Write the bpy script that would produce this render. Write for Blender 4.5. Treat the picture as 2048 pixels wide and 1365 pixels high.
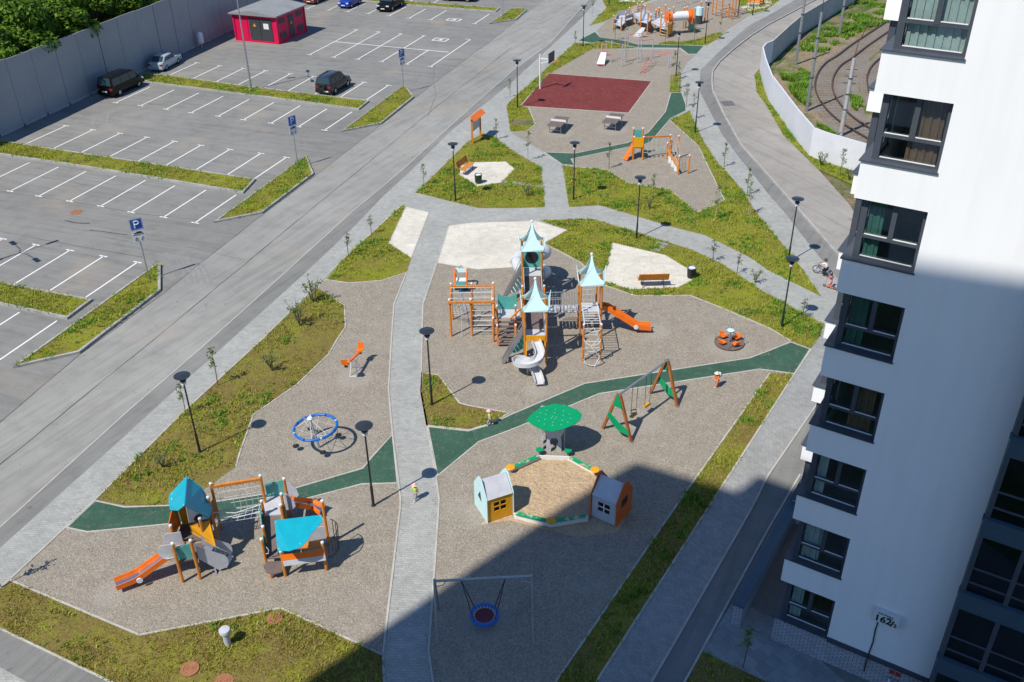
import bpy, bmesh, math, random
import numpy as np
from mathutils import Vector, Matrix
for o in list(bpy.data.objects): bpy.data.objects.remove(o)
sc = bpy.context.scene
COL = sc.collection
random.seed(7); RNG = np.random.default_rng(7)

# ---------------------------------------------------------------- camera
U = 4.35
F, TH, RO = 1892.56, 0.555868, -0.01488
CH = 6.28737*U
fw = Vector((0, math.cos(TH), -math.sin(TH))); rt = Vector((1, 0, 0)); up = rt.cross(fw)
RT = math.cos(RO)*rt+math.sin(RO)*up; UP = -math.sin(RO)*rt+math.cos(RO)*up
O = Vector((0, 0, CH))
cd = bpy.data.cameras.new('camera'); cam = bpy.data.objects.new('camera', cd); COL.objects.link(cam)
cd.sensor_width = 36; cd.lens = F*36/2048; cd.clip_start = .1; cd.clip_end = 2000
cam.matrix_world = Matrix((( RT.x, UP.x, -fw.x, O.x), (RT.y, UP.y, -fw.y, O.y), (RT.z, UP.z, -fw.z, O.z), (0, 0, 0, 1)))
sc.camera = cam
sc.render.resolution_x, sc.render.resolution_y = 1024, 682

# ---------------------------------------------------------------- sky, sun, exposure
SH = Vector((.531, .495))                      # shadow of one metre of height
EL = math.atan2(1, SH.length)
w = bpy.data.worlds.new('World'); sc.world = w; w.use_nodes = True
nt = w.node_tree; bg = nt.nodes['Background']
sky = nt.nodes.new('ShaderNodeTexSky'); sky.sky_type = 'NISHITA'; sky.sun_disc = False
sky.sun_elevation = EL; sky.sun_rotation = math.atan2(-SH.x, -SH.y)
sky.air_density = 1.0; sky.dust_density = 0; sky.ozone_density = 10.0
nt.links.new(sky.outputs[0], bg.inputs[0]); bg.inputs[1].default_value = .118
sl = bpy.data.lights.new('sun', 'SUN'); sl.energy = 4.5; sl.angle = math.radians(.53); sl.color = (1, .95, .845)
so = bpy.data.objects.new('sun', sl); COL.objects.link(so)
so.rotation_euler = Vector((SH.x, SH.y, -1)).to_track_quat('-Z', 'Y').to_euler(); so.location = (-60, -60, 90)
vs = sc.view_settings; vs.view_transform = 'Standard'; vs.look = 'None'; vs.gamma = 1; vs.exposure = .3
vs.use_curve_mapping = False

# ---------------------------------------------------------------- helpers
def ray(u, v): return fw+RT*((u-1024)/F)-UP*((v-682.5)/F)
def g(u, v, z=0.0):
    d = ray(u, v); return O+d*((z-CH)/d.z)
def hz(b, v):                                   # height above ground point b (world or pixel) that shows at row v
    p = g(*b) if len(b) == 2 else Vector(b)
    lo, hi = 0, 40
    for _ in range(40):
        m = (lo+hi)/2; d = Vector((p.x, p.y, m))-O
        if 682.5-F*d.dot(UP)/d.dot(fw) > v: lo = m
        else: hi = m
    return m
def lin(c):
    c /= 255
    return c/12.92 if c <= .04045 else ((c+.055)/1.055)**2.4
def rgb(r, gg, b, k=.8): return (lin(r)*k, lin(gg)*k, lin(b)*k)   # colour seen in full sun -> albedo

class MB:
    def __init__(s): s.v = []; s.f = []
    def add(s, vs, fs):
        n = len(s.v); s.v += [Vector(p) for p in vs]; s.f += [[i+n for i in f] for f in fs]; return s
    def hexa(s, c8): return s.add(c8, [(0, 3, 2, 1), (4, 5, 6, 7), (0, 1, 5, 4), (1, 2, 6, 5), (2, 3, 7, 6), (3, 0, 4, 7)])
    def box(s, c, sz, rz=0):
        c = Vector(c); a, b, h = sz[0]/2, sz[1]/2, sz[2]/2; R = Matrix.Rotation(rz, 3, 'Z')
        return s.hexa([c+R@Vector(p) for p in ((-a, -b, -h), (a, -b, -h), (a, b, -h), (-a, b, -h), (-a, -b, h), (a, -b, h), (a, b, h), (-a, b, h))])
    def beam(s, p, q, w, h=None):
        p, q = Vector(p), Vector(q); h = h or w; d = (q-p).normalized()
        x = d.cross(Vector((0, 0, 1)))
        if x.length < .05: x = Vector((1, 0, 0)); 
        x = (x-d*x.dot(d)).normalized(); y = x.cross(d)
        x = x*(w/2); y = y*(h/2)
        return s.hexa([p-x-y, p+x-y, p+x+y, p-x+y, q-x-y, q+x-y, q+x+y, q-x+y])
    def tube(s, pts, r, n=8, closed=False):
        pts = [Vector(p) for p in pts]; m = len(pts); rs = r if isinstance(r, (list, tuple)) else [r]*m
        n0 = len(s.v); prev = None
        for i, p in enumerate(pts):
            a = pts[i-1] if (i or closed) else p; b = pts[(i+1) % m] if (i < m-1 or closed) else p
            d = (b-a).normalized()
            if prev is None:
                x = d.cross(Vector((0, 0, 1)))
                if x.length < .05: x = d.cross(Vector((1, 0, 0)))
            else: x = prev-d*prev.dot(d)
            x.normalize(); prev = x; y = d.cross(x)
            for k in range(n):
                t = 2*math.pi*k/n; s.v.append(p+x*(rs[i]*math.cos(t))+y*(rs[i]*math.sin(t)))
        for i in range(m if closed else m-1):
            j = (i+1) % m
            for k in range(n):
                l = (k+1) % n; s.f.append([n0+i*n+k, n0+i*n+l, n0+j*n+l, n0+j*n+k])
        if not closed: s.f.append([n0+k for k in range(n)][::-1]); s.f.append([n0+(m-1)*n+k for k in range(n)])
        return s
    def panel(s, pts, th=.02):
        pts = [Vector(p) for p in pts]; nr = Vector((0, 0, 0)); m = len(pts)
        for i in range(m): nr += pts[i].cross(pts[(i+1) % m])
        nr.normalize(); h = nr*(th/2)
        return s.add([p-h for p in pts]+[p+h for p in pts], [list(range(m))[::-1], list(range(m, 2*m))]+[[i, (i+1) % m, m+(i+1) % m, m+i] for i in range(m)])
    def lathe(s, c, prof, n=20, top=True):
        c = Vector(c); n0 = len(s.v); m = len(prof)
        for r, z in prof:
            for k in range(n):
                t = 2*math.pi*k/n; s.v.append(c+Vector((r*math.cos(t), r*math.sin(t), z)))
        for i in range(m-1):
            for k in range(n):
                l = (k+1) % n; s.f.append([n0+i*n+k, n0+i*n+l, n0+(i+1)*n+l, n0+(i+1)*n+k])
        s.f.append([n0+k for k in range(n)][::-1])
        if top: s.f.append([n0+(m-1)*n+k for k in range(n)])
        return s
    def ball(s, c, r, n=10): return s.lathe(c, [(r*math.sin(t)+1e-4, -r*math.cos(t)) for t in [math.pi*i/6 for i in range(7)]], n)
    def chute(s, pts, wd, sh, th=.02, sidew=None):     # open U channel along a path (slides)
        pts = [Vector(p) for p in pts]; m = len(pts); n0 = len(s.v)
        for i, p in enumerate(pts):
            d = (pts[min(i+1, m-1)]-pts[max(i-1, 0)]).normalized(); x = d.cross(Vector((0, 0, 1))).normalized(); y = x.cross(d)
            for a, b in ((-wd/2-th, sh), (-wd/2-th, -th), (wd/2+th, -th), (wd/2+th, sh), (wd/2, sh), (wd/2*.8, .03), (-wd/2*.8, .03), (-wd/2, sh)): s.v.append(p+x*a+y*b)
        for i in range(m-1):
            for k in range(8):
                l = (k+1) % 8; s.f.append([n0+i*8+k, n0+i*8+l, n0+i*8+8+l, n0+i*8+8+k])
        s.f.append([n0+k for k in range(8)][::-1]); s.f.append([n0+(m-1)*8+k for k in range(8)])
        return s

WL = {}
def put(o, parent, loc=(0, 0, 0)):
    COL.objects.link(o); o.parent = parent; o.location = loc; return o
def root_of(o):
    while o.parent: o = o.parent
    return o
def mesh_obj(name, mb, m, parent=None, smooth=False, local=False):
    off = Vector((0, 0, 0)) if (parent is None or local) else root_of(parent).location
    me = bpy.data.meshes.new(name); me.from_pydata([tuple(p-off) for p in mb.v], [], mb.f); me.update()
    bm = bmesh.new(); bm.from_mesh(me); bmesh.ops.recalc_face_normals(bm, faces=bm.faces); bm.to_mesh(me); bm.free()
    if smooth:
        me.polygons.foreach_set('use_smooth', [True]*len(me.polygons))
        try: me.set_sharp_from_angle(angle=math.radians(40))
        except Exception: pass
    me.materials.append(m)
    return put(bpy.data.objects.new(name, me), parent)
def tag(o, label, cat, group=None):
    o['label'] = label; o['category'] = cat
    if group: o['group'] = group
    return o
def struct(o): o['kind'] = 'structure'; return o
def thing(name, label, cat, loc=(0, 0, 0), rz=0, group=None):
    o = bpy.data.objects.new(name, None); COL.objects.link(o); o.location = loc; o.rotation_euler = (0, 0, rz); o.empty_display_size = .3
    return tag(o, label, cat, group)
def dup(root, loc, rz=0, label=None, sc_=1):
    r = root.copy(); COL.objects.link(r); r.location = loc; r.rotation_euler = (0, 0, rz)
    if not isinstance(sc_, (int, float)): r.scale = sc_
    elif sc_ != 1: r.scale = (sc_, sc_, sc_)
    if label: r['label'] = label
    for ch in list(root.children):
        c = ch.copy(); COL.objects.link(c); c.parent = r
        for gch in list(ch.children):
            d = gch.copy(); COL.objects.link(d); d.parent = c
    return r

# ---------------------------------------------------------------- materials
class NT:
    def __init__(s, name):
        s.m = bpy.data.materials.new(name); s.m.use_nodes = True; s.t = s.m.node_tree; s.b = s.t.nodes['Principled BSDF']
        s.co = s.n('ShaderNodeTexCoord').outputs['Object']
    def n(s, k, **kw):
        x = s.t.nodes.new(k)
        for a, b in kw.items(): setattr(x, a, b)
        return x
    def l(s, a, b): s.t.links.new(a, b)
    def noise(s, scale, detail=3, rough=.55, vec=None, dist=0):
        x = s.n('ShaderNodeTexNoise'); x.inputs['Scale'].default_value = scale; x.inputs['Detail'].default_value = detail; x.inputs['Roughness'].default_value = rough
        x.inputs['Distortion'].default_value = dist
        s.l(vec or s.co, x.inputs['Vector']); return x.outputs['Fac']
    def ramp(s, fac, stops, inter='LINEAR'):
        r = s.n('ShaderNodeValToRGB'); r.color_ramp.interpolation = inter; e = r.color_ramp.elements
        while len(e) < len(stops): e.new(.5)
        for i, (p, c) in enumerate(stops):
            e[i].position = p; e[i].color = (*c, 1) if not isinstance(c, (int, float)) else (c, c, c, 1)
        s.l(fac, r.inputs[0]); return r.outputs[0]
    def mix(s, fac, a, b, mode='MIX'):
        x = s.n('ShaderNodeMix', data_type='RGBA', blend_type=mode)
        for v, i in ((fac, 0), (a, 6), (b, 7)):
            if isinstance(v, (int, float)): x.inputs[i].default_value = v if i == 0 else (v, v, v, 1)
            elif isinstance(v, tuple): x.inputs[i].default_value = (*v, 1)
            else: s.l(v, x.inputs[i])
        return x.outputs[2]
    def math(s, op, a, b):
        x = s.n('ShaderNodeMath', operation=op)
        for v, i in ((a, 0), (b, 1)):
            if isinstance(v, (int, float)): x.inputs[i].default_value = v
            else: s.l(v, x.inputs[i])
        return x.outputs[0]
    def bump(s, h, strength=.4, dist=.02):
        x = s.n('ShaderNodeBump'); x.inputs['Strength'].default_value = strength; x.inputs['Distance'].default_value = dist
        s.l(h, x.inputs['Height']); s.l(x.outputs[0], s.b.inputs['Normal'])
    def mapv(s, scale=(1, 1, 1), rot=0):
        x = s.n('ShaderNodeMapping'); x.inputs['Scale'].default_value = scale; x.inputs['Rotation'].default_value = (0, 0, rot)
        s.l(s.co, x.inputs['Vector']); return x.outputs[0]
    def mapt(s, scale=(1, 1, 1), rot=0):          # pattern stretched along a direction
        x = s.n('ShaderNodeMapping', vector_type='TEXTURE'); x.inputs['Scale'].default_value = scale; x.inputs['Rotation'].default_value = (0, 0, rot)
        s.l(s.co, x.inputs['Vector']); return x.outputs[0]
    def done(s, col, rough=.85, metal=0, spec=.3):
        if isinstance(col, tuple): s.b.inputs['Base Color'].default_value = (*col, 1)
        else: s.l(col, s.b.inputs['Base Color'])
        if isinstance(rough, (int, float)): s.b.inputs['Roughness'].default_value = rough
        else: s.l(rough, s.b.inputs['Roughness'])
        s.b.inputs['Metallic'].default_value = metal; s.b.inputs['Specular IOR Level'].default_value = spec
        return s.m
def scl(c, k): return tuple(min(1, x*k) for x in c)
def paint(name, c, rough=.45, var=.12, metal=0, scale=3, spec=.4, bump=0):
    t = NT(name); n1 = t.noise(scale, 4); n2 = t.noise(scale*9, 2)
    col = t.mix(1, t.ramp(n1, [(.3, scl(c, 1-var)), (.7, scl(c, 1+var*.6))]), t.ramp(n2, [(.35, 1-var*.6), (.6, 1.0)]), 'MULTIPLY')
    if bump: t.bump(n2, bump, .01)
    return t.done(col, rough, metal, spec)
def wood(name, c):
    t = NT(name); n1 = t.noise(1, 4, .6, t.mapv((14, 14, 1.5))); n2 = t.noise(2.5, 3)
    col = t.mix(1, t.ramp(n1, [(.3, scl(c, .72)), (.65, scl(c, 1.1))]), t.ramp(n2, [(.3, .85), (.7, 1.05)]), 'MULTIPLY')
    t.bump(n1, .25, .006); return t.done(col, .6, 0, .3)
M = {}
A70 = math.radians(70.5)
def ground_mats():
    # asphalt
    for nm, base, warm, sd_ in (('asphalt', (.272, .267, .248), 1, 61.5), ('asphalt_lot', (.214, .21, .197), 1, -20.5), ('asphalt_walk', (.202, .2, .19), 0, 61.5), ('asphalt_east', (.29, .272, .248), 1, 115)):
        t = NT(nm); big = t.noise(.09, 5, .6); mid = t.noise(.8, 5, .65); fine = t.noise(28, 3, .7)
        str_ = t.noise(1, 5, .62, t.mapt((9, .55, 1), math.radians(sd_)), .4); str2 = t.noise(1, 3, .6, t.mapt((4, .12, 1), math.radians(sd_)), .2)
        c = t.ramp(big, [(.3, scl(base, .86)), (.7, scl(base, 1.13))])
        c = t.mix(1, c, t.ramp(str_, [(.34, .86), (.5, 1.0), (.68, 1.07)]), 'MULTIPLY'); c = t.mix(1, c, t.ramp(str2, [(.3, .9), (.45, 1.0), (.7, 1.03)]), 'MULTIPLY')
        c = t.mix(1, c, t.ramp(mid, [(.28, .84), (.5, 1.0), (.75, 1.06)]), 'MULTIPLY')
        c = t.mix(1, c, t.ramp(fine, [(.3, .78), (.6, 1.06)]), 'MULTIPLY')
        sp = t.noise(1.7, 2, .5); c = t.mix(t.ramp(sp, [(.68, 0.0), (.75, .5)]), c, scl(base, .5))
        if warm:
            sd = t.noise(.16, 4, .6); c = t.mix(t.ramp(sd, [(.56, 0.0), (.72, .55)]), c, (.3, .26, .21))
        t.bump(fine, .35, .01); M[nm] = t.done(c, .92, 0, .25)
    # pavers
    def pav(nm, base, bw, bh, rot, joint=.6, var=.08, big_=.1):
        t = NT(nm); v = t.mapv((1, 1, 1), rot); b = t.n('ShaderNodeTexBrick'); t.l(v, b.inputs['Vector'])
        b.inputs['Scale'].default_value = 1; b.inputs['Brick Width'].default_value = bw; b.inputs['Row Height'].default_value = bh
        b.inputs['Mortar Size'].default_value = .006; b.inputs['Mortar Smooth'].default_value = .3
        b.inputs['Color1'].default_value = (*scl(base, 1-var), 1); b.inputs['Color2'].default_value = (*scl(base, 1+var), 1); b.inputs['Mortar'].default_value = (*scl(base, joint), 1)
        big = t.noise(.35, 5, .65); fine = t.noise(20, 3, .6); mid = t.noise(2.2, 4, .7)
        c = t.mix(1, b.outputs[0], t.ramp(big, [(.3, 1-big_), (.7, 1+big_)]), 'MULTIPLY')
        c = t.mix(1, c, t.ramp(mid, [(.35, .9), (.6, 1.04)]), 'MULTIPLY'); c = t.mix(1, c, t.ramp(fine, [(.3, .86), (.6, 1.03)]), 'MULTIPLY')
        t.bump(t.math('SUBTRACT', fine, b.outputs['Fac']), .3, .008); M[nm] = t.done(c, .9, 0, .25)
    pav('pavers', (.335, .338, .318), .24, .12, math.radians(5))
    pav('pavers_east', (.29, .292, .284), .24, .12, math.radians(57))
    pav('pad_white', (.575, .54, .465), .6, .3, math.radians(12), .82, .05, .1)
    pav('slab_grey', (.26, .27, .27), .5, .5, math.radians(-33), .7, .14)
    # gravel
    t = NT('gravel'); big = t.noise(.22, 4, .6); mid = t.noise(1.6, 4, .6); st = t.noise(24, 2, .6); st2 = t.noise(11, 3, .6)
    vo = t.n('ShaderNodeTexVoronoi'); vo.inputs['Scale'].default_value = 17; t.l(t.co, vo.inputs['Vector'])
    c = t.ramp(st, [(.25, (.195, .168, .134)), (.48, (.295, .258, .208)), (.72, (.425, .378, .312))])
    c = t.mix(.45, c, t.ramp(vo.outputs['Color'], [(.1, (.19, .163, .13)), (.5, (.29, .254, .205)), (.9, (.44, .395, .328))]))
    c = t.mix(1, c, t.ramp(st2, [(.3, .76), (.65, .98)]), 'MULTIPLY')
    c = t.mix(1, c, t.ramp(mid, [(.3, .9), (.7, 1.08)]), 'MULTIPLY'); c = t.mix(t.ramp(big, [(.55, 0.0), (.75, .35)]), c, (.34, .31, .275))
    for wx_, wy_, wr_ in ((11.7, 43.2, 2.1), (6.2, 36.6, 1.7), (-9.0, 34.8, 2.2), (-8.2, 40.6, 1.6), (-1.1, 24.2, 1.5), (1.2, 39.3, 1.1), (8.0, 44.8, 1.3), (-15.6, 26.0, 1.2), (8.8, 78, 2.2), (4.2, 77.5, 2.2), (-8.0, 30.4, 1.1)):
        dn = t.n('ShaderNodeVectorMath', operation='DISTANCE'); t.l(t.co, dn.inputs[0]); dn.inputs[1].default_value = (wx_, wy_, .01)
        c = t.mix(t.ramp(t.math('ADD', t.math('DIVIDE', dn.outputs['Value'], wr_), t.math('MULTIPLY', mid, .6)), [(.75, .5), (1.25, 0.0)]), c, t.ramp(st, [(.3, (.27, .245, .215)), (.7, (.39, .36, .32))]))
    t.bump(t.math('ADD', st, t.math('MULTIPLY', vo.outputs['Distance'], -.9)), .55, .04); M['gravel'] = t.done(c, .95, 0, .2)
    # soil under the grass
    for lnm, lo_, hi_ in (('lawn', .4, .54), ('lawn_dry', .48, .64)):
     t = NT(lnm); a = t.noise(.55, 5, .65); b = t.noise(2.6, 5, .7); f = t.noise(16, 3, .7); d = t.noise(.23, 3, .5)
     gr = t.ramp(f, [(.3, (.085, .108, .006)), (.55, (.2, .22, .016)), (.75, (.32, .33, .035))])
     br = t.ramp(f, [(.3, (.085, .062, .02)), (.55, (.175, .132, .042)), (.75, (.29, .225, .085))])
     c = t.mix(t.ramp(t.mix(.5, a, b), [(lo_, 0.95), (hi_, .05)]), gr, br)
     c = t.mix(t.ramp(d, [(.5, 0.0), (.7, .3)]), c, (.3, .28, .045))
     t.bump(t.mix(.5, f, b), .7, .05); M[lnm] = t.done(c, .95, 0, .15)
    # rubber / court
    for nm, c0 in (('rubber_green', (.036, .088, .06)), ('rubber_red', (.15, .03, .028))):
        t = NT(nm); f = t.noise(34, 2, .6); a = t.noise(.6, 5, .6); s = t.noise(2.6, 4, .7)
        c = t.mix(1, t.ramp(f, [(.3, scl(c0, .68)), (.65, scl(c0, 1.3))]), t.ramp(a, [(.3, .86), (.7, 1.14)]), 'MULTIPLY')
        c = t.mix(t.ramp(s, [(.52, 0.0), (.8, .38)]), c, (.22, .185, .145)); t.bump(f, .4, .01); M[nm] = t.done(c, .9, 0, .2)
    t = NT('sand'); f = t.noise(14, 4, .7); a = t.noise(2.0, 4, .6); fp = t.noise(5, 3, .6)
    c = t.mix(1, t.ramp(f, [(.3, (.3, .215, .13)), (.65, (.5, .375, .245))]), t.ramp(a, [(.3, .88), (.7, 1.1)]), 'MULTIPLY')
    t.bump(fp, 1, .12); M['sand'] = t.done(c, .95, 0, .15)
    t = NT('ballast'); f = t.noise(9, 3, .7); a = t.noise(.5, 4, .6)
    c = t.mix(t.ramp(a, [(.45, 0.0), (.65, .8)]), t.ramp(f, [(.3, (.12, .105, .09)), (.65, (.32, .29, .255))]), t.ramp(f, [(.3, (.13, .09, .055)), (.7, (.3, .22, .14))]))
    t.bump(f, 1, .12); M['ballast'] = t.done(c, .95, 0, .2)
    t = NT('soil'); f = t.noise(4, 5, .7); a = t.noise(.35, 4, .6)
    c = t.mix(t.ramp(a, [(.42, 1.0), (.6, 0.0)]), t.ramp(f, [(.3, (.15, .105, .066)), (.7, (.36, .27, .18))]), t.ramp(f, [(.3, (.035, .075, .015)), (.7, (.12, .19, .045))]))
    t.bump(f, 1, .25); M['soil'] = t.done(c, .95, 0, .15)
    t = NT('embankment'); f = t.noise(3.5, 5, .7); a = t.noise(.3, 4, .6); c = t.mix(t.ramp(a, [(.36, 1.0), (.5, 0.0)]), t.ramp(f, [(.3, (.17, .122, .078)), (.7, (.42, .33, .23))]), t.ramp(f, [(.3, (.06, .09, .02)), (.7, (.17, .21, .06))])); t.bump(f, 1, .25); M['embankment'] = t.done(c, .95, 0, .15)
    M['kerb'] = paint('kerb', (.36, .355, .34), .9, .18, 0, 1.2, .2, .4)
    M['edging'] = paint('edging', (.43, .41, .37), .9, .15, 0, 1.5, .2, .3)
    # road paint, worn
    t = NT('road_paint'); f = t.noise(9, 4, .7); a = t.noise(.9, 3, .6)
    t.b.inputs['Alpha'].default_value = 1
    c = t.mix(t.ramp(t.mix(.4, f, a), [(.3, .7), (.42, 0.0)]), (.7, .7, .68), (.32, .315, .3)); M['road_paint'] = t.done(c, .8, 0, .25)
ground_mats()
def leafmat(nm, a, b, tr=.25):
    t = NT(nm); gi = t.n('ShaderNodeNewGeometry'); n1 = t.noise(.7, 3)
    c = t.mix(t.ramp(t.mix(.5, gi.outputs['Random Per Island'], n1), [(.3, 0.0), (.7, 1.0)]), a, b)
    t.l(c, t.b.inputs['Base Color']); t.b.inputs['Roughness'].default_value = .6; t.b.inputs['Specular IOR Level'].default_value = .25
    ts = t.n('ShaderNodeBsdfTranslucent'); t.l(c, ts.inputs[0]); mx = t.n('ShaderNodeMixShader'); mx.inputs[0].default_value = tr
    t.l(t.b.outputs[0], mx.inputs[1]); t.l(ts.outputs[0], mx.inputs[2]); t.l(mx.outputs[0], t.t.nodes['Material Output'].inputs[0]); return t.m
M['blade'] = leafmat('grass_blades', (.19, .225, .022), (.38, .40, .06))
M['blade_dry'] = leafmat('dry_blades', (.17, .135, .026), (.33, .27, .06)); M['blade_fresh'] = leafmat('fresh_blades', (.09, .19, .015), (.22, .36, .04))
M['leaf'] = leafmat('tree_leaves', (.03, .085, .008), (.2, .34, .03), .4)
M['leaf_young'] = leafmat('young_leaves', (.09, .15, .035), (.22, .29, .09), .35)
M['leaf_dark'] = leafmat('dark_leaves', (.05, .075, .025), (.12, .15, .05), .25)
M['bark'] = wood('bark', (.16, .125, .09)); M['bark_pale'] = wood('bark_pale', (.42, .4, .36))
M['wood'] = wood('orange_timber', (.62, .225, .04)); M['wood_dark'] = wood('brown_timber', (.36, .12, .035))
M['orange'] = paint('orange_plastic', (.83, .17, .012), .3, .1); M['yellow'] = paint('yellow_panel', rgb(246, 172, 22), .4, .1)
M['teal'] = paint('teal_panel', rgb(92, 184, 178), .4, .1); M['teal_pale'] = paint('pale_teal_panel', (.53, .735, .75), .4, .05)
M['teal_roof'] = paint('teal_roof_panel', rgb(0, 172, 196), .4, .1); M['grey_panel'] = paint('grey_panel', rgb(204, 205, 212), .45, .1)
M['white'] = paint('white_paint', rgb(238, 238, 238), .5, .05); M['green'] = paint('green_panel', rgb(8, 160, 102), .35, .1)
M['deck'] = paint('brown_deck', rgb(120, 104, 100), .7, .15, 0, 4); M['steel'] = paint('galvanised_steel', (.42, .44, .46), .42, .12, .7)
M['pipe'] = paint('grey_pipe', (.45, .46, .48), .4, .08, .2); M['black'] = paint('black_paint', (.018, .019, .021), .4, .1)
M['rope'] = paint('pale_rope', (.55, .56, .58), .8, .15); M['chute'] = paint('grey_chute', rgb(212, 214, 218), .3, .1)
M['steel_bed'] = paint('steel_slide_bed', (.55, .56, .6), .22, .08, .9); M['redpipe'] = paint('red_pipe', rgb(226, 84, 88), .4, .08)
M['blue'] = paint('blue_rope', rgb(22, 112, 200), .4, .08); M['rust'] = paint('rusty_iron', (.33, .145, .075), .8, .2, 0, 5, .2, .3)
M['concrete'] = paint('concrete', (.4, .395, .385), .9, .15, 0, .8, .2, .3); M['fence_panel'] = paint('grey_fence_panel', (.3, .31, .32), .6, .07, 0, .5)
M['barrier'] = paint('white_barrier', (.62, .63, .66), .6, .06, 0, .5); M['crimson'] = paint('crimson_wall', rgb(226, 14, 82), .5, .08)
M['dark_door'] = paint('graphite_metal', (.045, .05, .055), .5, .12); M['roof_grey'] = paint('grey_roof', (.24, .25, .25), .7, .12, 0, .8)
M['navy'] = paint('graphite_frame', (.062, .072, .09), .4, .1); M['navy2'] = paint('blue_grey_panel', (.05, .085, .12), .45, .1)
M['signblue'] = paint('sign_blue', (.008, .09, .42), .4, .05); M['sign_text'] = paint('sign_black', (.015, .015, .015), .6, .05)
t = NT('white_stucco'); a = t.noise(1, 5, .6, t.mapt((.35, .35, 4.5))); b = t.noise(.35, 4, .6); f = t.noise(45, 2, .6); sc_ = t.noise(3.5, 3, .6)
c = t.mix(1, t.ramp(a, [(.34, (.775, .775, .78)), (.55, (.80, .80, .81))]), t.ramp(b, [(.3, .965), (.7, 1.0)]), 'MULTIPLY'); c = t.mix(t.ramp(sc_, [(.76, 0.0), (.8, .25)]), c, (.5, .5, .5)); t.bump(f, .15, .008); M['stucco'] = t.done(c, .9, 0, .15)
M['rust_orange'] = paint('deep_orange_panel', (.66, .13, .015), .4, .1)
t = NT('scuffed_green'); f = t.noise(3.2, 5, .7); M['green_scuff'] = t.done(t.mix(t.ramp(f, [(.54, 0.0), (.57, 1.0)]), rgb(8, 160, 102), (.45, .38, .27)), .6)
# ================================================================ GROUND
def sheet(name, px, z, mat, world=False):
    pts = [Vector((p[0], p[1], z)) if world else g(p[0], p[1], 0)+Vector((0, 0, z)) for p in px]
    b = MB(); b.add(pts, [list(range(len(pts)))])
    o = mesh_obj(name, b, M[mat])
    me = o.data
    if me.polygons[0].normal.z < 0: me.flip_normals()
    return struct(o)
def strip(name, px, w, z0, z1, mat, closed=False, world=False, off=0):
    """kerb: a solid strip along a line, mitred at the corners"""
    P = [Vector((p[0], p[1], 0)) if world else g(p[0], p[1]) for p in px]; n = len(P); b = MB(); L = []
    if closed and sum(P[i].x*P[(i+1) % n].y-P[(i+1) % n].x*P[i].y for i in range(n)) < 0: P.reverse()
    for i, p in enumerate(P):
        a = P[i-1] if (i or closed) else None; c = P[(i+1) % n] if (i < n-1 or closed) else None
        d1 = (p-a).normalized() if a else None; d2 = (c-p).normalized() if c else None
        d1 = d1 or d2; d2 = d2 or d1
        n1 = Vector((-d1.y, d1.x, 0)); n2 = Vector((-d2.y, d2.x, 0)); m = n1+n2
        m = m/max(.35, m.dot(n1)) if m.length > .1 else n1
        L.append((p+m*off, p+m*(off+w)))
    for i in range(n if closed else n-1):
        (a, b_), (c, d) = L[i], L[(i+1) % n]; z = Vector((0, 0, 1))
        b.hexa([a+z*z0, c+z*z0, d+z*z0, b_+z*z0, a+z*z1, c+z*z1, d+z*z1, b_+z*z1])
    return struct(mesh_obj(name, b, M[mat]))

struct(mesh_obj('ground', MB().add([(-350, -200, -.05), (350, -200, -.05), (350, 500, -.05), (-350, 500, -.05)], [[0, 1, 2, 3]]), M['soil']))
kerbL = [(1330, -120), (1260, -75), (1176, 0), (1099, 87), (1024, 142), (922, 232), (804, 340), (702, 425), (512, 597), (397, 700), (255, 822), (37, 1020), (-200, 1235), (-500, 1500)]
stripR = [(1360, -120), (1280, -75), (1195, 0), (1160, 40), (1100, 95), (1024, 165), (902, 262), (824, 340), (762, 397), (712, 450), (612, 545), (532, 617), (462, 680), (360, 772), (225, 895), (85, 1020), (-150, 1232), (-440, 1500)]
seamA = [(1240, -120), (1130, -30), (1024, 50), (862, 172), (749, 260), (657, 332), (512, 440), (397, 530), (330, 585), (157, 712), (0, 845), (-300, 1090), (-700, 1420)]
sheet('road', kerbL+seamA[::-1], 0, 'asphalt')
sheet('parking_lot', seamA+[(-1400, 1420), (-1500, 925), (-700, 600), (0, 276), (470, 60), (600, 0), (760, -72), (900, -130)], 0, 'asphalt_lot')
sheet('asphalt_walk', kerbL+stripR[::-1], .004, 'asphalt_walk')
strip('kerb', kerbL, .07, 0, .012, 'edging')
kerbE = [(1800, -95), (1750, -70), (1631, 0), (1536, 50), (1500, 73), (1465, 100), (1437, 125), (1424, 143), (1422, 163), (1424, 184), (1445, 229), (1480, 292), (1536, 355), (1598, 425), (1676, 515), (1760, 612), (1860, 720)]
stripE = [(1750, -110), (1690, -70), (1590, 0), (1536, 32), (1500, 50), (1465, 80), (1432, 110), (1401, 141), (1399, 170), (1400, 184), (1412, 208), (1445, 271), (1480, 318), (1499, 340), (1536, 388), (1571, 428), (1623, 495), (1676, 560), (1745, 650)]
# yard under and around the tower, then the east road and its walk
sheet('yard', [(1676, 545), (1640, 800), (1536, 952), (1303, 1365), (1200, 1530), (1500, 2100), (2700, 2100), (2700, 700), (1900, 500)], -.004, 'asphalt_walk')
sheet('east_road', kerbE+[(1900, 690), (1780, 560), (1701, 412), (1636, 339), (1568, 272), (1536, 216), (1514, 185), (1509, 150), (1519, 138), (1540, 127), (1575, 92), (1600, 70), (1661, 32), (1721, 0), (1800, -42), (1900, -90)], 0, 'asphalt_east')
sheet('asphalt_walk', kerbE+stripE[::-1], .004, 'asphalt_walk')
strip('kerb', kerbE, .15, -.01, .13, 'kerb')
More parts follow.
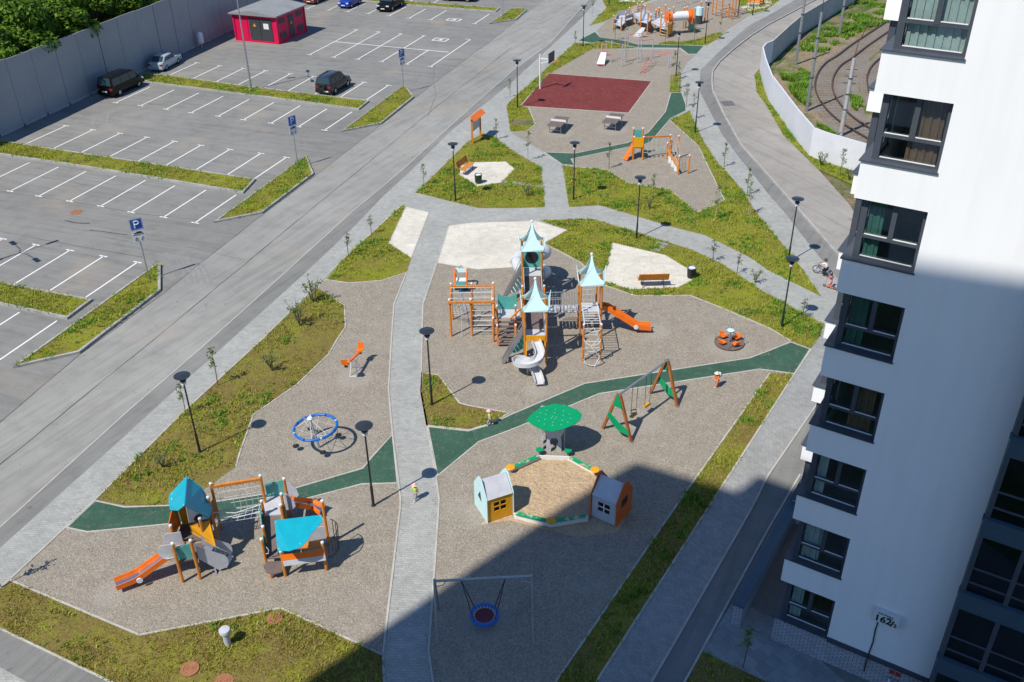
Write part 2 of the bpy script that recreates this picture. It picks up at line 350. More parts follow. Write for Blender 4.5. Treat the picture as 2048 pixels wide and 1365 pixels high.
# paved park base
park = stripR[:17]+[(-70, 1226), (-20, 1195), (20, 1161), (766, 1311), (772, 1450), (866, 1450), (1250, 1450), (1303, 1365), (1502, 1020), (1536, 952), (1640, 800), (1668, 700), (1676, 600), (1676, 560)]+stripE[::-1][2:-1]
sheet('paved_path', park, .006, 'pavers')
sheet('paved_path', [(1622, 699), (1648, 652), (1668, 640), (1668, 740), (1640, 800), (1536, 952), (1502, 1020), (1303, 1365), (1235, 1480), (1110, 1480), (1192, 1365), (1414, 1020), (1536, 831), (1588, 750)], .009, 'pavers_east')
sheet('crossing_path', [(0, 1258), (222, 1365), (400, 1455), (300, 1600), (-300, 1560), (-560, 1480), (-200, 1232), (-70, 1225)], .005, 'asphalt_walk')
sheet('crossing_path', [(0, 1335), (60, 1368), (200, 1450), (100, 1560), (-380, 1480), (-160, 1260)], .009, 'pavers')

GR = {}
GR['lawn_sw'] = [(20, 1161), (279, 1271), (562, 1217), (766, 1311), (772, 1450), (400, 1450), (222, 1365), (0, 1258), (-70, 1225), (-20, 1197)]
GR['lawn_w'] = [(190, 1000), (250, 1012), (335, 1011), (405, 982), (472, 934), (480, 905), (507, 830), (544, 805), (594, 770), (657, 710), (674, 680), (691, 655), (689, 612), (672, 600), (634, 577), (527, 677), (372, 820)]
GR['lawn_nw'] = [(804, 411), (811, 414), (777, 487), (823, 517), (813, 546), (764, 562), (697, 567), (651, 560), (694, 512)]
GR['lawn_c'] = [(844, 746), (877, 751), (919, 807), (937, 812), (1019, 827), (977, 850), (937, 861), (854, 852), (842, 785)]
GR['lawn_bench'] = [(832, 386), (874, 345), (935, 284), (965, 268), (990, 275), (1024, 302), (1082, 334), (1090, 415), (1024, 417), (957, 417)]
GR['lawn_mid'] = [(1125, 332), (1213, 340), (1258, 367), (1340, 380), (1394, 426), (1449, 401), (1419, 340), (1396, 292), (1340, 241), (1379, 222), (1405, 280), (1434, 325), (1449, 340), (1486, 382), (1506, 417), (1536, 455), (1598, 530), (1643, 594), (1536, 541), (1499, 515), (1410, 471), (1346, 455), (1199, 411), (1138, 415)]
GR['lawn_pad'] = [(1079, 441), (1189, 439), (1319, 480), (1384, 500), (1449, 532), (1536, 590), (1648, 650), (1636, 678), (1622, 698), (1583, 683), (1536, 656), (1444, 617), (1381, 592), (1269, 592), (1205, 570), (1160, 525), (1089, 488), (1135, 461)]
GR['lawn_e'] = [(1540, 747), (1588, 750), (1536, 831), (1414, 1020), (1192, 1365), (1130, 1465), (1048, 1465), (1111, 1365), (1347, 1020)]
GR['lawn_s'] = [(1405, 1303), (1536, 1366), (1640, 1420), (1600, 1480), (1310, 1480), (1374, 1365)]
GR['lawn_court'] = [(1013, 211), (1024, 200), (1149, 87), (1184, 88), (1206, 83), (1274, 97), (1184, 99), (1104, 145), (1040, 212), (1057, 216), (1071, 249), (1055, 262), (1021, 264)]
GR['lawn_strip'] = [(1341, 150), (1362, 149), (1361, 185), (1340, 186)]
GR['lawn_far'] = [(1313, 90), (1326, 85), (1376, 84), (1441, 65), (1447, 70), (1414, 91)]
GR['lawn_n'] = [(1179, 52), (1213, 16), (1205, 0), (1198, -20), (1190, -45), (1360, -45), (1304, 0), (1266, 13), (1210, 43)]
GR['lawn_ne'] = [(1475, -20), (1478, 10), (1500, 29), (1530, 22), (1560, 0), (1600, -30), (1560, -60), (1480, -60)]
GR['verge'] = [(1509, 152), (1514, 185), (1536, 216), (1568, 272), (1636, 339), (1708, 372), (1760, 390), (1740, 352), (1711, 345), (1643, 322), (1618, 312), (1586, 272), (1536, 200), (1524, 165), (1519, 141)]
for k, p in GR.items(): sheet('lawn', p, .014, 'lawn_dry' if k in ('lawn_sw', 'lawn_w', 'lawn_c', 'lawn_e', 'lawn_s') else 'lawn')
GV = [[(651, 560), (697, 567), (764, 562), (813, 546), (788, 610), (783, 680), (777, 780), (785, 867), (801, 1000), (800, 1020), (786, 1139), (770, 1273), (766, 1311), (562, 1217), (279, 1271), (20, 1161), (131, 1057), (190, 1000), (250, 1012), (335, 1011), (405, 982), (472, 934), (480, 905), (507, 830), (544, 805), (594, 770), (657, 710), (674, 680), (691, 655), (689, 612), (672, 600), (634, 577)],
      [(874, 527), (912, 532), (954, 540), (1024, 536), (1045, 530), (1089, 488), (1160, 525), (1205, 570), (1269, 592), (1381, 592), (1444, 617), (1536, 656), (1583, 683), (1622, 698), (1588, 750), (1540, 747), (1347, 1020), (1111, 1365), (1048, 1465), (876, 1465), (866, 1365), (857, 1303), (866, 1182), (877, 1020), (878, 997), (872, 955), (854, 852), (842, 785), (844, 680), (846, 610), (857, 577)],
      [(1022, 266), (1055, 262), (1071, 249), (1057, 216), (1040, 212), (1104, 145), (1184, 99), (1359, 99), (1376, 110), (1391, 111), (1374, 126), (1362, 149), (1341, 150), (1340, 186), (1330, 224), (1295, 267), (1255, 287), (1150, 307), (1088, 305)],
      [(1143, 319), (1258, 295), (1302, 285), (1340, 241), (1396, 292), (1419, 340), (1449, 401), (1394, 426), (1340, 380), (1258, 367), (1213, 340), (1151, 332)],
      [(1193, 63), (1225, 31), (1318, 0), (1400, -35), (1480, -35), (1478, 10), (1500, 31), (1446, 66), (1376, 84), (1326, 85), (1313, 90), (1276, 88), (1201, 76)]]
for p in GV: sheet('gravel_area', p, .010, 'gravel')
RB = [[(131, 1057), (190, 1001), (250, 1014), (335, 1011), (440, 1002), (573, 981), (724, 937), (742, 915), (785, 869), (797, 968), (724, 970), (602, 1002), (524, 1021), (443, 1040), (339, 1050), (174, 1066)],
      [(854, 853), (937, 862), (977, 850), (1024, 828), (1169, 767), (1499, 716), (1536, 702), (1581, 684), (1622, 699), (1590, 749), (1536, 742), (1519, 740), (1199, 789), (1144, 812), (1024, 861), (959, 885), (874, 955)],
      [(1088, 305), (1124, 330), (1151, 332), (1143, 319), (1258, 295), (1290, 290), (1302, 285), (1342, 238), (1373, 222), (1372, 208), (1364, 186), (1341, 186), (1330, 224), (1295, 266), (1255, 286), (1150, 307)],
      [(1155, 82), (1190, 64), (1201, 75), (1249, 82), (1274, 89), (1361, 91), (1409, 92), (1394, 109), (1376, 109), (1360, 97), (1274, 96), (1206, 82), (1184, 87)]]
for p in RB: sheet('rubber_path', p, .018, 'rubber_green'); strip('edging', p, .075, .0, .026, 'edging', True)
court = [(1040, 213), (1096, 147), (1305, 163), (1258, 227)]
sheet('sports_court', court, .018, 'rubber_red'); strip('edging', court, .08, 0, .026, 'edging', True)
pads = [[(897, 452), (944, 446), (1024, 444), (1069, 442), (1135, 461), (1089, 487), (1045, 530), (1024, 536), (954, 540), (874, 527)], [(1225, 486), (1331, 511), (1374, 537), (1394, 555), (1384, 562), (1356, 576), (1261, 580), (1206, 562)],
        [(811, 414), (859, 425), (823, 517), (777, 487)], [(917, 350), (922, 332), (950, 325), (1012, 324), (1030, 339), (1002, 366), (954, 374)], [(1481, 15), (1499, 5), (1540, -6), (1545, 10), (1530, 16), (1499, 23)], [(1235, -4), (1290, -8), (1290, 4), (1241, 5)]]
for p in pads: sheet('paved_pad', p, .020, 'pad_white'); strip('edging', p, .06, 0, .024, 'edging', True)
sheet('soil_patch', [(1024, 238), (1064, 240), (1066, 251), (1024, 252)], .02, 'soil')
for p, cl in ((GV[0][15:16]+GR['lawn_sw'][1:4], False), (GR['lawn_w'][4:14], False), (GR['lawn_nw'][4:8], False), (GR['lawn_c'], True), (GR['lawn_mid'][0:9], False), (GR['lawn_pad'][9:17], False), ([GR['lawn_e'][0], GR['lawn_e'][8], GR['lawn_e'][7]], False),
              ([(1057, 216), (1071, 249), (1055, 262)], False), ([(1184, 99), (1359, 99)], False), ([(813, 546), (788, 610), (783, 680), (777, 780), (785, 867), (801, 1000), (800, 1020), (786, 1139), (770, 1273), (766, 1311), (772, 1450)], False),
              ([(874, 527), (857, 577), (846, 610), (844, 680), (842, 785), (854, 852), (872, 955), (878, 997), (877, 1020), (866, 1182), (857, 1303), (866, 1365), (876, 1465)], False), ([(-20, 1197), (190, 1001), (372, 820), (527, 677), (694, 512), (804, 411)], False),
              ([(1303, 1365), (1502, 1020), (1536, 952), (1640, 800)], False), ([(1192, 1365), (1414, 1020), (1536, 831), (1588, 750), (1622, 699)], False), ([(1341, 1415), (1369, 1365), (1536, 1060), (1600, 950)], False), ([(-70, 1225), (0, 1258), (222, 1365), (400, 1450)], False)):
    strip('edging', p, .08, 0, .035, 'edging', cl, off=-.04)
sheet('paved_apron', [(1420, 1278), (1470, 1197), (1545, 1236), (1690, 1365), (1900, 1560), (1640, 1420), (1405, 1303)], .004, 'slab_grey')
# stepping slabs: real little slabs
for grp, cs, lab in ((1, [(1010, 364), (1028, 366), (1044, 369), (1061, 372), (1081, 374)], 0), (2, [(1324, 488), (1317, 494), (1309, 500)], 1)):
    for i, c in enumerate(cs):
        p = g(*c); a = .5+.1*i if grp == 1 else -.45
        o = struct(mesh_obj('stepping_slab', MB().box((p.x, p.y, .025), (.3, .62, .03) if grp == 1 else (.8, .32, .03), a), M['slab_grey']))

# parking islands: kerb ring and lawn inside
ISL = [[(-22, 283), (15, 286), (512, 361), (487, 388), (200, 341), (0, 311), (-58, 303)], [(-300, 510), (0, 567), (186, 602), (135, 640), (0, 611), (-330, 545)],
       [(283, 150), (335, 153), (512, 177), (739, 204), (718, 221), (512, 194), (300, 167), (278, 160)], [(640, -16), (807, 4), (1000, 18), (992, 25), (807, 11), (630, -6)],
       [(26, 738), (316, 529), (322, 533), (322, 583), (160, 708)], [(428, 447), (613, 314), (628, 350), (525, 428)], [(683, 265), (809, 172), (828, 196), (763, 249)], [(979, 49), (1022, 19), (1040, 18), (1054, 22), (1032, 41)]]
for i, p in enumerate(ISL):
    strip('kerb', p, .16, -.01, .15, 'kerb', True); sheet('lawn', p, .11, 'lawn'); GR['isl%d' % i] = p

# parking bay lines
ROWD = (g(460, 299)-g(132, 252)).normalized(); ROWD.z = 0
DN = (g(383, 445)-g(475, 388)); DN = Vector((-math.cos(A70), -math.sin(A70), 0))
LL = 5.1
road_mark = M['road_paint']
def bay(px, sgn, tbar=True, length=LL, z=.006):
    a = g(*px); d = DN*sgn; x = Vector((-d.y, d.x, 0)); b = a+d*length
    q = MB(); h = .055
    q.add([a-x*h, a+x*h, b+x*h, b-x*h], [[0, 1, 2, 3]])
    if tbar:
        e = ROWD; y = d*.055; q.add([a-e*.32-y, a+e*.32-y, a+e*.32+y, a-e*.32+y], [[0, 1, 2, 3]])
    for p in q.v: p.z = z
    o = mesh_obj('bay_line', q, road_mark); struct(o)
    for f in o.data.polygons:
        if f.normal.z < 0: o.data.flip_normals(); break
for p in [(390, 446), (327, 435), (262, 425), (201, 413), (139, 403), (77, 393), (20, 383), (-40, 373)]: bay(p, -1)
for p in [(132, 252), (186, 260), (240, 267), (294, 275), (349, 283), (402, 291), (460, 299), (522, 307), (573, 315)]: bay(p, 1)
for p in [(231, 206), (281, 212), (332, 219), (382, 226), (436, 233), (487, 240), (542, 247), (597, 254), (649, 261)]: bay(p, -1)
for p in [(394, 126), (440, 132), (487, 137), (531, 142), (581, 148), (628, 153), (680, 159), (728, 165), (777, 171)]: bay(p, 1)
for p in [(275, 525), (207, 513), (140, 501), (72, 490), (6, 478), (-70, 465)]: bay(p, 1)
for p in [(114, 642), (39, 625), (-36, 610)]: bay(p, 1, False, 5.0)
for a, b in (((712, 60), (619, 110)), ((756, 64), (667, 115)), ((801, 68), (715, 119)), ((848, 72), (763, 124)), ((854, 100), (813, 129)), ((936, 79), (861, 134))):
    bay(b, -1, True, (g(*a)-g(*b)).length)
    p, e = g(*a), ROWD
    if a[1] < 95: struct(mesh_obj('bay_line', MB().add([p-e*.32+Vector((0, -.06, .0075)), p+e*.32+Vector((0, -.06, .0075)), p+e*.32+Vector((0, .06, .0075)), p-e*.32+Vector((0, .06, .0075))], [[0, 1, 2, 3]]), road_mark))
p, q = g(671, 84), g(897, 105); struct(mesh_obj('bay_line', MB().add([p+Vector((0, -.07, .009)), q+Vector((0, -.07, .009)), q+Vector((0, .07, .009)), p+Vector((0, .07, .009))], [[0, 1, 2, 3]]), road_mark))
for p in [(614, 18), (656, 21), (694, 24), (736, 28), (778, 32), (818, 37), (861, 40), (949, 48)]: bay(p, -1)
for p in [(867, 6), (822, 2)]: bay(p, -1)
for c in ((881, 80), (908, 40)):                 # disabled-bay emblem: frame, wheel ring, seated figure
    p = g(*c); q = MB(); e = ROWD; n = Vector((-e.y, e.x, 0))
    def bar(x0, y0, x1, y1, w=.07):
        a, b = p+e*x0+n*y0, p+e*x1+n*y1; d = (b-a).normalized(); s = Vector((-d.y, d.x, 0))*w
        q.add([a-s, b-s, b+s, a+s], [[0, 1, 2, 3]])
    for a in ((-.8, -.55, .8, -.55), (-.8, .55, .8, .55), (-.8, -.55, -.8, .55), (.8, -.55, .8, .55), (-.05, -.1, .25, .2), (.05, .3, -.1, -.1), (-.1, -.1, .3, -.2)): bar(*a)
    for k in range(10):
        t = k*math.pi/5; bar(-.05+.25*math.cos(t), -.12+.25*math.sin(t), -.05+.25*math.cos(t+.63), -.12+.25*math.sin(t+.63), .03)
    for i, v in enumerate(q.v): v.z = .006+.0006*(i//4)
    struct(mesh_obj('bay_emblem', q, road_mark))
# tar seams and tyre-polished joints in the asphalt
M['tar'] = paint('tar', (.075, .073, .07), .85, .2)
M['tyre_arc'] = paint('tyre_arc', (.222, .22, .214), .9, .12); M['tyre_pale'] = paint('tyre_pale', (.245, .243, .236), .9, .12); M['tyre_mark'] = paint('tyre_mark', (.13, .128, .125), .9, .2)
def seam(px, w, mat='tar', jit=.02, z=.003):
    P = [g(*p) for p in px]; Q = []
    for a, b in zip(P, P[1:]):
        n = max(2, int((b-a).length/.8))
        for i in range(n): Q.append(a.lerp(b, i/n)+Vector((random.uniform(-jit, jit), random.uniform(-jit, jit), 0)))
    Q.append(P[-1]); b = MB()
    for i, p in enumerate(Q):
        d = (Q[min(i+1, len(Q)-1)]-Q[max(i-1, 0)]).normalized(); s = Vector((-d.y, d.x, 0))*w/2*random.uniform(.5, 1.3)
        b.v += [Vector((p.x-s.x, p.y-s.y, z)), Vector((p.x+s.x, p.y+s.y, z))]
    b.f = [[2*i, 2*i+1, 2*i+3, 2*i+2] for i in range(len(Q)-1)]
    o = mesh_obj('asphalt_seam', b, M[mat]); struct(o)
    for i in range(1):
        if o.data.polygons[0].normal.z < 0: o.data.flip_normals()
seam([(0, 845), (157, 712), (330, 585), (397, 530), (512, 440), (657, 332), (749, 260), (862, 172), (1024, 50)], .05)
seam([(-100, 1010), (12, 920), (307, 680), (512, 510), (719, 340), (869, 217), (1024, 95)], .06)
seam([(0, 383), (139, 403), (280, 428), (400, 440)], .04); seam([(0, 463), (150, 492), (285, 515)], .04)
for k in range(5): seam([(330+k*10, 506+k*2), (352+k*11, 520), (366+k*12, 542), (372+k*13, 570)], .16, 'tyre_arc', .005, .0018+k*.0002)
seam([(345, 213), (270, 212), (218, 226), (212, 245), (232, 268)], .12, 'tyre_pale', .01); seam([(300, 215), (240, 216), (190, 232), (184, 250)], .12, 'tyre_pale', .01, .0034)
for k in range(7):
    p0 = (random.uniform(40, 420), random.uniform(200, 520)); seam([p0, (p0[0]+90, p0[1]+14+random.uniform(-5, 5)), (p0[0]+190, p0[1]+30+random.uniform(-8, 8))], .03, 'tyre_mark', .05, .0024+k*.0001)
seam([(130, 441), (150, 446), (180, 447)], .16, 'tar', .06); seam([(180, 460), (200, 463), (255, 470)], .1, 'tar', .04); seam([(869, 130), (866, 160), (872, 190), (855, 235)], .05, 'tyre_mark')
# ================================================================ GRASS, TREES
def inpoly(x, y, P):
    r = np.zeros(len(x), bool); n = len(P)
    for i in range(n):
        x0, y0 = P[i]; x1, y1 = P[(i+1) % n]
        c = ((y0 > y) != (y1 > y)) & (x < (x1-x0)*(y-y0)/(y1-y0+1e-12)+x0); r ^= c
    return r
def vnoise(x, y, s, seed=0):
    r = np.random.default_rng(seed); T = r.random((64, 64)); xs, ys = x*s+100, y*s+100
    xi, yi = np.floor(xs).astype(int), np.floor(ys).astype(int); fx, fy = xs-xi, ys-yi; fx = fx*fx*(3-2*fx); fy = fy*fy*(3-2*fy)
    t = lambda a, b: T[a % 64, b % 64]
    return (t(xi, yi)*(1-fx)+t(xi+1, yi)*fx)*(1-fy)+(t(xi, yi+1)*(1-fx)+t(xi+1, yi+1)*fx)*fy
def blades(name, P3, hgt, wid, mat, nb=3, seed=1, z=.01):
    r = np.random.default_rng(seed); n = len(P3)
    if not n: return
    base = np.repeat(P3, nb, 0); m = len(base)
    base[:, :2] += r.normal(0, .05, (m, 2))
    a = r.random(m)*6.283; lean = r.random((m, 1))*.9+.2; h = np.repeat(hgt, nb)*(.6+.8*r.random(m)); wv = wid*(.6+.8*r.random(m))
    dx, dy = np.cos(a), np.sin(a)
    v = np.empty((m, 3, 3))
    v[:, 0] = base; v[:, 0, 0] -= dy*wv; v[:, 0, 1] += dx*wv
    v[:, 1] = base; v[:, 1, 0] += dy*wv; v[:, 1, 1] -= dx*wv
    v[:, 2] = base; v[:, 2, 0] += dx*h*lean[:, 0]; v[:, 2, 1] += dy*h*lean[:, 0]; v[:, 2, 2] += h
    me = bpy.data.meshes.new(name); me.vertices.add(m*3); me.vertices.foreach_set('co', v.reshape(-1)); me.loops.add(m*3); me.loops.foreach_set('vertex_index', np.arange(m*3))
    me.polygons.add(m); me.polygons.foreach_set('loop_start', np.arange(0, m*3, 3)); me.update(); me.validate()
    me.materials.append(mat); o = bpy.data.objects.new(name, me); COL.objects.link(o); o['kind'] = 'stuff'; return o
allg, alld, allf = [], [], []
for k, P in GR.items():
    W = np.array([[*g(*p)[:2]] for p in P]); z = .11 if k.startswith('isl') else .014
    x0, y0 = W.min(0); x1, y1 = W.max(0); x0 = max(x0, -70); x1 = min(x1, 60); y0 = max(y0, 12); y1 = min(y1, 150)
    d = min(190, 105*(45/max(30, (y0+y1)/2))**.9)
    n = int((x1-x0)*(y1-y0)*d); x = RNG.uniform(x0, x1, n); y = RNG.uniform(y0, y1, n)
    ok = inpoly(x, y, W)
    for pd in pads[:2]+pads[3:4]: ok &= ~inpoly(x, y, np.array([[*g(*p)[:2]] for p in pd]))
    if k == 'lawn_court': ok &= ~inpoly(x, y, np.array([[*g(*p)[:2]] for p in [(1024, 238), (1064, 240), (1066, 251), (1024, 252)]]))
    x, y = x[ok], y[ok]
    nz = .6*vnoise(x, y, .45, 3)+.4*vnoise(x, y, 1.6, 4)
    bias = {'lawn_sw': .13, 'lawn_w': .1, 'lawn_c': .1, 'lawn_e': .02, 'lawn_strip': -.1, 'lawn_s': .1}.get(k, -.02)
    keep = RNG.random(len(x)) < np.clip((nz-.25-bias)*3.2, .1, 1)
    dry = RNG.random(len(x)) < {'lawn_sw': .78, 'lawn_w': .58, 'lawn_c': .6, 'lawn_e': .4, 'lawn_s': .5}.get(k, .34 if k.startswith('isl') else .22)
    fresh = (vnoise(x, y, .9, 21)*.6+vnoise(x, y, 3.1, 22)*.4 > .64) & ~dry
    pts = np.stack([x, y, np.full(len(x), z)], 1)
    sel = keep & fresh; allf.append(np.column_stack([pts[sel], .09+.1*nz[sel]])); sel = keep & ~dry & ~fresh; allg.append(np.column_stack([pts[sel], .05+.11*nz[sel]])); sel = dry & (RNG.random(len(x)) < np.clip((vnoise(x, y, .7, 31)-.25)*2, .05, .8)); alld.append(np.column_stack([pts[sel], .04+.06*nz[sel]]))
allg = np.concatenate(allg); alld = np.concatenate(alld); allf = np.concatenate(allf)
blades('fresh_grass', allf[:, :3].copy(), allf[:, 3], .028, M['blade_fresh'], 5, 14)
o = blades('grass', allg[:, :3].copy(), allg[:, 3], .022, M['blade'], 4, 11); o = blades('dry_grass', alld[:, :3].copy(), alld[:, 3], .018, M['blade_dry'], 3, 12)
# weeds behind the rail barrier
def pxreg(P, n):
    W = np.array([[*g(*p)[:2]] for p in P]); x = RNG.uniform(W[:, 0].min(), W[:, 0].max(), n); y = RNG.uniform(W[:, 1].min(), W[:, 1].max(), n); ok = inpoly(x, y, W); return x[ok], y[ok]
wx, wy = [], []
for P, n in (([(1600, 90), (1640, 60), (1760, 20), (1790, 40), (1700, 75), (1650, 105), (1610, 125)], 9000), ([(1560, 150), (1600, 140), (1622, 150), (1615, 215), (1585, 190)], 4000), ([(1616, 230), (1660, 250), (1690, 280), (1650, 268)], 2500), ([(1700, 190), (1720, 200), (1730, 240), (1705, 215)], 1200), ([(1660, 0), (1800, -30), (1800, 20), (1700, 50)], 7000)):
    x, y = pxreg(P, n); k = vnoise(x, y, .5, 9) > .5; wx.append(x[k]); wy.append(y[k])
wx, wy = np.concatenate(wx), np.concatenate(wy)
blades('weeds', np.stack([wx, wy, np.full(len(wx), -.02)], 1), .18+.35*vnoise(wx, wy, .8, 5), .06, M['blade_fresh'], 4, 13)

def leaves_mesh(name, pts, nrm, size, mat, seed, parent):
    r = np.random.default_rng(seed); n = len(pts); v = np.empty((n, 4, 3)); a = r.normal(size=(n, 3)); a -= (a*nrm).sum(1, keepdims=True)*nrm; a /= np.linalg.norm(a, axis=1, keepdims=True); b = np.cross(nrm, a)
    s = size*(.6+.8*r.random((n, 1)))
    v[:, 0] = pts-a*s; v[:, 1] = pts+b*s*.55; v[:, 2] = pts+a*s; v[:, 3] = pts-b*s*.55
    me = bpy.data.meshes.new(name); me.vertices.add(n*4); me.vertices.foreach_set('co', v.reshape(-1)); me.loops.add(n*4); me.loops.foreach_set('vertex_index', np.arange(n*4))
    me.polygons.add(n); me.polygons.foreach_set('loop_start', np.arange(0, n*4, 4)); me.update(); me.validate(); me.materials.append(mat)
    o = bpy.data.objects.new(name, me); return put(o, parent)
def big_tree(name, label, loc, H, R, seed, n=15000):
    r = np.random.default_rng(seed); rr = random.Random(seed)
    t = thing(name, label, 'tree', loc, 0, 'trees beyond the grey fence'); b = MB()
    b.tube([(0, 0, -.1), (.1, .05, H*.25), (.05, -.1, H*.5), (0, 0, H*.8)], [.24, .19, .14, .05], 8)
    cl = []
    for i in range(34):
        z = H*(.34+.6*rr.random()); a = rr.random()*6.28; k = R*math.sin(math.pi*min(1, max(.12, (z/H-.18)/.85)))**.7*rr.uniform(.3, .82)
        c = np.array([k*math.cos(a), k*math.sin(a), z]); cl.append((c, R*rr.uniform(.22, .42)))
        b.tube([(0, 0, z*.62), tuple(c*np.array([.5, .5, 1])*[1, 1, .92]), tuple(c)], [.07, .04, .015], 5)
    mesh_obj('trunk', b, M['bark'], t, True, True)
    P, N = [], []
    for c, rad in cl:
        m = int(n/34*rad/(R*.32)); d = r.normal(size=(m, 3)); d /= np.linalg.norm(d, axis=1, keepdims=True); q = rad*r.random((m, 1))**.4
        P.append(c+d*q*np.array([1, 1, .72])); nn = d*.6+r.normal(size=(m, 3))*.5+np.array([0, 0, .5]); N.append(nn/np.linalg.norm(nn, axis=1, keepdims=True))
    leaves_mesh('crown', np.concatenate(P), np.concatenate(N), .2, M['leaf'], seed, t); return t
FA, FB = g(0, 275), g(470, 59); FD = (FB-FA); FD.z = 0; FD.normalize(); FN = Vector((-FD.y, FD.x, 0))   # FN points away from the lot
protos = []
tr = [(-6, 4.0, 1.05, 'leafy tree behind the grey fence above the end of the first parking lawn strip'), (-.5, 4.2, 1.0, 'leafy tree behind the grey fence above the first painted bays'), (4.5, 4.1, 1.08, 'leafy tree overhanging the grey fence short of the black minivan'), (9.5, 3.9, .98, 'leafy tree overhanging the grey fence just before the black minivan'), (14.5, 3.7, 1.02, 'leafy tree overhanging the grey fence above the black minivan'), (20, 4.2, .9, 'leafy tree behind the grey fence above the silver hatchback'), (25.5, 4.6, .86, 'lower leafy tree behind the grey fence past the silver hatchback'), (31, 5, .86, 'lower leafy tree behind the grey fence above the white cabinet'), (37, 5, .8, 'low leafy tree behind the grey fence beside the crimson kiosk'), (43.5, 5.5, .8, 'low leafy tree behind the grey fence past the crimson kiosk'), (-4, 10, 1.2, 'tall tree in the back row behind the first fence trees'), (3, 10.5, 1.25, 'tall tree in the back row behind the overhanging fence trees'), (10, 10, 1.2, 'tall tree in the back row level with the black minivan'), (18, 10, 1.15, 'tall tree in the back row level with the silver hatchback'), (27, 11, 1.1, 'tall tree in the back row level with the white cabinet'), (-13, 4.5, 1.0, 'leafy tree behind the near end of the grey fence'), (-12, 11, 1.15, 'tall tree in the back row by the near end of the fence'), (7, 16, 1.3, 'tall tree at the very back of the wood, level with the minivan'), (15, 17, 1.3, 'tall tree at the very back of the wood, level with the hatchback'), (-1, 16, 1.3, 'tall tree at the very back of the wood, near the first bays')]
for i, (a, b, s, lab) in enumerate(tr):
    p = FA+FD*a+FN*b
    if i < 3: protos.append(big_tree('leafy_tree', lab, (p.x, p.y, 0), 9.6, 3.9, 40+i))
    else: dup(protos[i % 3], (p.x, p.y, 0), i*1.7, lab, s)

def sapling(seed, H, n, leaf, bark, spread, bushy=False):
    rr = random.Random(seed); r = np.random.default_rng(seed)
    t = thing('sapling', '', 'sapling', (0, 0, 0), 0, 'young saplings'); b = MB()
    stems = 6 if bushy else 1; P = []
    for s in range(stems):
        an = rr.random()*6.28; ln = spread*(.9 if bushy else .12)
        top = Vector((ln*math.cos(an), ln*math.sin(an), H*rr.uniform(.75, 1))); mid = top*.5+Vector((rr.uniform(-.05, .05), rr.uniform(-.05, .05), .05))
        b.tube([(0, 0, -.05), mid, top], [.028, .02, .006], 5)
        for k in range(4 if bushy else 13):
            q = rr.uniform(.42, .98); c = (mid*2*(1-q)*q+top*q*q) if False else top*q
            a = rr.random()*6.28; l = spread*rr.uniform(.35, 1)*(1.25-q); e = c+Vector((l*math.cos(a), l*math.sin(a), l*rr.uniform(.4, 1.0)))
            b.tube([c, e], [.009, .004], 4)
            for _ in range(max(2, n//(stems*(4 if bushy else 13)))): f = rr.uniform(.25, 1.05); P.append(np.array(c.lerp(e, f))+r.normal(0, .06, 3))
    P = np.array(P); N = r.normal(size=P.shape)+np.array([0, 0, .8]); N /= np.linalg.norm(N, axis=1, keepdims=True)
    mesh_obj('trunk', b, bark, t, True, True); leaves_mesh('crown', P, N, .055, leaf, seed, t); return t
SP = [sapling(1, 2.1, 120, M['leaf_young'], M['bark'], .45), sapling(2, 2.6, 150, M['leaf_young'], M['bark_pale'], .5), sapling(3, 1.5, 260, M['leaf_young'], M['bark'], .55, True), sapling(4, 1.9, 70, M['leaf_dark'], M['bark'], .4), sapling(5, 1.0, 130, M['leaf_young'], M['bark'], .4, True)]
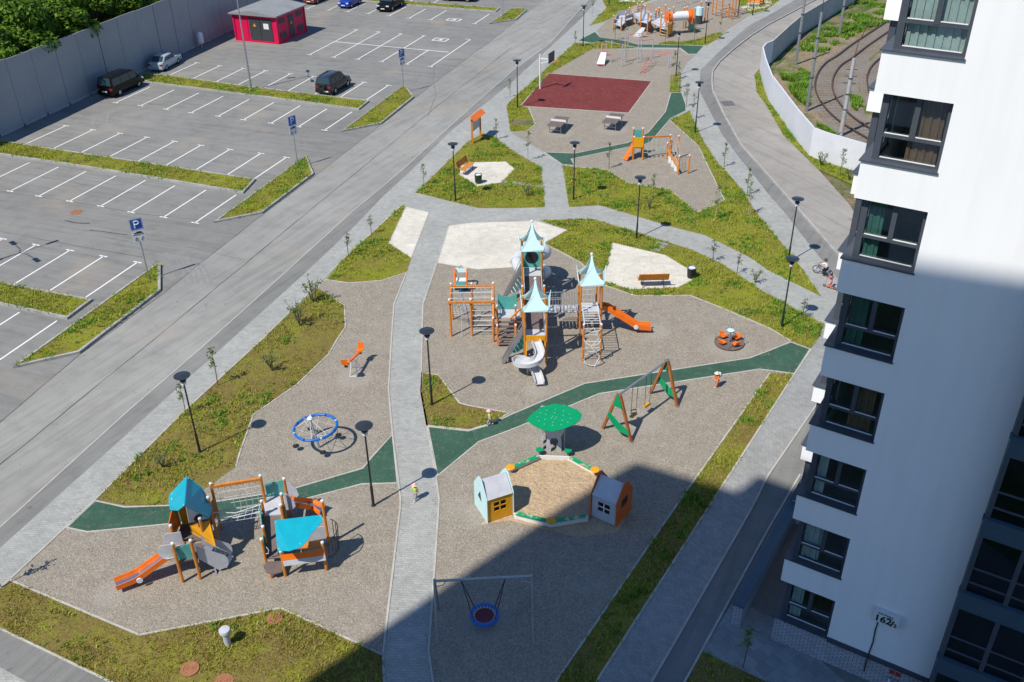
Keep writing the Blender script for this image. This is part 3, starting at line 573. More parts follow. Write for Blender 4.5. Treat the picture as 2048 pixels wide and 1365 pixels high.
spots = [(697, 512, 3, 'thin bare sapling on the lawn corner between the road walk and the small white pad'),
 (600, 652, 2, 'bushy green sapling on the long roadside lawn near the seesaw'), (628, 606, 2, 'bushy sapling at the top end of the long roadside lawn'),
 (436, 772, 0, 'thin sapling on the edge of the long roadside lawn'), (372, 830, 0, 'thin sapling by the road walk behind the lamp on the brown lawn'), (326, 935, 4, 'low sapling in the brown grass of the long roadside lawn'), (545, 742, 4, 'small sapling in the middle of the long roadside lawn'),
 (2, 1176, 1, 'leafy sapling at the tip of the brown lawn by the road walk'),
 (743, 470, 3, 'thin sapling beside the small white pad'), (848, 372, 0, 'sapling at the lawn corner behind the bench with the orange backrest'), (993, 280, 0, 'sapling beside the orange notice board'), (1056, 322, 1, 'tall pale sapling at the path bend by the table tennis gravel'),
 (1054, 394, 4, 'bushy sapling beside the row of stepping slabs'), (1218, 338, 0, 'thin sapling at the gravel corner near the small climbing set'), (1305, 398, 0, 'sapling on the lawn between two lamps south of the small climbing set'), (1298, 418, 4, 'low bush on the lawn beside the curved path'),
 (1430, 441, 1, 'pale barked sapling at the pointed tip of the gravel'), (1496, 432, 1, 'pale barked sapling on the lawn beside the east walk'), (1494, 392, 0, 'thin sapling on the lawn beside the east walk'), (1425, 524, 3, 'dark twiggy sapling between the bin and the curved path'), (1474, 548, 3, 'dark twiggy sapling on the lawn past the bin'),
 (1510, 566, 4, 'low sapling on the lawn past the bin'), (1604, 640, 3, 'thin sapling at the foot of the lamp by the children on wheels'), (1385, 240, 1, 'leafy sapling where the green rubber path meets the east walk'), (1345, 162, 1, 'leafy sapling in the small square lawn by the red court'), (1356, 178, 1, 'leafy sapling in the small square lawn, on its rubber path side'),
 (1372, 215, 0, 'thin sapling beside the widening of the green rubber path'), (1448, 335, 0, 'sapling on the east lawn beside the small climbing set'), (1184, 34, 1, 'pale sapling in the walk near the many-post play set'), (1230, 82, 0, 'light green sapling beside the pull-up frame'), (1440, 70, 1, 'leafy sapling on the thin lawn strip by the east walk'), (1388, 84, 0, 'thin sapling on the thin lawn strip'), (1330, 88, 0, 'thin sapling at the pointed end of the thin lawn strip'),
 (1642, 332, 4, 'small shrub in the verge against the white barrier'), (1680, 352, 0, 'small sapling in the verge against the white barrier'), (1698, 362, 4, 'small shrub in the verge near the tower'), (1486, 1335, 0, 'leafy seedling in the shaded lawn beside the tower apron'), (1150, 95, 0, 'sapling on the lawn strip beside the hoop'), (1020, 195, 0, 'sapling at the corner of the road walk by the red court')]
for i, (u, v, k, lab) in enumerate(spots):
    p = g(u, v); loc = (p.x, p.y, .015); s = random.uniform(.85, 1.15)
    dup(SP[k], loc, random.random()*6.28, lab, (s, s, s))
for s in SP:
    for ch in list(s.children): bpy.data.objects.remove(ch)
    bpy.data.objects.remove(s)

# ================================================================ BOUNDARY FENCE, BARRIER, RAILS
t = thing('boundary_fence', 'tall grey sheet-panel fence along the back of the parking lot', 'fence', (FA.x, FA.y, 0))
pw = 3.0; k = -14
while k < 30:
    a = FA+FD*(k*pw+.02)+FN*.05; b = FA+FD*(k*pw+pw-.02)+FN*.05; h = 5.85+random.uniform(-.05, .05)
    off = FN*random.uniform(-.02, .02)
    p = MB(); p.hexa([a+off, b+off, b+off+FN*.09, a+off+FN*.09]+[q+Vector((0, 0, h)) for q in (a+off, b+off, b+off+FN*.09, a+off+FN*.09)]); 
    for v in p.v[:4]: v.z = .18
    mesh_obj('fence_panel', p, M['fence_panel'], t)
    c = MB().box((*(a-FD*.02+FN*.05)[:2], 2.9), (.045, .1, 5.8), math.atan2(FD.y, FD.x)); mesh_obj('fence_post', c, M['navy'], t)
    mesh_obj('base_beam', MB().beam(Vector((a.x, a.y, .1))+FD*.1, Vector((b.x, b.y, .1))-FD*.1, .2, .2), M['concrete'], t); k += 1
BR = [(1900, 415), (1800, 372), (1725, 348), (1643, 322), (1618, 312), (1586, 272), (1536, 200), (1524, 165), (1519, 141), (1526, 132), (1540, 126), (1575, 92), (1600, 70), (1661, 32), (1721, 0), (1830, -50)]
BW = [g(*p) for p in BR]
t = thing('noise_barrier', 'white panelled barrier wall curving between the east road and the tram tracks', 'wall', BW[8])
for i, (a, b) in enumerate(zip(BW, BW[1:])):
    d = (b-a); n = max(1, round(d.length/3.2)); d.normalize(); s = Vector((d.y, -d.x, 0))
    for k in range(n):
        p0 = a.lerp(b, k/n)+d*(.012 if k else .0); p1 = a.lerp(b, (k+1)/n)
        mesh_obj('barrier_panel', MB().hexa([Vector((q.x, q.y, z)) for z in (0.0, 2.3) for q in (p0, p1, p1+s*.12, p0+s*.12)]), M['barrier'] if i < 10 else M['concrete'], t)
# tram tracks
def curve(px, n=10):
    P = [g(*p) for p in px]; Q = []
    for i in range(len(P)-1):
        p0, p1, p2, p3 = P[max(i-1, 0)], P[i], P[i+1], P[min(i+2, len(P)-1)]
        for k in range(n):
            s = k/n; Q.append(.5*((2*p1)+(p2-p0)*s+(2*p0-5*p1+4*p2-p3)*s*s+(3*p1-p0-3*p2+p3)*s**3))
    Q.append(P[-1]); return Q
sheet('ballast', [(1900, 420), (1725, 330), (1643, 300), (1560, 190), (1545, 140), (1620, 75), (1760, 10), (1900, -50), (2300, -50), (2300, 420)], -.03, 'embankment')
sheet('ballast', [(1850, 350), (1725, 305), (1660, 258), (1622, 212), (1618, 165), (1640, 125), (1690, 92), (1790, 35), (1820, 60), (1740, 115), (1715, 170), (1730, 230), (1850, 310)], -.02, 'ballast')
sheet('ballast', [(1750, 230), (1722, 190), (1718, 150), (1745, 118), (1830, 70), (1900, 100), (1900, 300)], -.016, 'ballast')
M['rail'] = paint('rail_steel', (.16, .085, .055), .55, .2, .5); M['sleeper'] = wood('sleeper', (.2, .165, .135))
c1 = curve([(1850, 330), (1731, 266), (1686, 236), (1661, 209), (1649, 186), (1647, 168), (1653, 148), (1667, 130), (1690, 115), (1720, 92), (1785, 48)])
c2 = curve([(1900, 300), (1800, 225), (1760, 195), (1752, 172), (1752, 152), (1765, 130), (1800, 105), (1870, 70)])
for ci, c in enumerate((c1, c2)):
    t = thing('tram_track', ['curved rusty tram track nearest the white barrier', 'second curved tram track half hidden by the white tower'][ci], 'track', c[len(c)//2]); acc = 0
    for s in (-1, 1):
        L = []
        for i, p in enumerate(c):
            d = (c[min(i+1, len(c)-1)]-c[max(i-1, 0)]).normalized(); L.append(p+Vector((-d.y, d.x, 0))*(.79*s)+Vector((0, 0, .14)))
        mesh_obj('rail', MB().tube(L, .075, 6), M['rail'], t)
    for i in range(len(c)-1):
        acc += (c[i+1]-c[i]).length
        while acc > .75:
            acc -= .75; d = (c[i+1]-c[i]).normalized(); n = Vector((-d.y, d.x, 0)); p = c[i+1]-d*acc
            mesh_obj('sleeper', MB().beam(p-n*1.2+Vector((0, 0, -.02)), p+n*1.2+Vector((0, 0, -.02)), .12, .06), M['sleeper'], t)
# overhead-line poles
for bpx, hh, lab, arm in (((1591, 129), 9, 'grey overhead-line pole just behind the bend of the barrier', 0), ((1613, 222), 8.5, 'grey overhead-line pole with a wire mast standing close behind the white barrier', 1), ((1678, 71), 9, 'grey overhead-line pole in the green weeds beyond the tracks', 0), ((1681, 272), 6.4, 'thick concrete pole with clamps and a long curved bracket beside the tram track', 2)):
    p = g(*bpx); t = thing('line_pole', lab, 'pole', (p.x, p.y, -.03), 0, 'overhead line poles'); z = Vector((0, 0, 1))
    mesh_obj('shaft', MB().tube([p, p+z*hh*.5, p+z*hh], [.19, .165, .14] if arm == 2 else [.15, .13, .11], 12), M['concrete'] if arm == 2 else M['steel'], t, True)
    for k in range(3): mesh_obj('clamp_band', MB().lathe(p+z*hh*(.35+.2*k), [(.18, -.05), (.18, .05)], 12), M['dark_door'], t)
    if arm == 1: mesh_obj('wire_mast', MB().tube([p+z*hh, p+z*(hh+2.2)], .03, 6), M['dark_door'], t)
    if arm == 2:
        mesh_obj('bracket', MB().tube([p+z*hh, p+Vector((.1, 0, hh+1.1)), p+Vector((.5, .1, hh+2.2)), p+Vector((1.4, .3, hh+2.9)), p+Vector((3.0, .8, hh+3.1))], .03, 6), M['rail'], t)
        for k in range(3): mesh_obj('cross_arm', MB().beam(p+Vector((-.5, .1, hh*.86-k*.55)), p+Vector((.45, -.1, hh*.86-k*.55)), .05), M['dark_door'], t)

# gravel kicked over the edgings onto paths and rubber: loose pebbles
pb = MB(); rr = random.Random(5)
for line, n in ((GV[0][3:13], 420), (GV[1][20:31], 420), (RB[0], 380), (RB[1], 420), (GV[3], 160), (court, 160), (GR['lawn_e'][6:9]+[GR['lawn_e'][0]], 120)):
    P_ = [g(*p) for p in line]
    for _ in range(n):
        i = rr.randrange(len(P_)-1); p = P_[i].lerp(P_[i+1], rr.random()); r_ = rr.uniform(.012, .03); x, y = p.x+rr.gauss(0, .22), p.y+rr.gauss(0, .22); z = .02
        pb.add([(x-r_, y-r_*.6, z), (x+r_, y-r_*.5, z), (x+r_*.2, y+r_, z), (x+r_*.1, y, z+r_*1.1)], [(0, 2, 1), (0, 1, 3), (1, 2, 3), (2, 0, 3)])
o = mesh_obj('loose_gravel', pb, paint('loose_pebbles', (.3, .265, .215), .9, .3, 0, 9)); o['kind'] = 'stuff'
# clods of soil and small stones in the rough lawns
pb = MB()
for k, n in (('lawn_sw', 420), ('lawn_w', 420), ('lawn_c', 60), ('lawn_bench', 120), ('lawn_pad', 160)):
    x, y = pxreg(GR[k], n*3)
    for a, b in list(zip(x, y))[:n]:
        r_ = rr.uniform(.02, .06); pb.add([(a-r_, b-r_*.6, .01), (a+r_, b-r_*.5, .01), (a+r_*.2, b+r_, .01), (a+r_*.1, b, .01+r_*.9)], [(0, 2, 1), (0, 1, 3), (1, 2, 3), (2, 0, 3)])
o = mesh_obj('soil_clods', pb, paint('clod_earth', (.2, .155, .1), .95, .35, 0, 3)); o['kind'] = 'stuff'
# ================================================================ WHITE TOWER
FAng = math.radians(147.406)
ft = Vector((-math.cos(FAng), -math.sin(FAng), 0)); fnn = Vector((-math.sin(FAng), math.cos(FAng), 0)); fnn = -fnn if fnn.y > 0 else fnn
B0 = g(1538.5, 1279)
def bp(t, d, z): return B0+ft*t-fnn*d+Vector((0, 0, z))       # t along the front, d depth behind it, z up
def bbox(mb, t0, t1, d0, d1, z0, z1):
    return mb.hexa([bp(t0, d0, z0), bp(t1, d0, z0), bp(t1, d1, z0), bp(t0, d1, z0), bp(t0, d0, z1), bp(t1, d0, z1), bp(t1, d1, z1), bp(t0, d1, z1)])
BT = thing('apartment_tower', 'white rendered apartment tower with dark corner windows and house number 162/2', 'building', (B0.x, B0.y, 0))
FH = 2.838; NF = 15; SILL = [18.27+FH*(k-6) for k in range(NF)]; WHT = 1.765; TW = 1.885; TE = 5.25; DS = 1.56; HT = SILL[-1]+3.3; DD = 6.4
tg = NT('window_glass'); tr_ = tg.n('ShaderNodeBsdfTransparent'); tr_.inputs[0].default_value = (.78, .84, .83, 1); gl = tg.n('ShaderNodeBsdfGlossy'); gl.inputs['Roughness'].default_value = .02; gl.inputs[0].default_value = (.85, .9, .95, 1)
lw = tg.n('ShaderNodeLayerWeight'); lw.inputs[0].default_value = .5; fr = tg.math('ADD', tg.math('MULTIPLY', tg.math('POWER', lw.outputs['Facing'], 4), .9), .07); ms = tg.n('ShaderNodeMixShader'); tg.l(fr, ms.inputs[0]); tg.l(tr_.outputs[0], ms.inputs[1]); tg.l(gl.outputs[0], ms.inputs[2]); tg.l(ms.outputs[0], tg.t.nodes['Material Output'].inputs[0])
M['glass'] = tg.m
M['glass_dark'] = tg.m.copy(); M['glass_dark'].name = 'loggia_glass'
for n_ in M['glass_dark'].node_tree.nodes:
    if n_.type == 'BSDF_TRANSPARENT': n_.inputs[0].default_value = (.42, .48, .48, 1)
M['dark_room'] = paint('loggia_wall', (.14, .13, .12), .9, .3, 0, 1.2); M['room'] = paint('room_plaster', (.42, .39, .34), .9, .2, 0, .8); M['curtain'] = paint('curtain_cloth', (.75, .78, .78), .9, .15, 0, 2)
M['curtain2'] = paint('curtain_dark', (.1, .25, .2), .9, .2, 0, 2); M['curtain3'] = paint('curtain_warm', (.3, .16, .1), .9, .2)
t = NT('plinth_brick'); b = t.n('ShaderNodeTexBrick'); mp = t.n('ShaderNodeMapping'); mp.inputs['Rotation'].default_value = (math.radians(90), 0, 0)
cr = t.n('ShaderNodeSeparateXYZ'); t.l(t.co, cr.inputs[0]); cx = t.n('ShaderNodeCombineXYZ')
t.l(t.math('ADD', t.math('MULTIPLY', cr.outputs[0], ft.x), t.math('MULTIPLY', cr.outputs[1], ft.y)), cx.inputs[0]); t.l(cr.outputs[2], cx.inputs[1]); t.l(cx.outputs[0], b.inputs['Vector'])
b.inputs['Scale'].default_value = 1; b.inputs['Brick Width'].default_value = .26; b.inputs['Row Height'].default_value = .085; b.inputs['Mortar Size'].default_value = .012
b.inputs['Color1'].default_value = (.34, .36, .4, 1); b.inputs['Color2'].default_value = (.46, .48, .52, 1); b.inputs['Mortar'].default_value = (.1, .11, .13, 1)
t.bump(t.math('MULTIPLY', b.outputs['Fac'], -1), .6, .01); M['plinth'] = t.done(b.outputs[0], .85)
# front and side walls
mesh_obj('front_wall', bbox(MB(), TW, TE, 0, .35, 1.12, HT), M['stucco'], BT)
mesh_obj('side_wall', bbox(MB(), 0, .35, DS, DD, 1.12, HT), M['stucco'], BT)
mesh_obj('plinth', bbox(bbox(MB(), .04, TE, .04, .4, -.1, 1.08), .04, .4, .4, DD, -.1, 1.08), M['plinth'], BT)
mesh_obj('plinth_flashing', bbox(MB(), TW+.01, TE, -.05, .3, 1.085, 1.3), M['navy'], BT)
mesh_obj('roof_slab', bbox(MB(), -.05, TE+4.6, -.05, DD+8, HT+.002, HT+.3), M['roof_grey'], BT)
for k in range(NF):
    z0 = (SILL[k-1]+WHT) if k else None
    if k: mesh_obj('spandrel', bbox(bbox(MB(), 0, TW, 0, .35, z0, SILL[k]-.04), 0, .35, .352, DS, z0, SILL[k]-.04), M['stucco'], BT)
    s, l = SILL[k], SILL[k]+WHT
    # sill flashing wraps the corner
    mesh_obj('sill', bbox(bbox(MB(), -.05, TW+.03, -.05, .33, s-.038, s), -.05, .33, .332, DS+.02, s-.038, s), M['navy'], BT)
    # corner window: posts, rails, panes set back in the opening
    r = .2; fwid = .09; fr_ = MB()
    bbox(fr_, r, r+.17, r, r+.17, s, l)                              # corner post
    bbox(fr_, TW-.1, TW, r, r+.1, s, l); mid = r+.17+(TW-.1-r-.17)*.5; bbox(fr_, mid-.065, mid+.065, r-.01, r+.1, s+.66, l)
    for zz, hh in ((s, .07), (s+.62, .1), (l-.06, .06)): bbox(fr_, r+.17, TW-.1, r, r+.1, zz, zz+hh); bbox(fr_, r, r+.1, r+.17, DS, zz, zz+hh)
    bbox(fr_, r, r+.1, DS-.1, DS, s, l)
    wn = mesh_obj('window', fr_, M['navy'], BT)
    for a0, a1, b0 in ((r+.2, mid-.08, s+.72), (mid+.08, TW-.12, s+.72), (r+.2, TW-.12, s+.072)): mesh_obj('drip_rail', bbox(MB(), a0, a1, r-.012, r+.02, b0, b0+.022), M['white'], wn)
    for (a0, a1, b0, b1) in ((r+.17, mid, s+.72, l-.06), (mid, TW-.1, s+.72, l-.06), (r+.17, TW-.1, s+.07, s+.62)): mesh_obj('pane', bbox(MB(), a0, a1, r+.045, r+.055, b0, b1), M['glass'], wn)
    mesh_obj('pane', bbox(MB(), r+.045, r+.055, r+.17, DS-.1, s+.07, l-.06), M['glass'], wn)
    room = MB(); bbox(room, .36, TE, 3.2, 3.3, s-.8, l+.3); bbox(room, .36, TE, .36, 3.2, s-.95, s-.8); bbox(room, .36, TE, .36, 3.2, l+.25, l+.3); bbox(room, 3.3, 3.4, .36, 3.2, s-.8, l+.3)
    mesh_obj('room', room, M['room'], BT)
    cu = MB(); n = 15 if k == 7 else (4, 6, 3, 7, 5, 4, 8)[k % 7]; c0 = r+.22+(.55 if k in (3, 6) else 0)
    for j in range(n):
        x0 = c0+j*.095; dd = r+.16+.035*(j % 2)
        bbox(cu, x0, x0+.09, dd, dd+.012, s+.02, l-.03)
    mesh_obj('curtain', cu, M['curtain' if k in (7, 2, 1, 0, 9) else ('curtain2' if k in (4, 5) else 'curtain3')], wn)
# far bay that projects from the side of the tower
mesh_obj('side_bay', bbox(bbox(MB(), -1.38, .33, DD+.02, DD+.3, 0, 1.1), -1.38, -1.1, DD+.3, DD+8, 0, 1.1), M['stucco'], BT)
mesh_obj('side_bay', bbox(MB(), .33, TE+4.5, DD+.02, DD+8, 0, HT), M['stucco'], BT)
for k in range(NF):
    z1 = SILL[k]; z0 = (SILL[k-1]+WHT+.31) if k else 1.1
    if z1-z0 > .1: mesh_obj('spandrel', bbox(bbox(MB(), -1.4, .33, DD, DD+.3, z0, z1-.04), -1.4, -1.1, DD+.302, DD+8, z0, z1-.04), M['stucco'], BT)
    mesh_obj('sill', bbox(bbox(MB(), -1.46, .33, DD-.06, DD+.25, z1-.038, z1), -1.46, -1.15, DD+.252, DD+8, z1-.038, z1), M['navy'], BT)
    l = z1+WHT+.3; q = MB(); bbox(q, -1.22, -1.02, DD+.16, DD+.3, z1, l); bbox(q, -.3, -.18, DD+.16, DD+.26, z1, l)
    for zz in (z1, z1+.62, l-.07): bbox(q, -1.02, .33, DD+.16, DD+.26, zz, zz+.08)
    bbox(q, -1.22, -1.12, DD+.3, DD+8, z1, z1+.08)
    wn = mesh_obj('window', q, M['navy'], BT)
    mesh_obj('pane', bbox(MB(), -1.02, .33, DD+.2, DD+.21, z1+.08, l-.07), M['glass'], wn)
    mesh_obj('pane', bbox(MB(), -1.18, -1.17, DD+.3, DD+8, z1+.08, l-.07), M['glass'], wn)
    mesh_obj('drip_rail', bbox(MB(), -1.0, .3, DD+.14, DD+.17, z1+.7, z1+.725), M['white'], wn)
    rm = MB(); bbox(rm, -1.0, .3, DD+2.2, DD+2.3, z1-.3, l+.2); bbox(rm, -1.05, .3, DD+.4, DD+2.2, z1-.35, z1-.3); mesh_obj('room', rm, M['room'], BT)
# dark glazed loggia column on the right
LF = -1.15
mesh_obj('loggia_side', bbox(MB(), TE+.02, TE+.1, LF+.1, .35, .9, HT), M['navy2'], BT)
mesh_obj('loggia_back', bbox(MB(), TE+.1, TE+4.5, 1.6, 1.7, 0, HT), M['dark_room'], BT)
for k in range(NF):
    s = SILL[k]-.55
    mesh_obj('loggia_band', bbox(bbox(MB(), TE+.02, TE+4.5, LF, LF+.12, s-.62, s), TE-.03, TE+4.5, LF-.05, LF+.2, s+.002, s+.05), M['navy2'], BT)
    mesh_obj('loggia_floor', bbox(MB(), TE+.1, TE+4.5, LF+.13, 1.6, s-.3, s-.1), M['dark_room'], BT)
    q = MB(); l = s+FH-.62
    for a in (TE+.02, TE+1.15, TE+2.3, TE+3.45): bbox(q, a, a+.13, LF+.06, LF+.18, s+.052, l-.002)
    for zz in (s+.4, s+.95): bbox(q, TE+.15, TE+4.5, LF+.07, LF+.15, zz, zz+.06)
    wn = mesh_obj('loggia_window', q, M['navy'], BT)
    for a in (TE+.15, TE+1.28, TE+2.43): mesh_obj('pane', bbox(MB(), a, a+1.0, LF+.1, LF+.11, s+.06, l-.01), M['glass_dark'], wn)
# number plate, cable, hydrant marks
PT = thing('house_number_sign', 'white box sign reading 162/2 on the tower wall', 'sign', tuple(bp(3.5, 0, 3.3)))
bx_ = mesh_obj('sign_box', bbox(MB(), 3.12, 3.95, -.16, -.002, 3.0, 3.52), M['white'], PT)
def text(body, size, t, z, d, name, parent, mat, ang=None, ext=.002):
    cu = bpy.data.curves.new('txt', 'FONT'); cu.body = body; cu.size = size; cu.extrude = ext; cu.offset = size*.028; cu.resolution_u = 3
    o = bpy.data.objects.new('txt', cu); COL.objects.link(o); dg = bpy.context.evaluated_depsgraph_get(); me = bpy.data.meshes.new_from_object(o.evaluated_get(dg)); bpy.data.objects.remove(o)
    me.materials.clear(); me.materials.append(mat); off = root_of(parent).location
    for v in me.vertices: v.co = bp(t+v.co.x, d-v.co.z, z+v.co.y)-off
    me.name = name; return put(bpy.data.objects.new(name, me), parent)
text('162', .37, 3.17, 3.07, -.164, 'number', bx_, M['sign_text'], ext=.004); text('/', .36, 3.69, 3.04, -.164, 'number', bx_, M['sign_text'], ext=.004); text('2', .2, 3.79, 3.06, -.164, 'number', bx_, M['sign_text'], ext=.004)
ln = MB(); x = 3.26
for wd in (.05, .07, .04, .06, .05, .07, .05): bbox(ln, x, x+wd, -.166, -.161, 3.4, 3.435); x += wd+.012
x = 3.55
for wd in (.05, .06, .05): bbox(ln, x, x+wd, -.166, -.161, 3.345, 3.375); x += wd+.012
mesh_obj('street_name_line', ln, M['sign_text'], bx_)
cb = mesh_obj('sign_cable', MB().tube([bp(3.32, -.03, 3.0), bp(3.3, -.03, 2.5), bp(3.33, -.03, 1.9), bp(3.3, -.03, 1.34), bp(3.3, -.08, 1.2), bp(3.3, -.01, .4)], .022, 6), M['black'], PT)
for a in (4.05, 4.25):
    mesh_obj('hydrant_plate', bbox(MB(), a, a+.16, .005, .03, .78, .95), paint('red_plate', (.5, .02, .02), .5, .05), BT)
    p = bp(a+.08, -.02, .35); mesh_obj('hydrant_pipe', MB().tube([bp(a+.08, .1, .6), bp(a+.08, -.08, .6), bp(a+.08, -.14, .5)], .045, 8), M['steel'], BT)
# low ramp wall beside the tower
a, b = g(1461, 1249), g(1590, 1010); d = (b-a).normalized(); s = Vector((d.y, -d.x, 0)); zz = Vector((0, 0, 1)); b = b+d*5
RW = thing('ramp_wall', 'low brick ramp wall with a dark metal cap beside the white tower', 'wall', a)
q = [a, b, b+s*.34, a+s*.34]; mesh_obj('wall', MB().hexa(q+[p+zz*1.05 for p in q]), M['plinth'], RW)
q = [a-s*.05-d*.05, b-s*.05, b+s*.39, a+s*.39-d*.05]; mesh_obj('cap', MB().hexa([p+zz*1.052 for p in q]+[p+zz*1.12 for p in q]), M['navy2'], RW)
a2, b2 = a+s*.36, b+s*.36
RF = mesh_obj('ramp_floor', MB().add([a2+d*.2, a2+s*1.9, b2+s*1.9-zz*1.6, b2-zz*1.6], [[0, 1, 2, 3]]), M['slab_grey']); struct(RF)
for v in RF.data.vertices: v.co.z += .012

# ================================================================ THE BUILDING THE VIEW IS TAKEN FROM (out of frame, casts the big shadow)
HB = 55.5
def op(t, n, z): return Vector((0, 0, 0))+ft*t+fnn*n+Vector((0, 0, z))
pl = [(-22.2, 3.2), (-17.25, 2.75), (-17.2, 1.25), (-11.3, 1.2), (-11.2, -1.15), (-5.0, -1.5), (-4.9, 1.6), (4, 1.6), (4, 24), (-27.6, 24)]
for u_, v_ in ((560, 1415), (633, 1365), (689, 1323), (765, 1275), (810, 1242), (848, 1217), (878, 1210), (886, 1195), (901, 1174), (942, 1157), (980, 1121), (1024, 1098), (1061, 1070), (1104, 1037), (1137, 1006), (1176, 987), (1223, 952)):
    q_ = g(u_, v_); q_ = Vector((q_.x-SH.x*HB, q_.y-SH.y*HB, 0)); pl.append((q_.dot(ft), q_.dot(fnn)))
pl = [(a-.18*(HB-48.9), b+.703*(HB-48.9)) for a, b in pl[:10]]+pl[10:]
OB = thing('apartment_block', 'tall apartment block with stepped front beside the playground', 'building', tuple(op(-22, 3, 0)))
mesh_obj('wall', MB().add([op(a, b, -.1) for a, b in pl]+[op(a, b, HB) for a, b in pl], [list(range(len(pl)))[::-1], list(range(len(pl), 2*len(pl)))]+[[i, (i+1) % len(pl), len(pl)+(i+1) % len(pl), len(pl)+i] for i in range(len(pl))]), M['stucco'], OB)
for (t0, n0, t1) in ((-22.8, 7.7, -18.8), (-17.8, 5.85, -13), (-11.8, 3.4, -6.8)):
    for k in range(15):
        z = 2.2+k*3.05; c = MB(); A, B = op(t0+.5, n0-.16, z), op(t1-.5, n0-.16, z); e = fnn*.3
        c.hexa([A, B, B+e, A+e]+[p+zz*1.7 for p in (A, B, B+e, A+e)]); mesh_obj('window', c, M['navy'], OB)
# ================================================================ STREET FURNITURE
def lamp_proto():
    t = thing('park_lamp', '', 'lamp', (0, 0, 0), 0, 'black disc-topped park lamps')
    mesh_obj('pole', MB().lathe((0, 0, 0), [(.1, -.02), (.1, .02), (.062, .04), (.062, 1.05), (.045, 1.1), (.036, 3.8)], 10), M['black'], t, True, True)
    mesh_obj('collar', MB().lathe((0, 0, 3.8), [(.05, 0), (.115, .03), (.115, .13), (.06, .16)], 12), M['white'], t, True, True)
    mesh_obj('lamp_head', MB().lathe((0, 0, 3.96), [(.085, 0), (.15, .05), (.11, .2), (.05, .24)], 14), M['black'], t, True, True)
    mesh_obj('disc', MB().lathe((0, 0, 4.2), [(.05, 0), (.36, .055), (.365, .07), (.05, .115), (.01, .12)], 28), M['lampdisc'], t, True, True)
    return t
M['lampdisc'] = paint('lamp_disc', (.028, .034, .042), .35, .1)
LP = lamp_proto(); ll = [((400, 905), 'black park lamp on the brown roadside lawn above the teal-roofed play tower'), ((747, 1012), 'black park lamp between the green rubber path and the second play tower'), ((864, 810), 'black park lamp on the small lawn triangle beside the central path'), ((911, 402), 'black park lamp on the lawn with the orange bench and green bin'), ((1147, 400), 'black park lamp on the lawn south of the small climbing set, by the path fork'), ((1273, 477), 'black park lamp between the curved path and the pad with the black bin'), ((1563, 655), 'black park lamp near the tip of the lawn by the merry-go-round'), ((1390, 266), 'black park lamp on the east lawn beside the green rubber path'), ((1035, 216), 'black park lamp at the corner of the red court'), ((1166, 93), 'black park lamp where the narrow green rubber path meets the road walk'), ((1352, 152), 'black park lamp in the small square lawn between the red court and the east walk'), ((1410, 87), 'black park lamp on the thin lawn strip by the curved kerb'), ((1218, 13), 'black park lamp on the lawn behind the many-post timber play set'), ((1505, 31), 'black park lamp beside the bench past the orange climbing frame'), (None, 'black park lamp on the lawn beside the east walk, above the boy on the bicycle')]
for i, (px, lab) in enumerate(ll):
    p = g(*px) if px else g(1596, 398, 4.28); p.z = .014
    if i == 0: LP.location = p; LP['label'] = lab
    else: dup(LP, p, i*.7, lab)
# tall lot masts
def mast(loc, lab, rz):
    t = thing('lot_mast', lab, 'lamp', loc, rz, 'tall lighting masts of the lot')
    mesh_obj('shaft', MB().lathe((0, 0, 0), [(.2, -.02), (.2, .03), (.11, .05), (.05, 8.9)], 12), M['steel'], t, True, True)
    for k in range(4):
        a = k*math.pi/2+.3; d = Vector((math.cos(a), math.sin(a), 0))
        mesh_obj('arm', MB().tube([(0, 0, 8.6), d*.5+Vector((0, 0, 8.95)), d*1.5+Vector((0, 0, 9.05))], .03, 6), M['steel'], t, True, True)
        mesh_obj('luminaire', MB().box(d*1.85+Vector((0, 0, 9.05)), (.75, .26, .1), a), M['black'], t, False, True)
p = g(503, 181); mast((p.x, p.y, .11), 'galvanised lighting mast on the lawn strip beside the parked dark off-roader', 0)
p = g(47, 504)-Vector((SH.x, SH.y, 0))*8.95; mast((p.x, p.y, 0), 'galvanised lighting mast whose four-armed shadow falls on the near parking bays', .5)
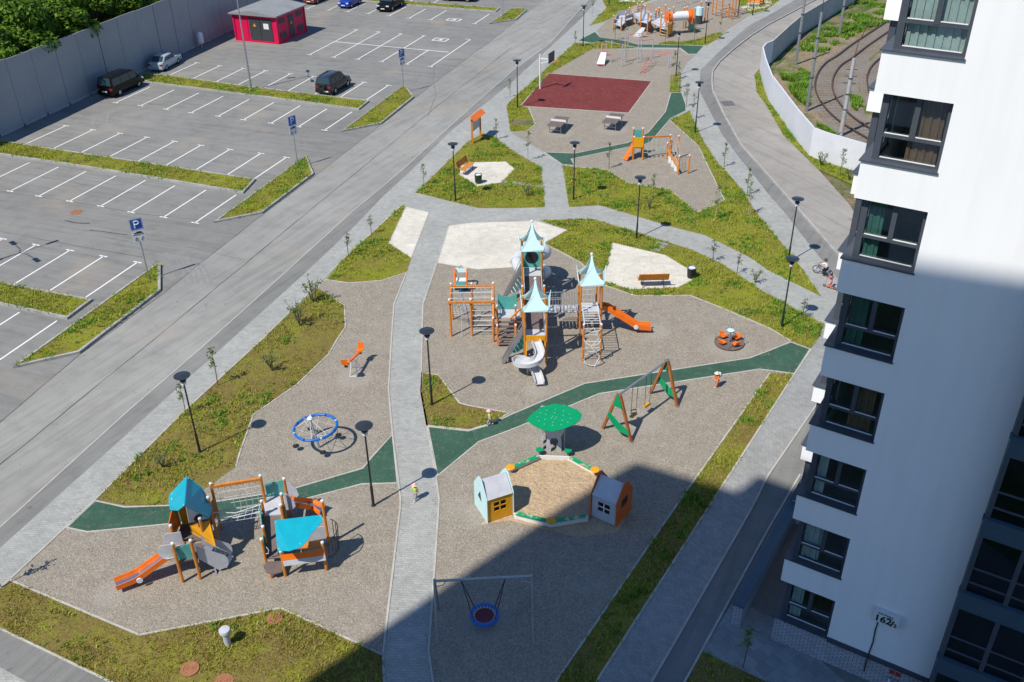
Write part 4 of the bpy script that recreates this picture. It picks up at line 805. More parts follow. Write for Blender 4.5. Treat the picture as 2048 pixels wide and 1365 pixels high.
# parking signs
def psign(px, lab, rz):
    p = g(*px); t = thing('parking_sign', lab, 'sign', (p.x, p.y, .11), rz, 'blue parking signs')
    mesh_obj('post', MB().lathe((0, 0, 0), [(.045, -.02), (.04, 4.0)], 8), M['steel'], t, True, True)
    pl_ = mesh_obj('blue_plate', MB().box((0, -.06, 3.66), (.72, .02, .72)), M['signblue'], t, False, True)
    L = MB(); L.box((-.12, -.074, 3.66), (.075, .006, .46)); R = [(.0+.15*math.cos(a), -.074, 3.765+.105*math.sin(a)) for a in [math.pi*(-.5+k/8) for k in range(9)]]
    L.tube([(-.12, -.074, 3.66), *R, (-.12, -.074, 3.87)], .034, 6); mesh_obj('letter_p', L, M['white'], pl_, False, True)
    br = MB()
    for a, b in (((-.33, 3.33), (.33, 3.33)), ((-.33, 3.99), (.33, 3.99)), ((-.33, 3.33), (-.33, 3.99)), ((.33, 3.33), (.33, 3.99))): br.beam((a[0], -.072, a[1]), (b[0], -.072, b[1]), .012)
    mesh_obj('border', br, M['white'], pl_, False, True)
    p2 = mesh_obj('pictogram_plate', MB().box((0, -.06, 3.1), (.72, .02, .36)), M['white'], t, False, True)
    c = MB(); c.box((.0, -.073, 3.1), (.5, .006, .07)).box((.03, -.0735, 3.16), (.26, .006, .07)).box((0, -.074, 3.0), (.62, .006, .03)); mesh_obj('car_pictogram', c, M['sign_text'], p2, False, True)
    p3 = mesh_obj('wheelchair_plate', MB().box((0, -.06, 2.72), (.72, .02, .34)), M['white'], t, False, True)
    c = MB(); c.tube([(-.15+.09*math.cos(a), -.074, 2.68+.09*math.sin(a)) for a in [k*.7 for k in range(9)]], .014, 5); c.beam((-.15, -.074, 2.72), (-.17, -.074, 2.84), .04).beam((.1, -.074, 2.6), (.22, -.074, 2.84), .03); mesh_obj('wheelchair_pictogram', c, M['sign_text'], p3, False, True)
psign((299, 560), 'blue P parking sign on the long lawn triangle, its shadow reaching onto the road', math.radians(30)); psign((596, 335), 'blue P parking sign on the middle lawn triangle', math.radians(50)); psign((808, 186), 'blue P parking sign on the lawn triangle beside the parked dark off-roader', math.radians(50)); psign((1006, 39), 'parking sign post on the smallest lawn triangle at the far end of the lot', math.radians(50))
# small white ticket box by the fence
p = g(404, 95); t = thing('cabinet_post', 'small white rounded cabinet on a post by the grey fence', 'cabinet', (p.x, p.y, 0)); mesh_obj('post', MB().lathe((0, 0, 0), [(.1, 0), (.1, .45)], 10), M['concrete'], t, False, True); mesh_obj('cabinet', MB().lathe((0, 0, .452), [(.3, 0), (.34, .15), (.32, 1.0), (.2, 1.2), (.02, 1.25)], 14), M['white'], t, True, True)
# crimson substation kiosk
A_, B_, C_ = g(474, 81), g(558, 89), g(609, 64); ex = (B_-A_).normalized(); W1 = (B_-A_).length; ey = Vector((-ex.y, ex.x, 0)); W2 = (C_-B_).dot(ey)
def kp(x, y, z): return A_+ex*x+ey*y+Vector((0, 0, z))
def kb(mb, x0, x1, y0, y1, z0, z1): return mb.hexa([kp(x0, y0, z0), kp(x1, y0, z0), kp(x1, y1, z0), kp(x0, y1, z0), kp(x0, y0, z1), kp(x1, y0, z1), kp(x1, y1, z1), kp(x0, y1, z1)])
t = thing('substation_kiosk', 'crimson electrical substation kiosk with grey roof and graphite doors', 'kiosk', A_)
HK = 2.95; W2 = max(W2, 5.5)
wl = mesh_obj('wall', kb(MB(), 0, W1, 0, W2, -.05, HK), M['crimson'], t)
tr2 = MB()
for x in (0, W1): 
    for y in (0, W2): mesh_obj('corner_trim', kb(MB(), x-.09, x+.09, y-.09, y+.09, 0, HK), M['crimson'], t)
for a_ in ((.09, W1-.09, -.06, .06, 0, .22), (.09, W1-.09, -.06, .06, HK-.2, HK), (W1-.06, W1+.06, .09, W2-.09, 0, .22)): mesh_obj('frame_trim', kb(MB(), *a_), M['crimson'], t)
rf = MB(); rf.add([kp(-.35, -.4, HK+.02), kp(W1+.35, -.4, HK+.02), kp(W1+.35, W2+.4, HK+.02), kp(-.35, W2+.4, HK+.02), kp(-.35, -.4, HK+.14), kp(W1+.35, -.4, HK+.14), kp(W1+.35, W2+.4, HK+.14), kp(-.35, W2+.4, HK+.14), kp(W1/2, -.4, HK+.55), kp(W1/2, W2+.4, HK+.55)], [(0, 3, 2, 1), (0, 1, 5, 8, 4), (2, 3, 7, 9, 6), (1, 2, 6, 5), (3, 0, 4, 7), (4, 8, 9, 7), (8, 5, 6, 9)]); mesh_obj('roof', rf, M['roof_grey'], t)
dx = W1*.33
for i in range(2):
    x0 = W1*.36+i*W1*.27; dr = mesh_obj('door', kb(MB(), x0, x0+W1*.26, -.07, .01, .25, HK-.35), M['dark_door'], t)
    if i == 0:
        q = MB(); a = kp(x0+W1*.13, -.075, 1.75); q.panel([a+ex*-.2, a+ex*.2, a+Vector((0, 0, .36))], .008); mesh_obj('warning_triangle', q, M['yellow'], dr)
    else: mesh_obj('notice', kb(MB(), x0+W1*.07, x0+W1*.19, -.08, -.071, 1.55, 2.15), M['white'], dr)
for (y0, y1, z0, z1) in ((.5, 1.7, 2.1, 2.6), (.5, 1.7, .5, 1.1), (W2-1.7, W2-.5, 2.1, 2.6), (W2-1.7, W2-.5, .5, 1.1), (W2/2-.5, W2/2+.5, .25, 2.6)):
    vt = mesh_obj('louvre' if z1-z0 < 1 else 'side_door', kb(MB(), W1-.01, W1+.05, y0, y1, z0, z1), M['dark_door'], t)
    if z1-z0 > 1: a = kp(W1+.055, W2/2, 1.6); mesh_obj('warning_triangle', MB().panel([a-ey*.2, a+ey*.2, a+Vector((0, 0, .36))], .008), M['yellow'], vt)
for i in range(1): mesh_obj('side_door', kb(MB(), .3, W1*.32, -.05, .01, .25, HK-.6), M['crimson'], t)
# notice board with orange gabled roof
a, b = g(945, 287), g(961, 273); d = (b-a).normalized(); n = Vector((d.y, -d.x, 0)); t = thing('notice_board', 'orange-roofed notice board standing at the lawn corner', 'notice board', a); Z = Vector((0, 0, 1))
for p in (a, b): mesh_obj('post', MB().beam(p, p+Z*2.0, .16), M['wood'], t)
mesh_obj('board', MB().panel([a+Z*.95+d*.1, b+Z*.95-d*.1, b+Z*1.8-d*.1, a+Z*1.8+d*.1], .05), M['grey_panel'], t)
for s in (-1, 1): mesh_obj('roof_panel', MB().panel([a-d*.3+Z*2.28, b+d*.3+Z*2.28, b+d*.3+n*s*.42+Z*1.98, a-d*.3+n*s*.42+Z*1.98], .03), M['orange'], t)
# benches
def bench(c, rz, lab, group='timber benches'):
    t = thing('park_bench', lab, 'bench', c, rz, group)
    for i in range(3): mesh_obj('seat_plank', MB().box((0, -.02+.15*i, .46), (1.8, .14, .04)), M['wood'], t, False, True)
    for i in range(3): mesh_obj('back_plank', MB().hexa([Vector((x, y+.045*i, z+.15*i)) for z0, z1 in ((0, .14),) for x, y, z in ((-.9, .47, .56), (.9, .47, .56), (.9, .51, .55), (-.9, .51, .55), (-.9, .51, .70), (.9, .51, .70), (.9, .55, .69), (-.9, .55, .69))]), M['wood'], t, False, True)
    for x in (-.62, .62):
        mesh_obj('leg', MB().tube([(x, -.05, 0), (x, -.03, .43), (x, .4, .43), (x, .62, 1.0)], .022, 6), M['black'], t, False, True); mesh_obj('leg', MB().tube([(x, .5, 0), (x, .38, .43)], .022, 6), M['black'], t, False, True)
p = g(937, 345); bench((p.x, p.y, .02), math.radians(66), 'orange timber bench on the small white pad near the notice board')
p = (g(1275, 572)+g(1333, 569))*.5; bench((p.x, p.y+.1, .02), math.pi+.03, 'timber bench on the white pad beside the black bin')
p = g(1510, 14); bench((p.x, p.y, .02), math.radians(-10), 'timber bench on the small pad past the orange climbing frame')
def bin_(px, lab, mat):
    p = g(*px); t = thing('litter_bin', lab, 'bin', (p.x, p.y, .02), 0, 'litter bins'); mesh_obj('bucket', MB().lathe((0, 0, 0), [(.2, 0), (.24, .06), (.27, .68), (.22, .7), (.2, .3), (.02, .28)], 16), mat, t, True, True)
    mesh_obj('rim', MB().tube([(.27*math.cos(k*.45), .27*math.sin(k*.45), .7) for k in range(14)], .022, 6, True), M['steel'], t, True, True)
    for k in range(10): a = k*.628; mesh_obj('slat', MB().beam((.235*math.cos(a), .235*math.sin(a), .05), (.275*math.cos(a), .275*math.sin(a), .66), .05, .012), mat, t, False, True)
    mesh_obj('liner', MB().lathe((0, 0, .55), [(.21, 0), (.215, .12), (.02, .1)], 14), M['white'], t, True, True)
bin_((957, 367), 'dark green slatted litter bin on the small white pad by the orange bench', paint('bin_green', (.03, .06, .03), .5, .2)); bin_((1382, 556), 'black litter bin at the edge of the pad between the castle and the curved path', M['black']); bin_((1523, 9), 'black litter bin beside the bench past the orange climbing frame', M['black'])
# vent pipe and manholes in the brown lawn
p = g(456, 1289); t = thing('vent_pipe', 'white capped vent pipe standing in the brown lawn', 'vent pipe', (p.x, p.y, .015)); mesh_obj('pipe', MB().lathe((0, 0, 0), [(.125, -.02), (.125, .62)], 16), M['grey_panel'], t, True, True); mesh_obj('cap', MB().lathe((0, 0, .622), [(.2, 0), (.205, .12), (.19, .15), (.02, .165)], 18), M['grey_panel'], t, True, True); mesh_obj('hasp', MB().box((-.2, 0, .72), (.05, .06, .08)), M['steel'], t, False, True)
for px, r, lab in (((380, 1340), .33, 'rusty ribbed manhole cover on the brown lawn near the vent pipe'), ((550, 1238), .3, 'rusty sunken manhole cover near the gravel corner'), ((448, 1364), .34, 'rusty manhole cover at the lower edge of the brown lawn'), ((152, 425), .42, 'manhole cover in the parking lot asphalt')):
    p = g(*px); t = thing('manhole_cover', lab, 'manhole', (p.x, p.y, .016 if px[1] > 500 else .001)); h = .05 if px[0] == 380 else .015
    mesh_obj('cover', MB().lathe((0, 0, 0), [(r, 0), (r, h), (r*.9, h+.006), (.02, h+.008)], 24), M['rust'], t, True, True)
    for k in (.35, .65): mesh_obj('rib', MB().tube([(r*k*math.cos(a*.4), r*k*math.sin(a*.4), h+.008) for a in range(16)], .012, 5, True), M['rust'], t, True, True)
p = g(1456, 208); q = [g(*c) for c in ((1440, 203), (1464, 202), (1472, 212), (1448, 213))]; struct(mesh_obj('drain_cover', MB().add([v+Vector((0, 0, .004)) for v in q], [[0, 1, 2, 3]]), M['tyre_mark']))

# ================================================================ CARS
M['tyre'] = paint('tyre_rubber', (.02, .02, .02), .85, .1); M['rim'] = paint('alloy_rim', (.45, .46, .47), .35, .1, .8); M['carglass'] = paint('car_glass', (.025, .045, .055), .18, .05, 0, 2, .6)
M['tail'] = paint('tail_lamp', (.35, .01, .015), .25, .05); M['head'] = paint('head_lamp', (.6, .62, .62), .15, .05); M['carblack'] = paint('black_car_paint', (.005, .005, .006), .25, .05, 0, 2, .25); M['carsilver'] = paint('silver_car_paint', (.42, .5, .54), .35, .06, .25); M['cargraph'] = paint('graphite_car_paint', (.03, .032, .037), .2, .06, .3, 2, .6); M['carblue'] = paint('blue_car_paint', (.012, .04, .3), .18, .06, 0, 2, .6); M['carred'] = paint('brown_red_car_paint', (.2, .045, .03), .2, .06, 0, 2, .6)
def loft(secs):
    b = MB(); n = len(secs[0]); 
    for s in secs: b.v += [Vector(p) for p in s]
    for i in range(len(secs)-1):
        for k in range(n):
            l = (k+1) % n; b.f.append([i*n+k, i*n+l, (i+1)*n+l, (i+1)*n+k])
    b.f.append(list(range(n))[::-1]); b.f.append([(len(secs)-1)*n+k for k in range(n)]); return b
def car(loc, rz, lab, L, W, H, body, hood, cab, belt, spare=False, wr=.32, roofrack=False):
    """hood: [(x, z top)] along the lower body, x from rear -L/2 to front L/2; cab: rear base, rear top, front top, front base"""
    t = thing('parked_car', lab, 'car', loc, rz, 'cars parked in the lot'); w = W/2; secs = []
    for x, zt, k in hood:
        ww = w*k; secs.append([(x, -ww*.9, .22), (x, -ww, .36), (x, -ww*1.0, zt*.72), (x, -ww*.95, zt-.05), (x, -ww*.8, zt), (x, ww*.8, zt), (x, ww*.95, zt-.05), (x, ww, zt*.72), (x, ww, .36), (x, ww*.9, .22)])
    mesh_obj('body', loft(secs), body, t, True, True)
    x0, x1, x2, x3 = cab; wb, wt = w*.93, w*.76; zb, zr = belt-.04, H
    cs = [(x0, zb, wb, zb+.02, wb*.98), (x1, zb, wb, zr-.03, wt), (x1+.25*(x2-x1), zb, wb, zr, wt), (x2-.15*(x2-x1), zb, wb, zr, wt), (x2, zb, wb, zr-.04, wt), (x3, zb, wb, zb+.02, wb*.98)]
    mesh_obj('cabin', loft([[(x, -a, z0), (x, -b_-.02, z1-.06 if z1 > zb+.1 else z1), (x, -b_*.86, z1), (x, b_*.86, z1), (x, b_+.02, z1-.06 if z1 > zb+.1 else z1), (x, a, z0)] for x, z0, a, z1, b_ in cs]), body, t, True, True)
    def at(x, f, s):                       # point on the cabin side, f=0 belt .. 1 roof
        return Vector((x, s*((wb+.012)*(1-f)+(wt+.03)*f), zb+.03+(zr-.1-zb)*f))
    for s in (-1, 1):
        nn = 3 if x2-x0 > 2.3 else 2; xs = [x1+.04+(x3-x1-.35)*i/nn for i in range(nn+1)]
        for i in range(nn):
            a, b_ = xs[i]+.03, xs[i+1]-.03; bt = min(b_, x2+(x3-x2)*.12-.02) if i == nn-1 else b_
            a0 = a-(x1-x0)*.55 if i == 0 else a
            mesh_obj('side_window', MB().panel([at(a0, .08, s), at(b_, .08, s), at(bt, .86, s), at(a, .86, s)], .012), M['carglass'], t, False, True)
    for nm, xa, xb in (('windscreen', x3, x2), ('rear_window', x0, x1)):
        o_ = .014 if nm == 'windscreen' else -.014
        P = [Vector((xa+(xb-xa)*f+o_, s*((wb*.95)*(1-f)+(wt*.9)*f)*.93, zb+.05+(zr-.03-zb)*f)) for f, s in ((.1, -1), (.1, 1), (.9, 1), (.9, -1))]; mesh_obj(nm, MB().panel(P, .02), M['carglass'], t, False, True)
    ax = L*.3
    for x in (-ax, ax):
        for s in (-1, 1):
            wh = MB(); prof = [(wr*.62, -.1), (wr*.95, -.1), (wr, -.06), (wr, .06), (wr*.95, .1), (wr*.62, .1)]
            for r_, y in prof:
                for k in range(16): a = k*math.pi/8; wh.v.append(Vector((x+r_*math.cos(a), s*(w-.09)+y, wr+r_*math.sin(a))))
            wh.f = [[i*16+k, i*16+(k+1) % 16, ((i+1) % 6)*16+(k+1) % 16, ((i+1) % 6)*16+k] for i in range(6) for k in range(16)]
            o = mesh_obj('wheel', wh, M['tyre'], t, True, True)
            rm = MB(); 
            for k in range(16): a = k*math.pi/8; rm.v.append(Vector((x+wr*.62*math.cos(a), s*(w-.09)+s*.07, wr+wr*.62*math.sin(a))))
            rm.v.append(Vector((x, s*(w-.09)+s*.09, wr))); rm.f = [[k, (k+1) % 16, 16] for k in range(16)]; mesh_obj('rim', rm, M['rim'], o, False, True)
    xr, zr_ = hood[0][0], hood[1][1]; xf, zf = hood[-1][0], hood[-2][1]
    for s in (-1, 1):
        mesh_obj('tail_lamp', MB().box((xr+.03, s*w*.76, zr_*.78), (.1, W*.15, .2)), M['tail'], t, False, True); mesh_obj('headlight', MB().box((xf-.06, s*w*.68, zf*.8), (.16, W*.2, .13)), M['head'], t, False, True)
        mesh_obj('mirror', MB().box((x3-.35, s*(w+.06), belt+.05), (.1, .16, .12)), body, t, False, True)
    mesh_obj('bumper', MB().box((xr-.02, 0, .42), (.12, W*.94, .22)), body if not spare else M['black'], t, False, True); mesh_obj('bumper', MB().box((xf+.01, 0, .42), (.12, W*.9, .22)), body, t, False, True)
    mesh_obj('number_plate', MB().box((xr-.085, 0 if not spare else -.3, .62 if not spare else .45), (.012, .52, .115)), M['white'], t, False, True); mesh_obj('number_plate', MB().box((xf+.078, 0, .45), (.012, .52, .115)), M['white'], t, False, True); mesh_obj('grille', MB().box((xf+.0, 0, zf*.78), (.06, W*.45, .12)), M['black'], t, False, True)
    if spare: mesh_obj('spare_wheel', MB().tube([(xr-.13, .24*math.cos(k*.5236), .86+.24*math.sin(k*.5236)) for k in range(12)], .12, 8, True).box((xr-.12, 0, .86), (.16, .36, .36)), M['black'], t, True, True)
    if roofrack:
        for s in (-1, 1): mesh_obj('roof_rail', MB().tube([(x1+.2, s*wt*.86, H+.03), (x2-.2, s*wt*.86, H+.03)], .02, 6), M['black'], t, False, True)
    return t
def cpos(a, b, W, side): # centre of a car from the two wheel contacts seen on one side
    a, b = g(*a), g(*b); d = (b-a).normalized(); n = Vector((-d.y, d.x, 0)); c = (a+b)/2+n*side*(W/2-.05); return (c.x, c.y, 0), math.atan2(d.y, d.x)
c, r = cpos((240, 193), (281, 174), 1.85, 1); car(c, r, 'black minivan parked tail-out against the grey fence', 4.8, 1.85, 1.9, M['carblack'], [(-2.38, .95, .86), (-2.3, 1.05, .97), (0, 1.06, 1), (1.3, 1.03, 1), (2.1, .86, .94), (2.36, .66, .8)], (-2.34, -2.12, 1.0, 1.85), 1.05, wr=.34)
c, r = cpos((331, 143), (361, 126), 1.65, 1); car(c, r, 'silver old hatchback parked against the grey fence', 4.1, 1.65, 1.4, M['carsilver'], [(-2.03, .74, .86), (-1.95, .9, .97), (-1.2, .92, 1), (.8, .92, 1), (1.7, .84, .95), (2.03, .66, .82)], (-1.75, -1.0, .35, 1.05), .92, wr=.3)
c, r = cpos((670, 190), (698, 173), 1.8, 1); car(c, r, 'dark grey off-roader with a spare wheel on its tailgate', 4.1, 1.8, 1.72, M['cargraph'], [(-2.0, .95, .9), (-1.95, 1.02, .98), (0, 1.04, 1), (1.0, 1.04, 1), (1.85, .94, .94), (2.02, .72, .82)], (-1.98, -1.75, .5, 1.1), 1.03, True, .36, True)
AH = A70+math.pi
def cfront(a, b, L): # front corners
    a, b = g(*a), g(*b); c = (a+b)/2; d = Vector((math.cos(AH), math.sin(AH), 0)); c = c-d*L/2; return (c.x, c.y, 0)
car(cfront((672, 17), (702, 20), 3.8), AH, 'bright blue small hatchback facing the lot aisle', 3.8, 1.65, 1.5, M['carblue'], [(-1.88, .85, .88), (-1.8, .95, .97), (0, .97, 1), (.9, .95, 1), (1.6, .86, .94), (1.88, .66, .8)], (-1.85, -1.5, .3, 1.15), .97, wr=.3)
car(cfront((750, 24), (782, 27), 4.6), AH, 'black off-roader with white headlights beside the blue hatchback', 4.6, 1.88, 1.68, M['carblack'], [(-2.28, .95, .88), (-2.2, 1.05, .97), (0, 1.06, 1), (1.0, 1.05, 1), (2.0, .96, .95), (2.28, .74, .82)], (-2.2, -1.7, .4, 1.2), 1.05, wr=.36)
car(cfront((604, 9), (632, 12), 4.3), AH, 'brown-red saloon parked beside the crimson kiosk', 4.3, 1.7, 1.45, M['carred'], [(-2.13, .8, .86), (-2.05, .92, .97), (-1.2, .94, 1), (.8, .94, 1), (1.8, .84, .95), (2.13, .66, .82)], (-1.7, -.95, .4, 1.1), .94, wr=.31)
c, r = cpos((936, 5), (894, 3), 1.75, -1); car(c, r, 'black saloon parked side-on beyond the last parking lawn strip', 4.5, 1.75, 1.45, M['carblack'], [(-2.23, .82, .86), (-2.15, .94, .97), (-1.2, .96, 1), (.8, .95, 1), (1.9, .84, .95), (2.23, .66, .82)], (-1.8, -1.0, .4, 1.15), .95, wr=.32)
# ================================================================ PLAYGROUND
V = Vector; Zv = V((0, 0, 1))
def XY(p, z): return V((p[0], p[1], z))
def post(t, x, y, h, w=.12, m='wood', cap=True, z0=-.05):
    o = mesh_obj('post', MB().lathe((x, y, 0), [(w*.52, z0), (w*.52, h)], 8) if m != 'sq' else MB().box((x, y, (h+z0)/2), (w, w, h-z0)), M['wood' if m == 'sq' else m], t)
    if cap: mesh_obj('cap', MB().lathe((x, y, h+.001), [(w*.56, 0), (w*.56, .07), (w*.35, .09)], 8), M['white'], o)
    return o
def beamp(t, a, b, w=.1, m='wood', name='beam', h=None): return mesh_obj(name, MB().beam(a, b, w, h), M[m], t)
def bars(t, a0, a1, b0, b1, n, r, m, name='rung', ends=True):
    for i in range(n):
        f = i/(n-1) if ends else (i+.5)/n; mesh_obj(name, MB().tube([V(a0).lerp(V(b0), f), V(a1).lerp(V(b1), f)], r, 6), M[m], t)
def net(t, a, b, c, d, nu, nv, r=.011, m='rope'):      # quad a-b-c-d rope net: one part
    q = MB(); a, b, c, d = V(a), V(b), V(c), V(d)
    for i in range(nu+1): f = i/nu; q.tube([a.lerp(b, f), d.lerp(c, f)], r, 5)
    for j in range(nv+1): f = j/nv; q.tube([a.lerp(d, f), b.lerp(c, f)], r, 5)
    return mesh_obj('rope_net', q, M[m], t)
def pan(t, pts, m, name='panel', th=.025): return mesh_obj(name, MB().panel(pts, th), M[m], t)
def bolts(t, pts, r=.02):
    for p in pts: mesh_obj('bolt', MB().ball(p, r, 6), M['white'], t)
def rectp(o, ux, uz, x0, x1, z0, z1, r=.06):     # rounded rectangle outline
    out = []
    for cx, cz, a0 in ((x1-r, z0+r, -90), (x1-r, z1-r, 0), (x0+r, z1-r, 90), (x0+r, z0+r, 180)):
        for k in range(4): a = math.radians(a0+k*30); out.append(V(o)+V(ux)*(cx+r*math.cos(a))+V(uz)*(cz+r*math.sin(a)))
    return out

# ---- castle
CX = 1.22; T1, T2, T3, HUB = V((CX, 42.2, 0)), V((4.28, 44.85, 0)), V((CX, 48.75, 0)), V((CX, 45.3, 0))
t = thing('castle_play_set', 'large castle play set with three pale teal crowned towers, slides, nets and bridges', 'play set', HUB); hw = .56; EV = 3.35
def crown(c, z, hw=.66, pk=1.45):
    for s in (-1, 1):
        P = [(-1, 0), (-.9, -.12), (.9, -.12), (1, 0), (1.0, .12), (.72, .24), (.42, .5), (.2, .85), (.09, 1.15), (.05, 1.4), (-.05, 1.4), (-.09, 1.15), (-.2, .85), (-.42, .5), (-.72, .24), (-1.0, .12)]
        pan(t, [c+V((x*hw, s*hw*(1-max(0, y)/1.4*.96), z+y*pk/1.4)) for x, y in P], 'teal_pale', 'roof_panel', .03)
        Q = [(-1, -.1), (1, -.1), (1.02, .15), (.7, .22), (.35, .38), (.1, .6), (.02, .78), (-.02, .78), (-.1, .6), (-.35, .38), (-.7, .22), (-1.02, .15)]
        pan(t, [c+V((s*(hw+.02+.14*max(0, y)), x*hw*.93, z+y)) for x, y in Q], 'teal_pale', 'roof_panel', .03)
    mesh_obj('finial', MB().ball(c+V((0, 0, z+pk)), .085, 10), M['white'], t, True)
for c, dz in ((T1, 1.5), (T2, 1.55), (T3, 1.75)):
    for sx in (-1, 1):
        for sy in (-1, 1): post(t, c.x+sx*hw, c.y+sy*hw, EV if c != T3 else EV+.15, .11, cap=False)
    mesh_obj('deck', MB().box((c.x, c.y, dz), (1.0, 1.0, .07)), M['grey_panel'], t); crown(c, (EV if c != T3 else EV+.15)+.02)
# hub and gangways
for sx in (-1, 1):
    for y in (44.7, 45.9): post(t, CX+sx*.6, y, 2.35, .11)
mesh_obj('deck', MB().box((CX, 45.3, 1.5), (1.1, 1.15, .07)), M['deck'], t)
for y0, y1, z0, z1 in ((42.75, 44.68, 1.5, 1.5), (45.92, 48.2, 1.52, 1.75)):
    mesh_obj('gangway', MB().hexa([V(p) for p in ((CX-.45, y0, z0-.05), (CX+.45, y0, z0-.05), (CX+.45, y1, z1-.05), (CX-.45, y1, z1-.05), (CX-.45, y0, z0+.02), (CX+.45, y0, z0+.02), (CX+.45, y1, z1+.02), (CX-.45, y1, z1+.02))]), M['deck'], t)
    for s in (-1, 1): pan(t, [V((CX+s*.5, y0+.05, z0-.1)), V((CX+s*.5, y1-.05, z1-.1)), V((CX+s*.5, y1-.05, z1+.62)), V((CX+s*.5, y0+.05, z0+.62))], 'grey_panel', 'side_panel', .025)
pan(t, [V((CX-.62, 44.78, 1.5)), V((CX-.62, 45.8, 1.5)), V((CX-.62, 45.8, 2.15)), V((CX-.62, 45.5, 2.3)), V((CX-.62, 44.78, 2.0))], 'yellow', 'side_panel')
pan(t, [V((CX+.62, 45.55, 1.6)), V((CX+.62, 45.85, 1.6)), V((CX+.62, 45.85, 2.3)), V((CX+.62, 45.55, 2.3))], 'orange', 'side_panel')
beamp(t, (CX-.62, 44.7, 1.75), (-.1, 44.2, 1.3), .07, 'wood', 'handrail'); beamp(t, (CX-.62, 45.9, 1.75), (-.1, 45.6, 1.3), .07, 'wood', 'handrail')
# tower panels
pan(t, [V((CX-.5, 42.72, 1.5)), V((CX-.5, 41.68, 1.5)), V((CX-.5, 41.68, 2.2)), V((CX-.5, 42.72, 2.2))], 'grey_panel', 'side_panel')
pan(t, [V((CX+.5, 42.72, 1.5)), V((CX+.5, 41.68, 1.5)), V((CX+.5, 41.68, 2.2)), V((CX+.5, 42.72, 2.2))], 'grey_panel', 'side_panel')
def holed(t, o, ux, uz, w, h, cx, cz, r, m, name='hole_panel', th=.03):
    n = 20; q = MB(); o, ux, uz = V(o), V(ux), V(uz); nr = ux.cross(uz)*(th/2); L = []
    for k in range(n):
        a = 2*math.pi*k/n; c, s = math.cos(a), math.sin(a); i = o+ux*(cx+r*c)+uz*(cz+r*s)
        tx = ((w if c > 0 else 0)-cx)/c if abs(c) > 1e-6 else 1e9; tz = ((h if s > 0 else 0)-cz)/s if abs(s) > 1e-6 else 1e9; k2 = min(tx, tz); e = o+ux*(cx+k2*c)+uz*(cz+k2*s); L.append((i, e))
    for k in range(n):
        (i, e), (i2, e2) = L[k], L[(k+1) % n]; q.hexa([i-nr, e-nr, e2-nr, i2-nr, i+nr, e+nr, e2+nr, i2+nr])
    return mesh_obj(name, q, M[m], t)
holed(t, (CX-.52, 49.3, 1.78), (1, 0, 0), (0, 0, 1), 1.04, 1.45, .52, .65, .4, 'teal')
for s in (-1, 1): pan(t, [V((CX+s*.54, 48.25, 1.75)), V((CX+s*.54, 49.25, 1.75)), V((CX+s*.54, 49.25, 2.5)), V((CX+s*.54, 48.25, 2.5))], 'teal', 'side_panel')
# tube slide winding down behind the tall tower
hx = []; ax = V((CX, 50.8, 0)); R = .85
for k in range(30):
    a = -math.pi/2+k/29*math.pi*3.05; hx.append(ax+V((R*math.cos(a), R*math.sin(a), 2.35-2.0*k/29)))
hx = [V((CX-.25, 49.33, 2.43)).lerp(V((CX, 49.33, 2.43)), 1), V((CX, 49.62, 2.42)), V((CX+.12, 49.85, 2.4))]+hx[2:]
mesh_obj('tube_slide', MB().tube(hx, .37, 14), M['chute'], t, True)
q = MB(); q.tube([(CX, 49.275, 2.43), (CX, 49.281, 2.43)], .395, 18); mesh_obj('tube_opening', q, M['black'], t)
for k in (8, 15, 22): mesh_obj('tube_flange', MB().tube([hx[k], hx[k]+(hx[k+1]-hx[k]).normalized()*.05], .41, 14), M['chute'], t, True)
# leaning stair ramps on the left of two towers, with teal cheek boards
for c, zt in ((T1, 1.55), (T3, 1.8)):
    a, b = V((-.5, c.y-.25, .05)), V((CX-.6, c.y-.05, zt+.35)); d = (b-a).normalized(); s = V((0, .24, 0))
    for k in (-1, 1): mesh_obj('stringer', MB().beam(a+s*k, b+s*k, .05, .16), M['steel'], t)
    for i in range(9): p = a.lerp(b, (i+.5)/9); mesh_obj('step', MB().box(p, (.16, .44, .03)), M['deck'], t)
    pan(t, [a+s*1.2+V((.35, 0, .3)), b+s*1.2, V((b.x, b.y+.29, .55)), a+s*1.2+V((.75, 0, .35))], 'teal_pale' if c == T3 else 'teal', 'cheek_board')
    for k in (-1, 1): mesh_obj('handrail', MB().tube([a+s*k+Zv*.12, b+s*k+Zv*.45], .018, 6), M['steel'], t)
# open spiral slide in front of the first tower
pan(t, rectp((CX-.5, 41.6, 1.5), (1, 0, 0), (0, 0, 1), 0, 1, .02, .32), 'yellow', 'slide_bar', .06)
for s in (-1, 1): mesh_obj('slide_rail', MB().beam((CX+s*.48, 41.58, 1.5), (CX+s*.5, 41.35, .75), .06, .1), M['yellow'], t)
pp = [(CX+.0, 41.55, 1.46), (CX+.12, 41.2, 1.3), (CX+.2, 40.85, 1.12), (CX+.05, 40.5, .95), (CX-.35, 40.35, .84), (CX-.78, 40.5, .74), (CX-.98, 40.85, .66), (CX-.85, 41.15, .6), (CX-.5, 41.1, .5), (CX-.2, 40.8, .42), (CX-.02, 40.4, .32), (CX+.1, 39.95, .24), (CX+.16, 39.55, .17)]
P = [V(p) for p in pp]; S = []
for i in range(len(P)-1):
    p0, p1, p2, p3 = P[max(i-1, 0)], P[i], P[i+1], P[min(i+2, len(P)-1)]
    for k in range(4): s = k/4; S.append(.5*((2*p1)+(p2-p0)*s+(2*p0-5*p1+4*p2-p3)*s*s+(3*p1-p0-3*p2+p3)*s**3))
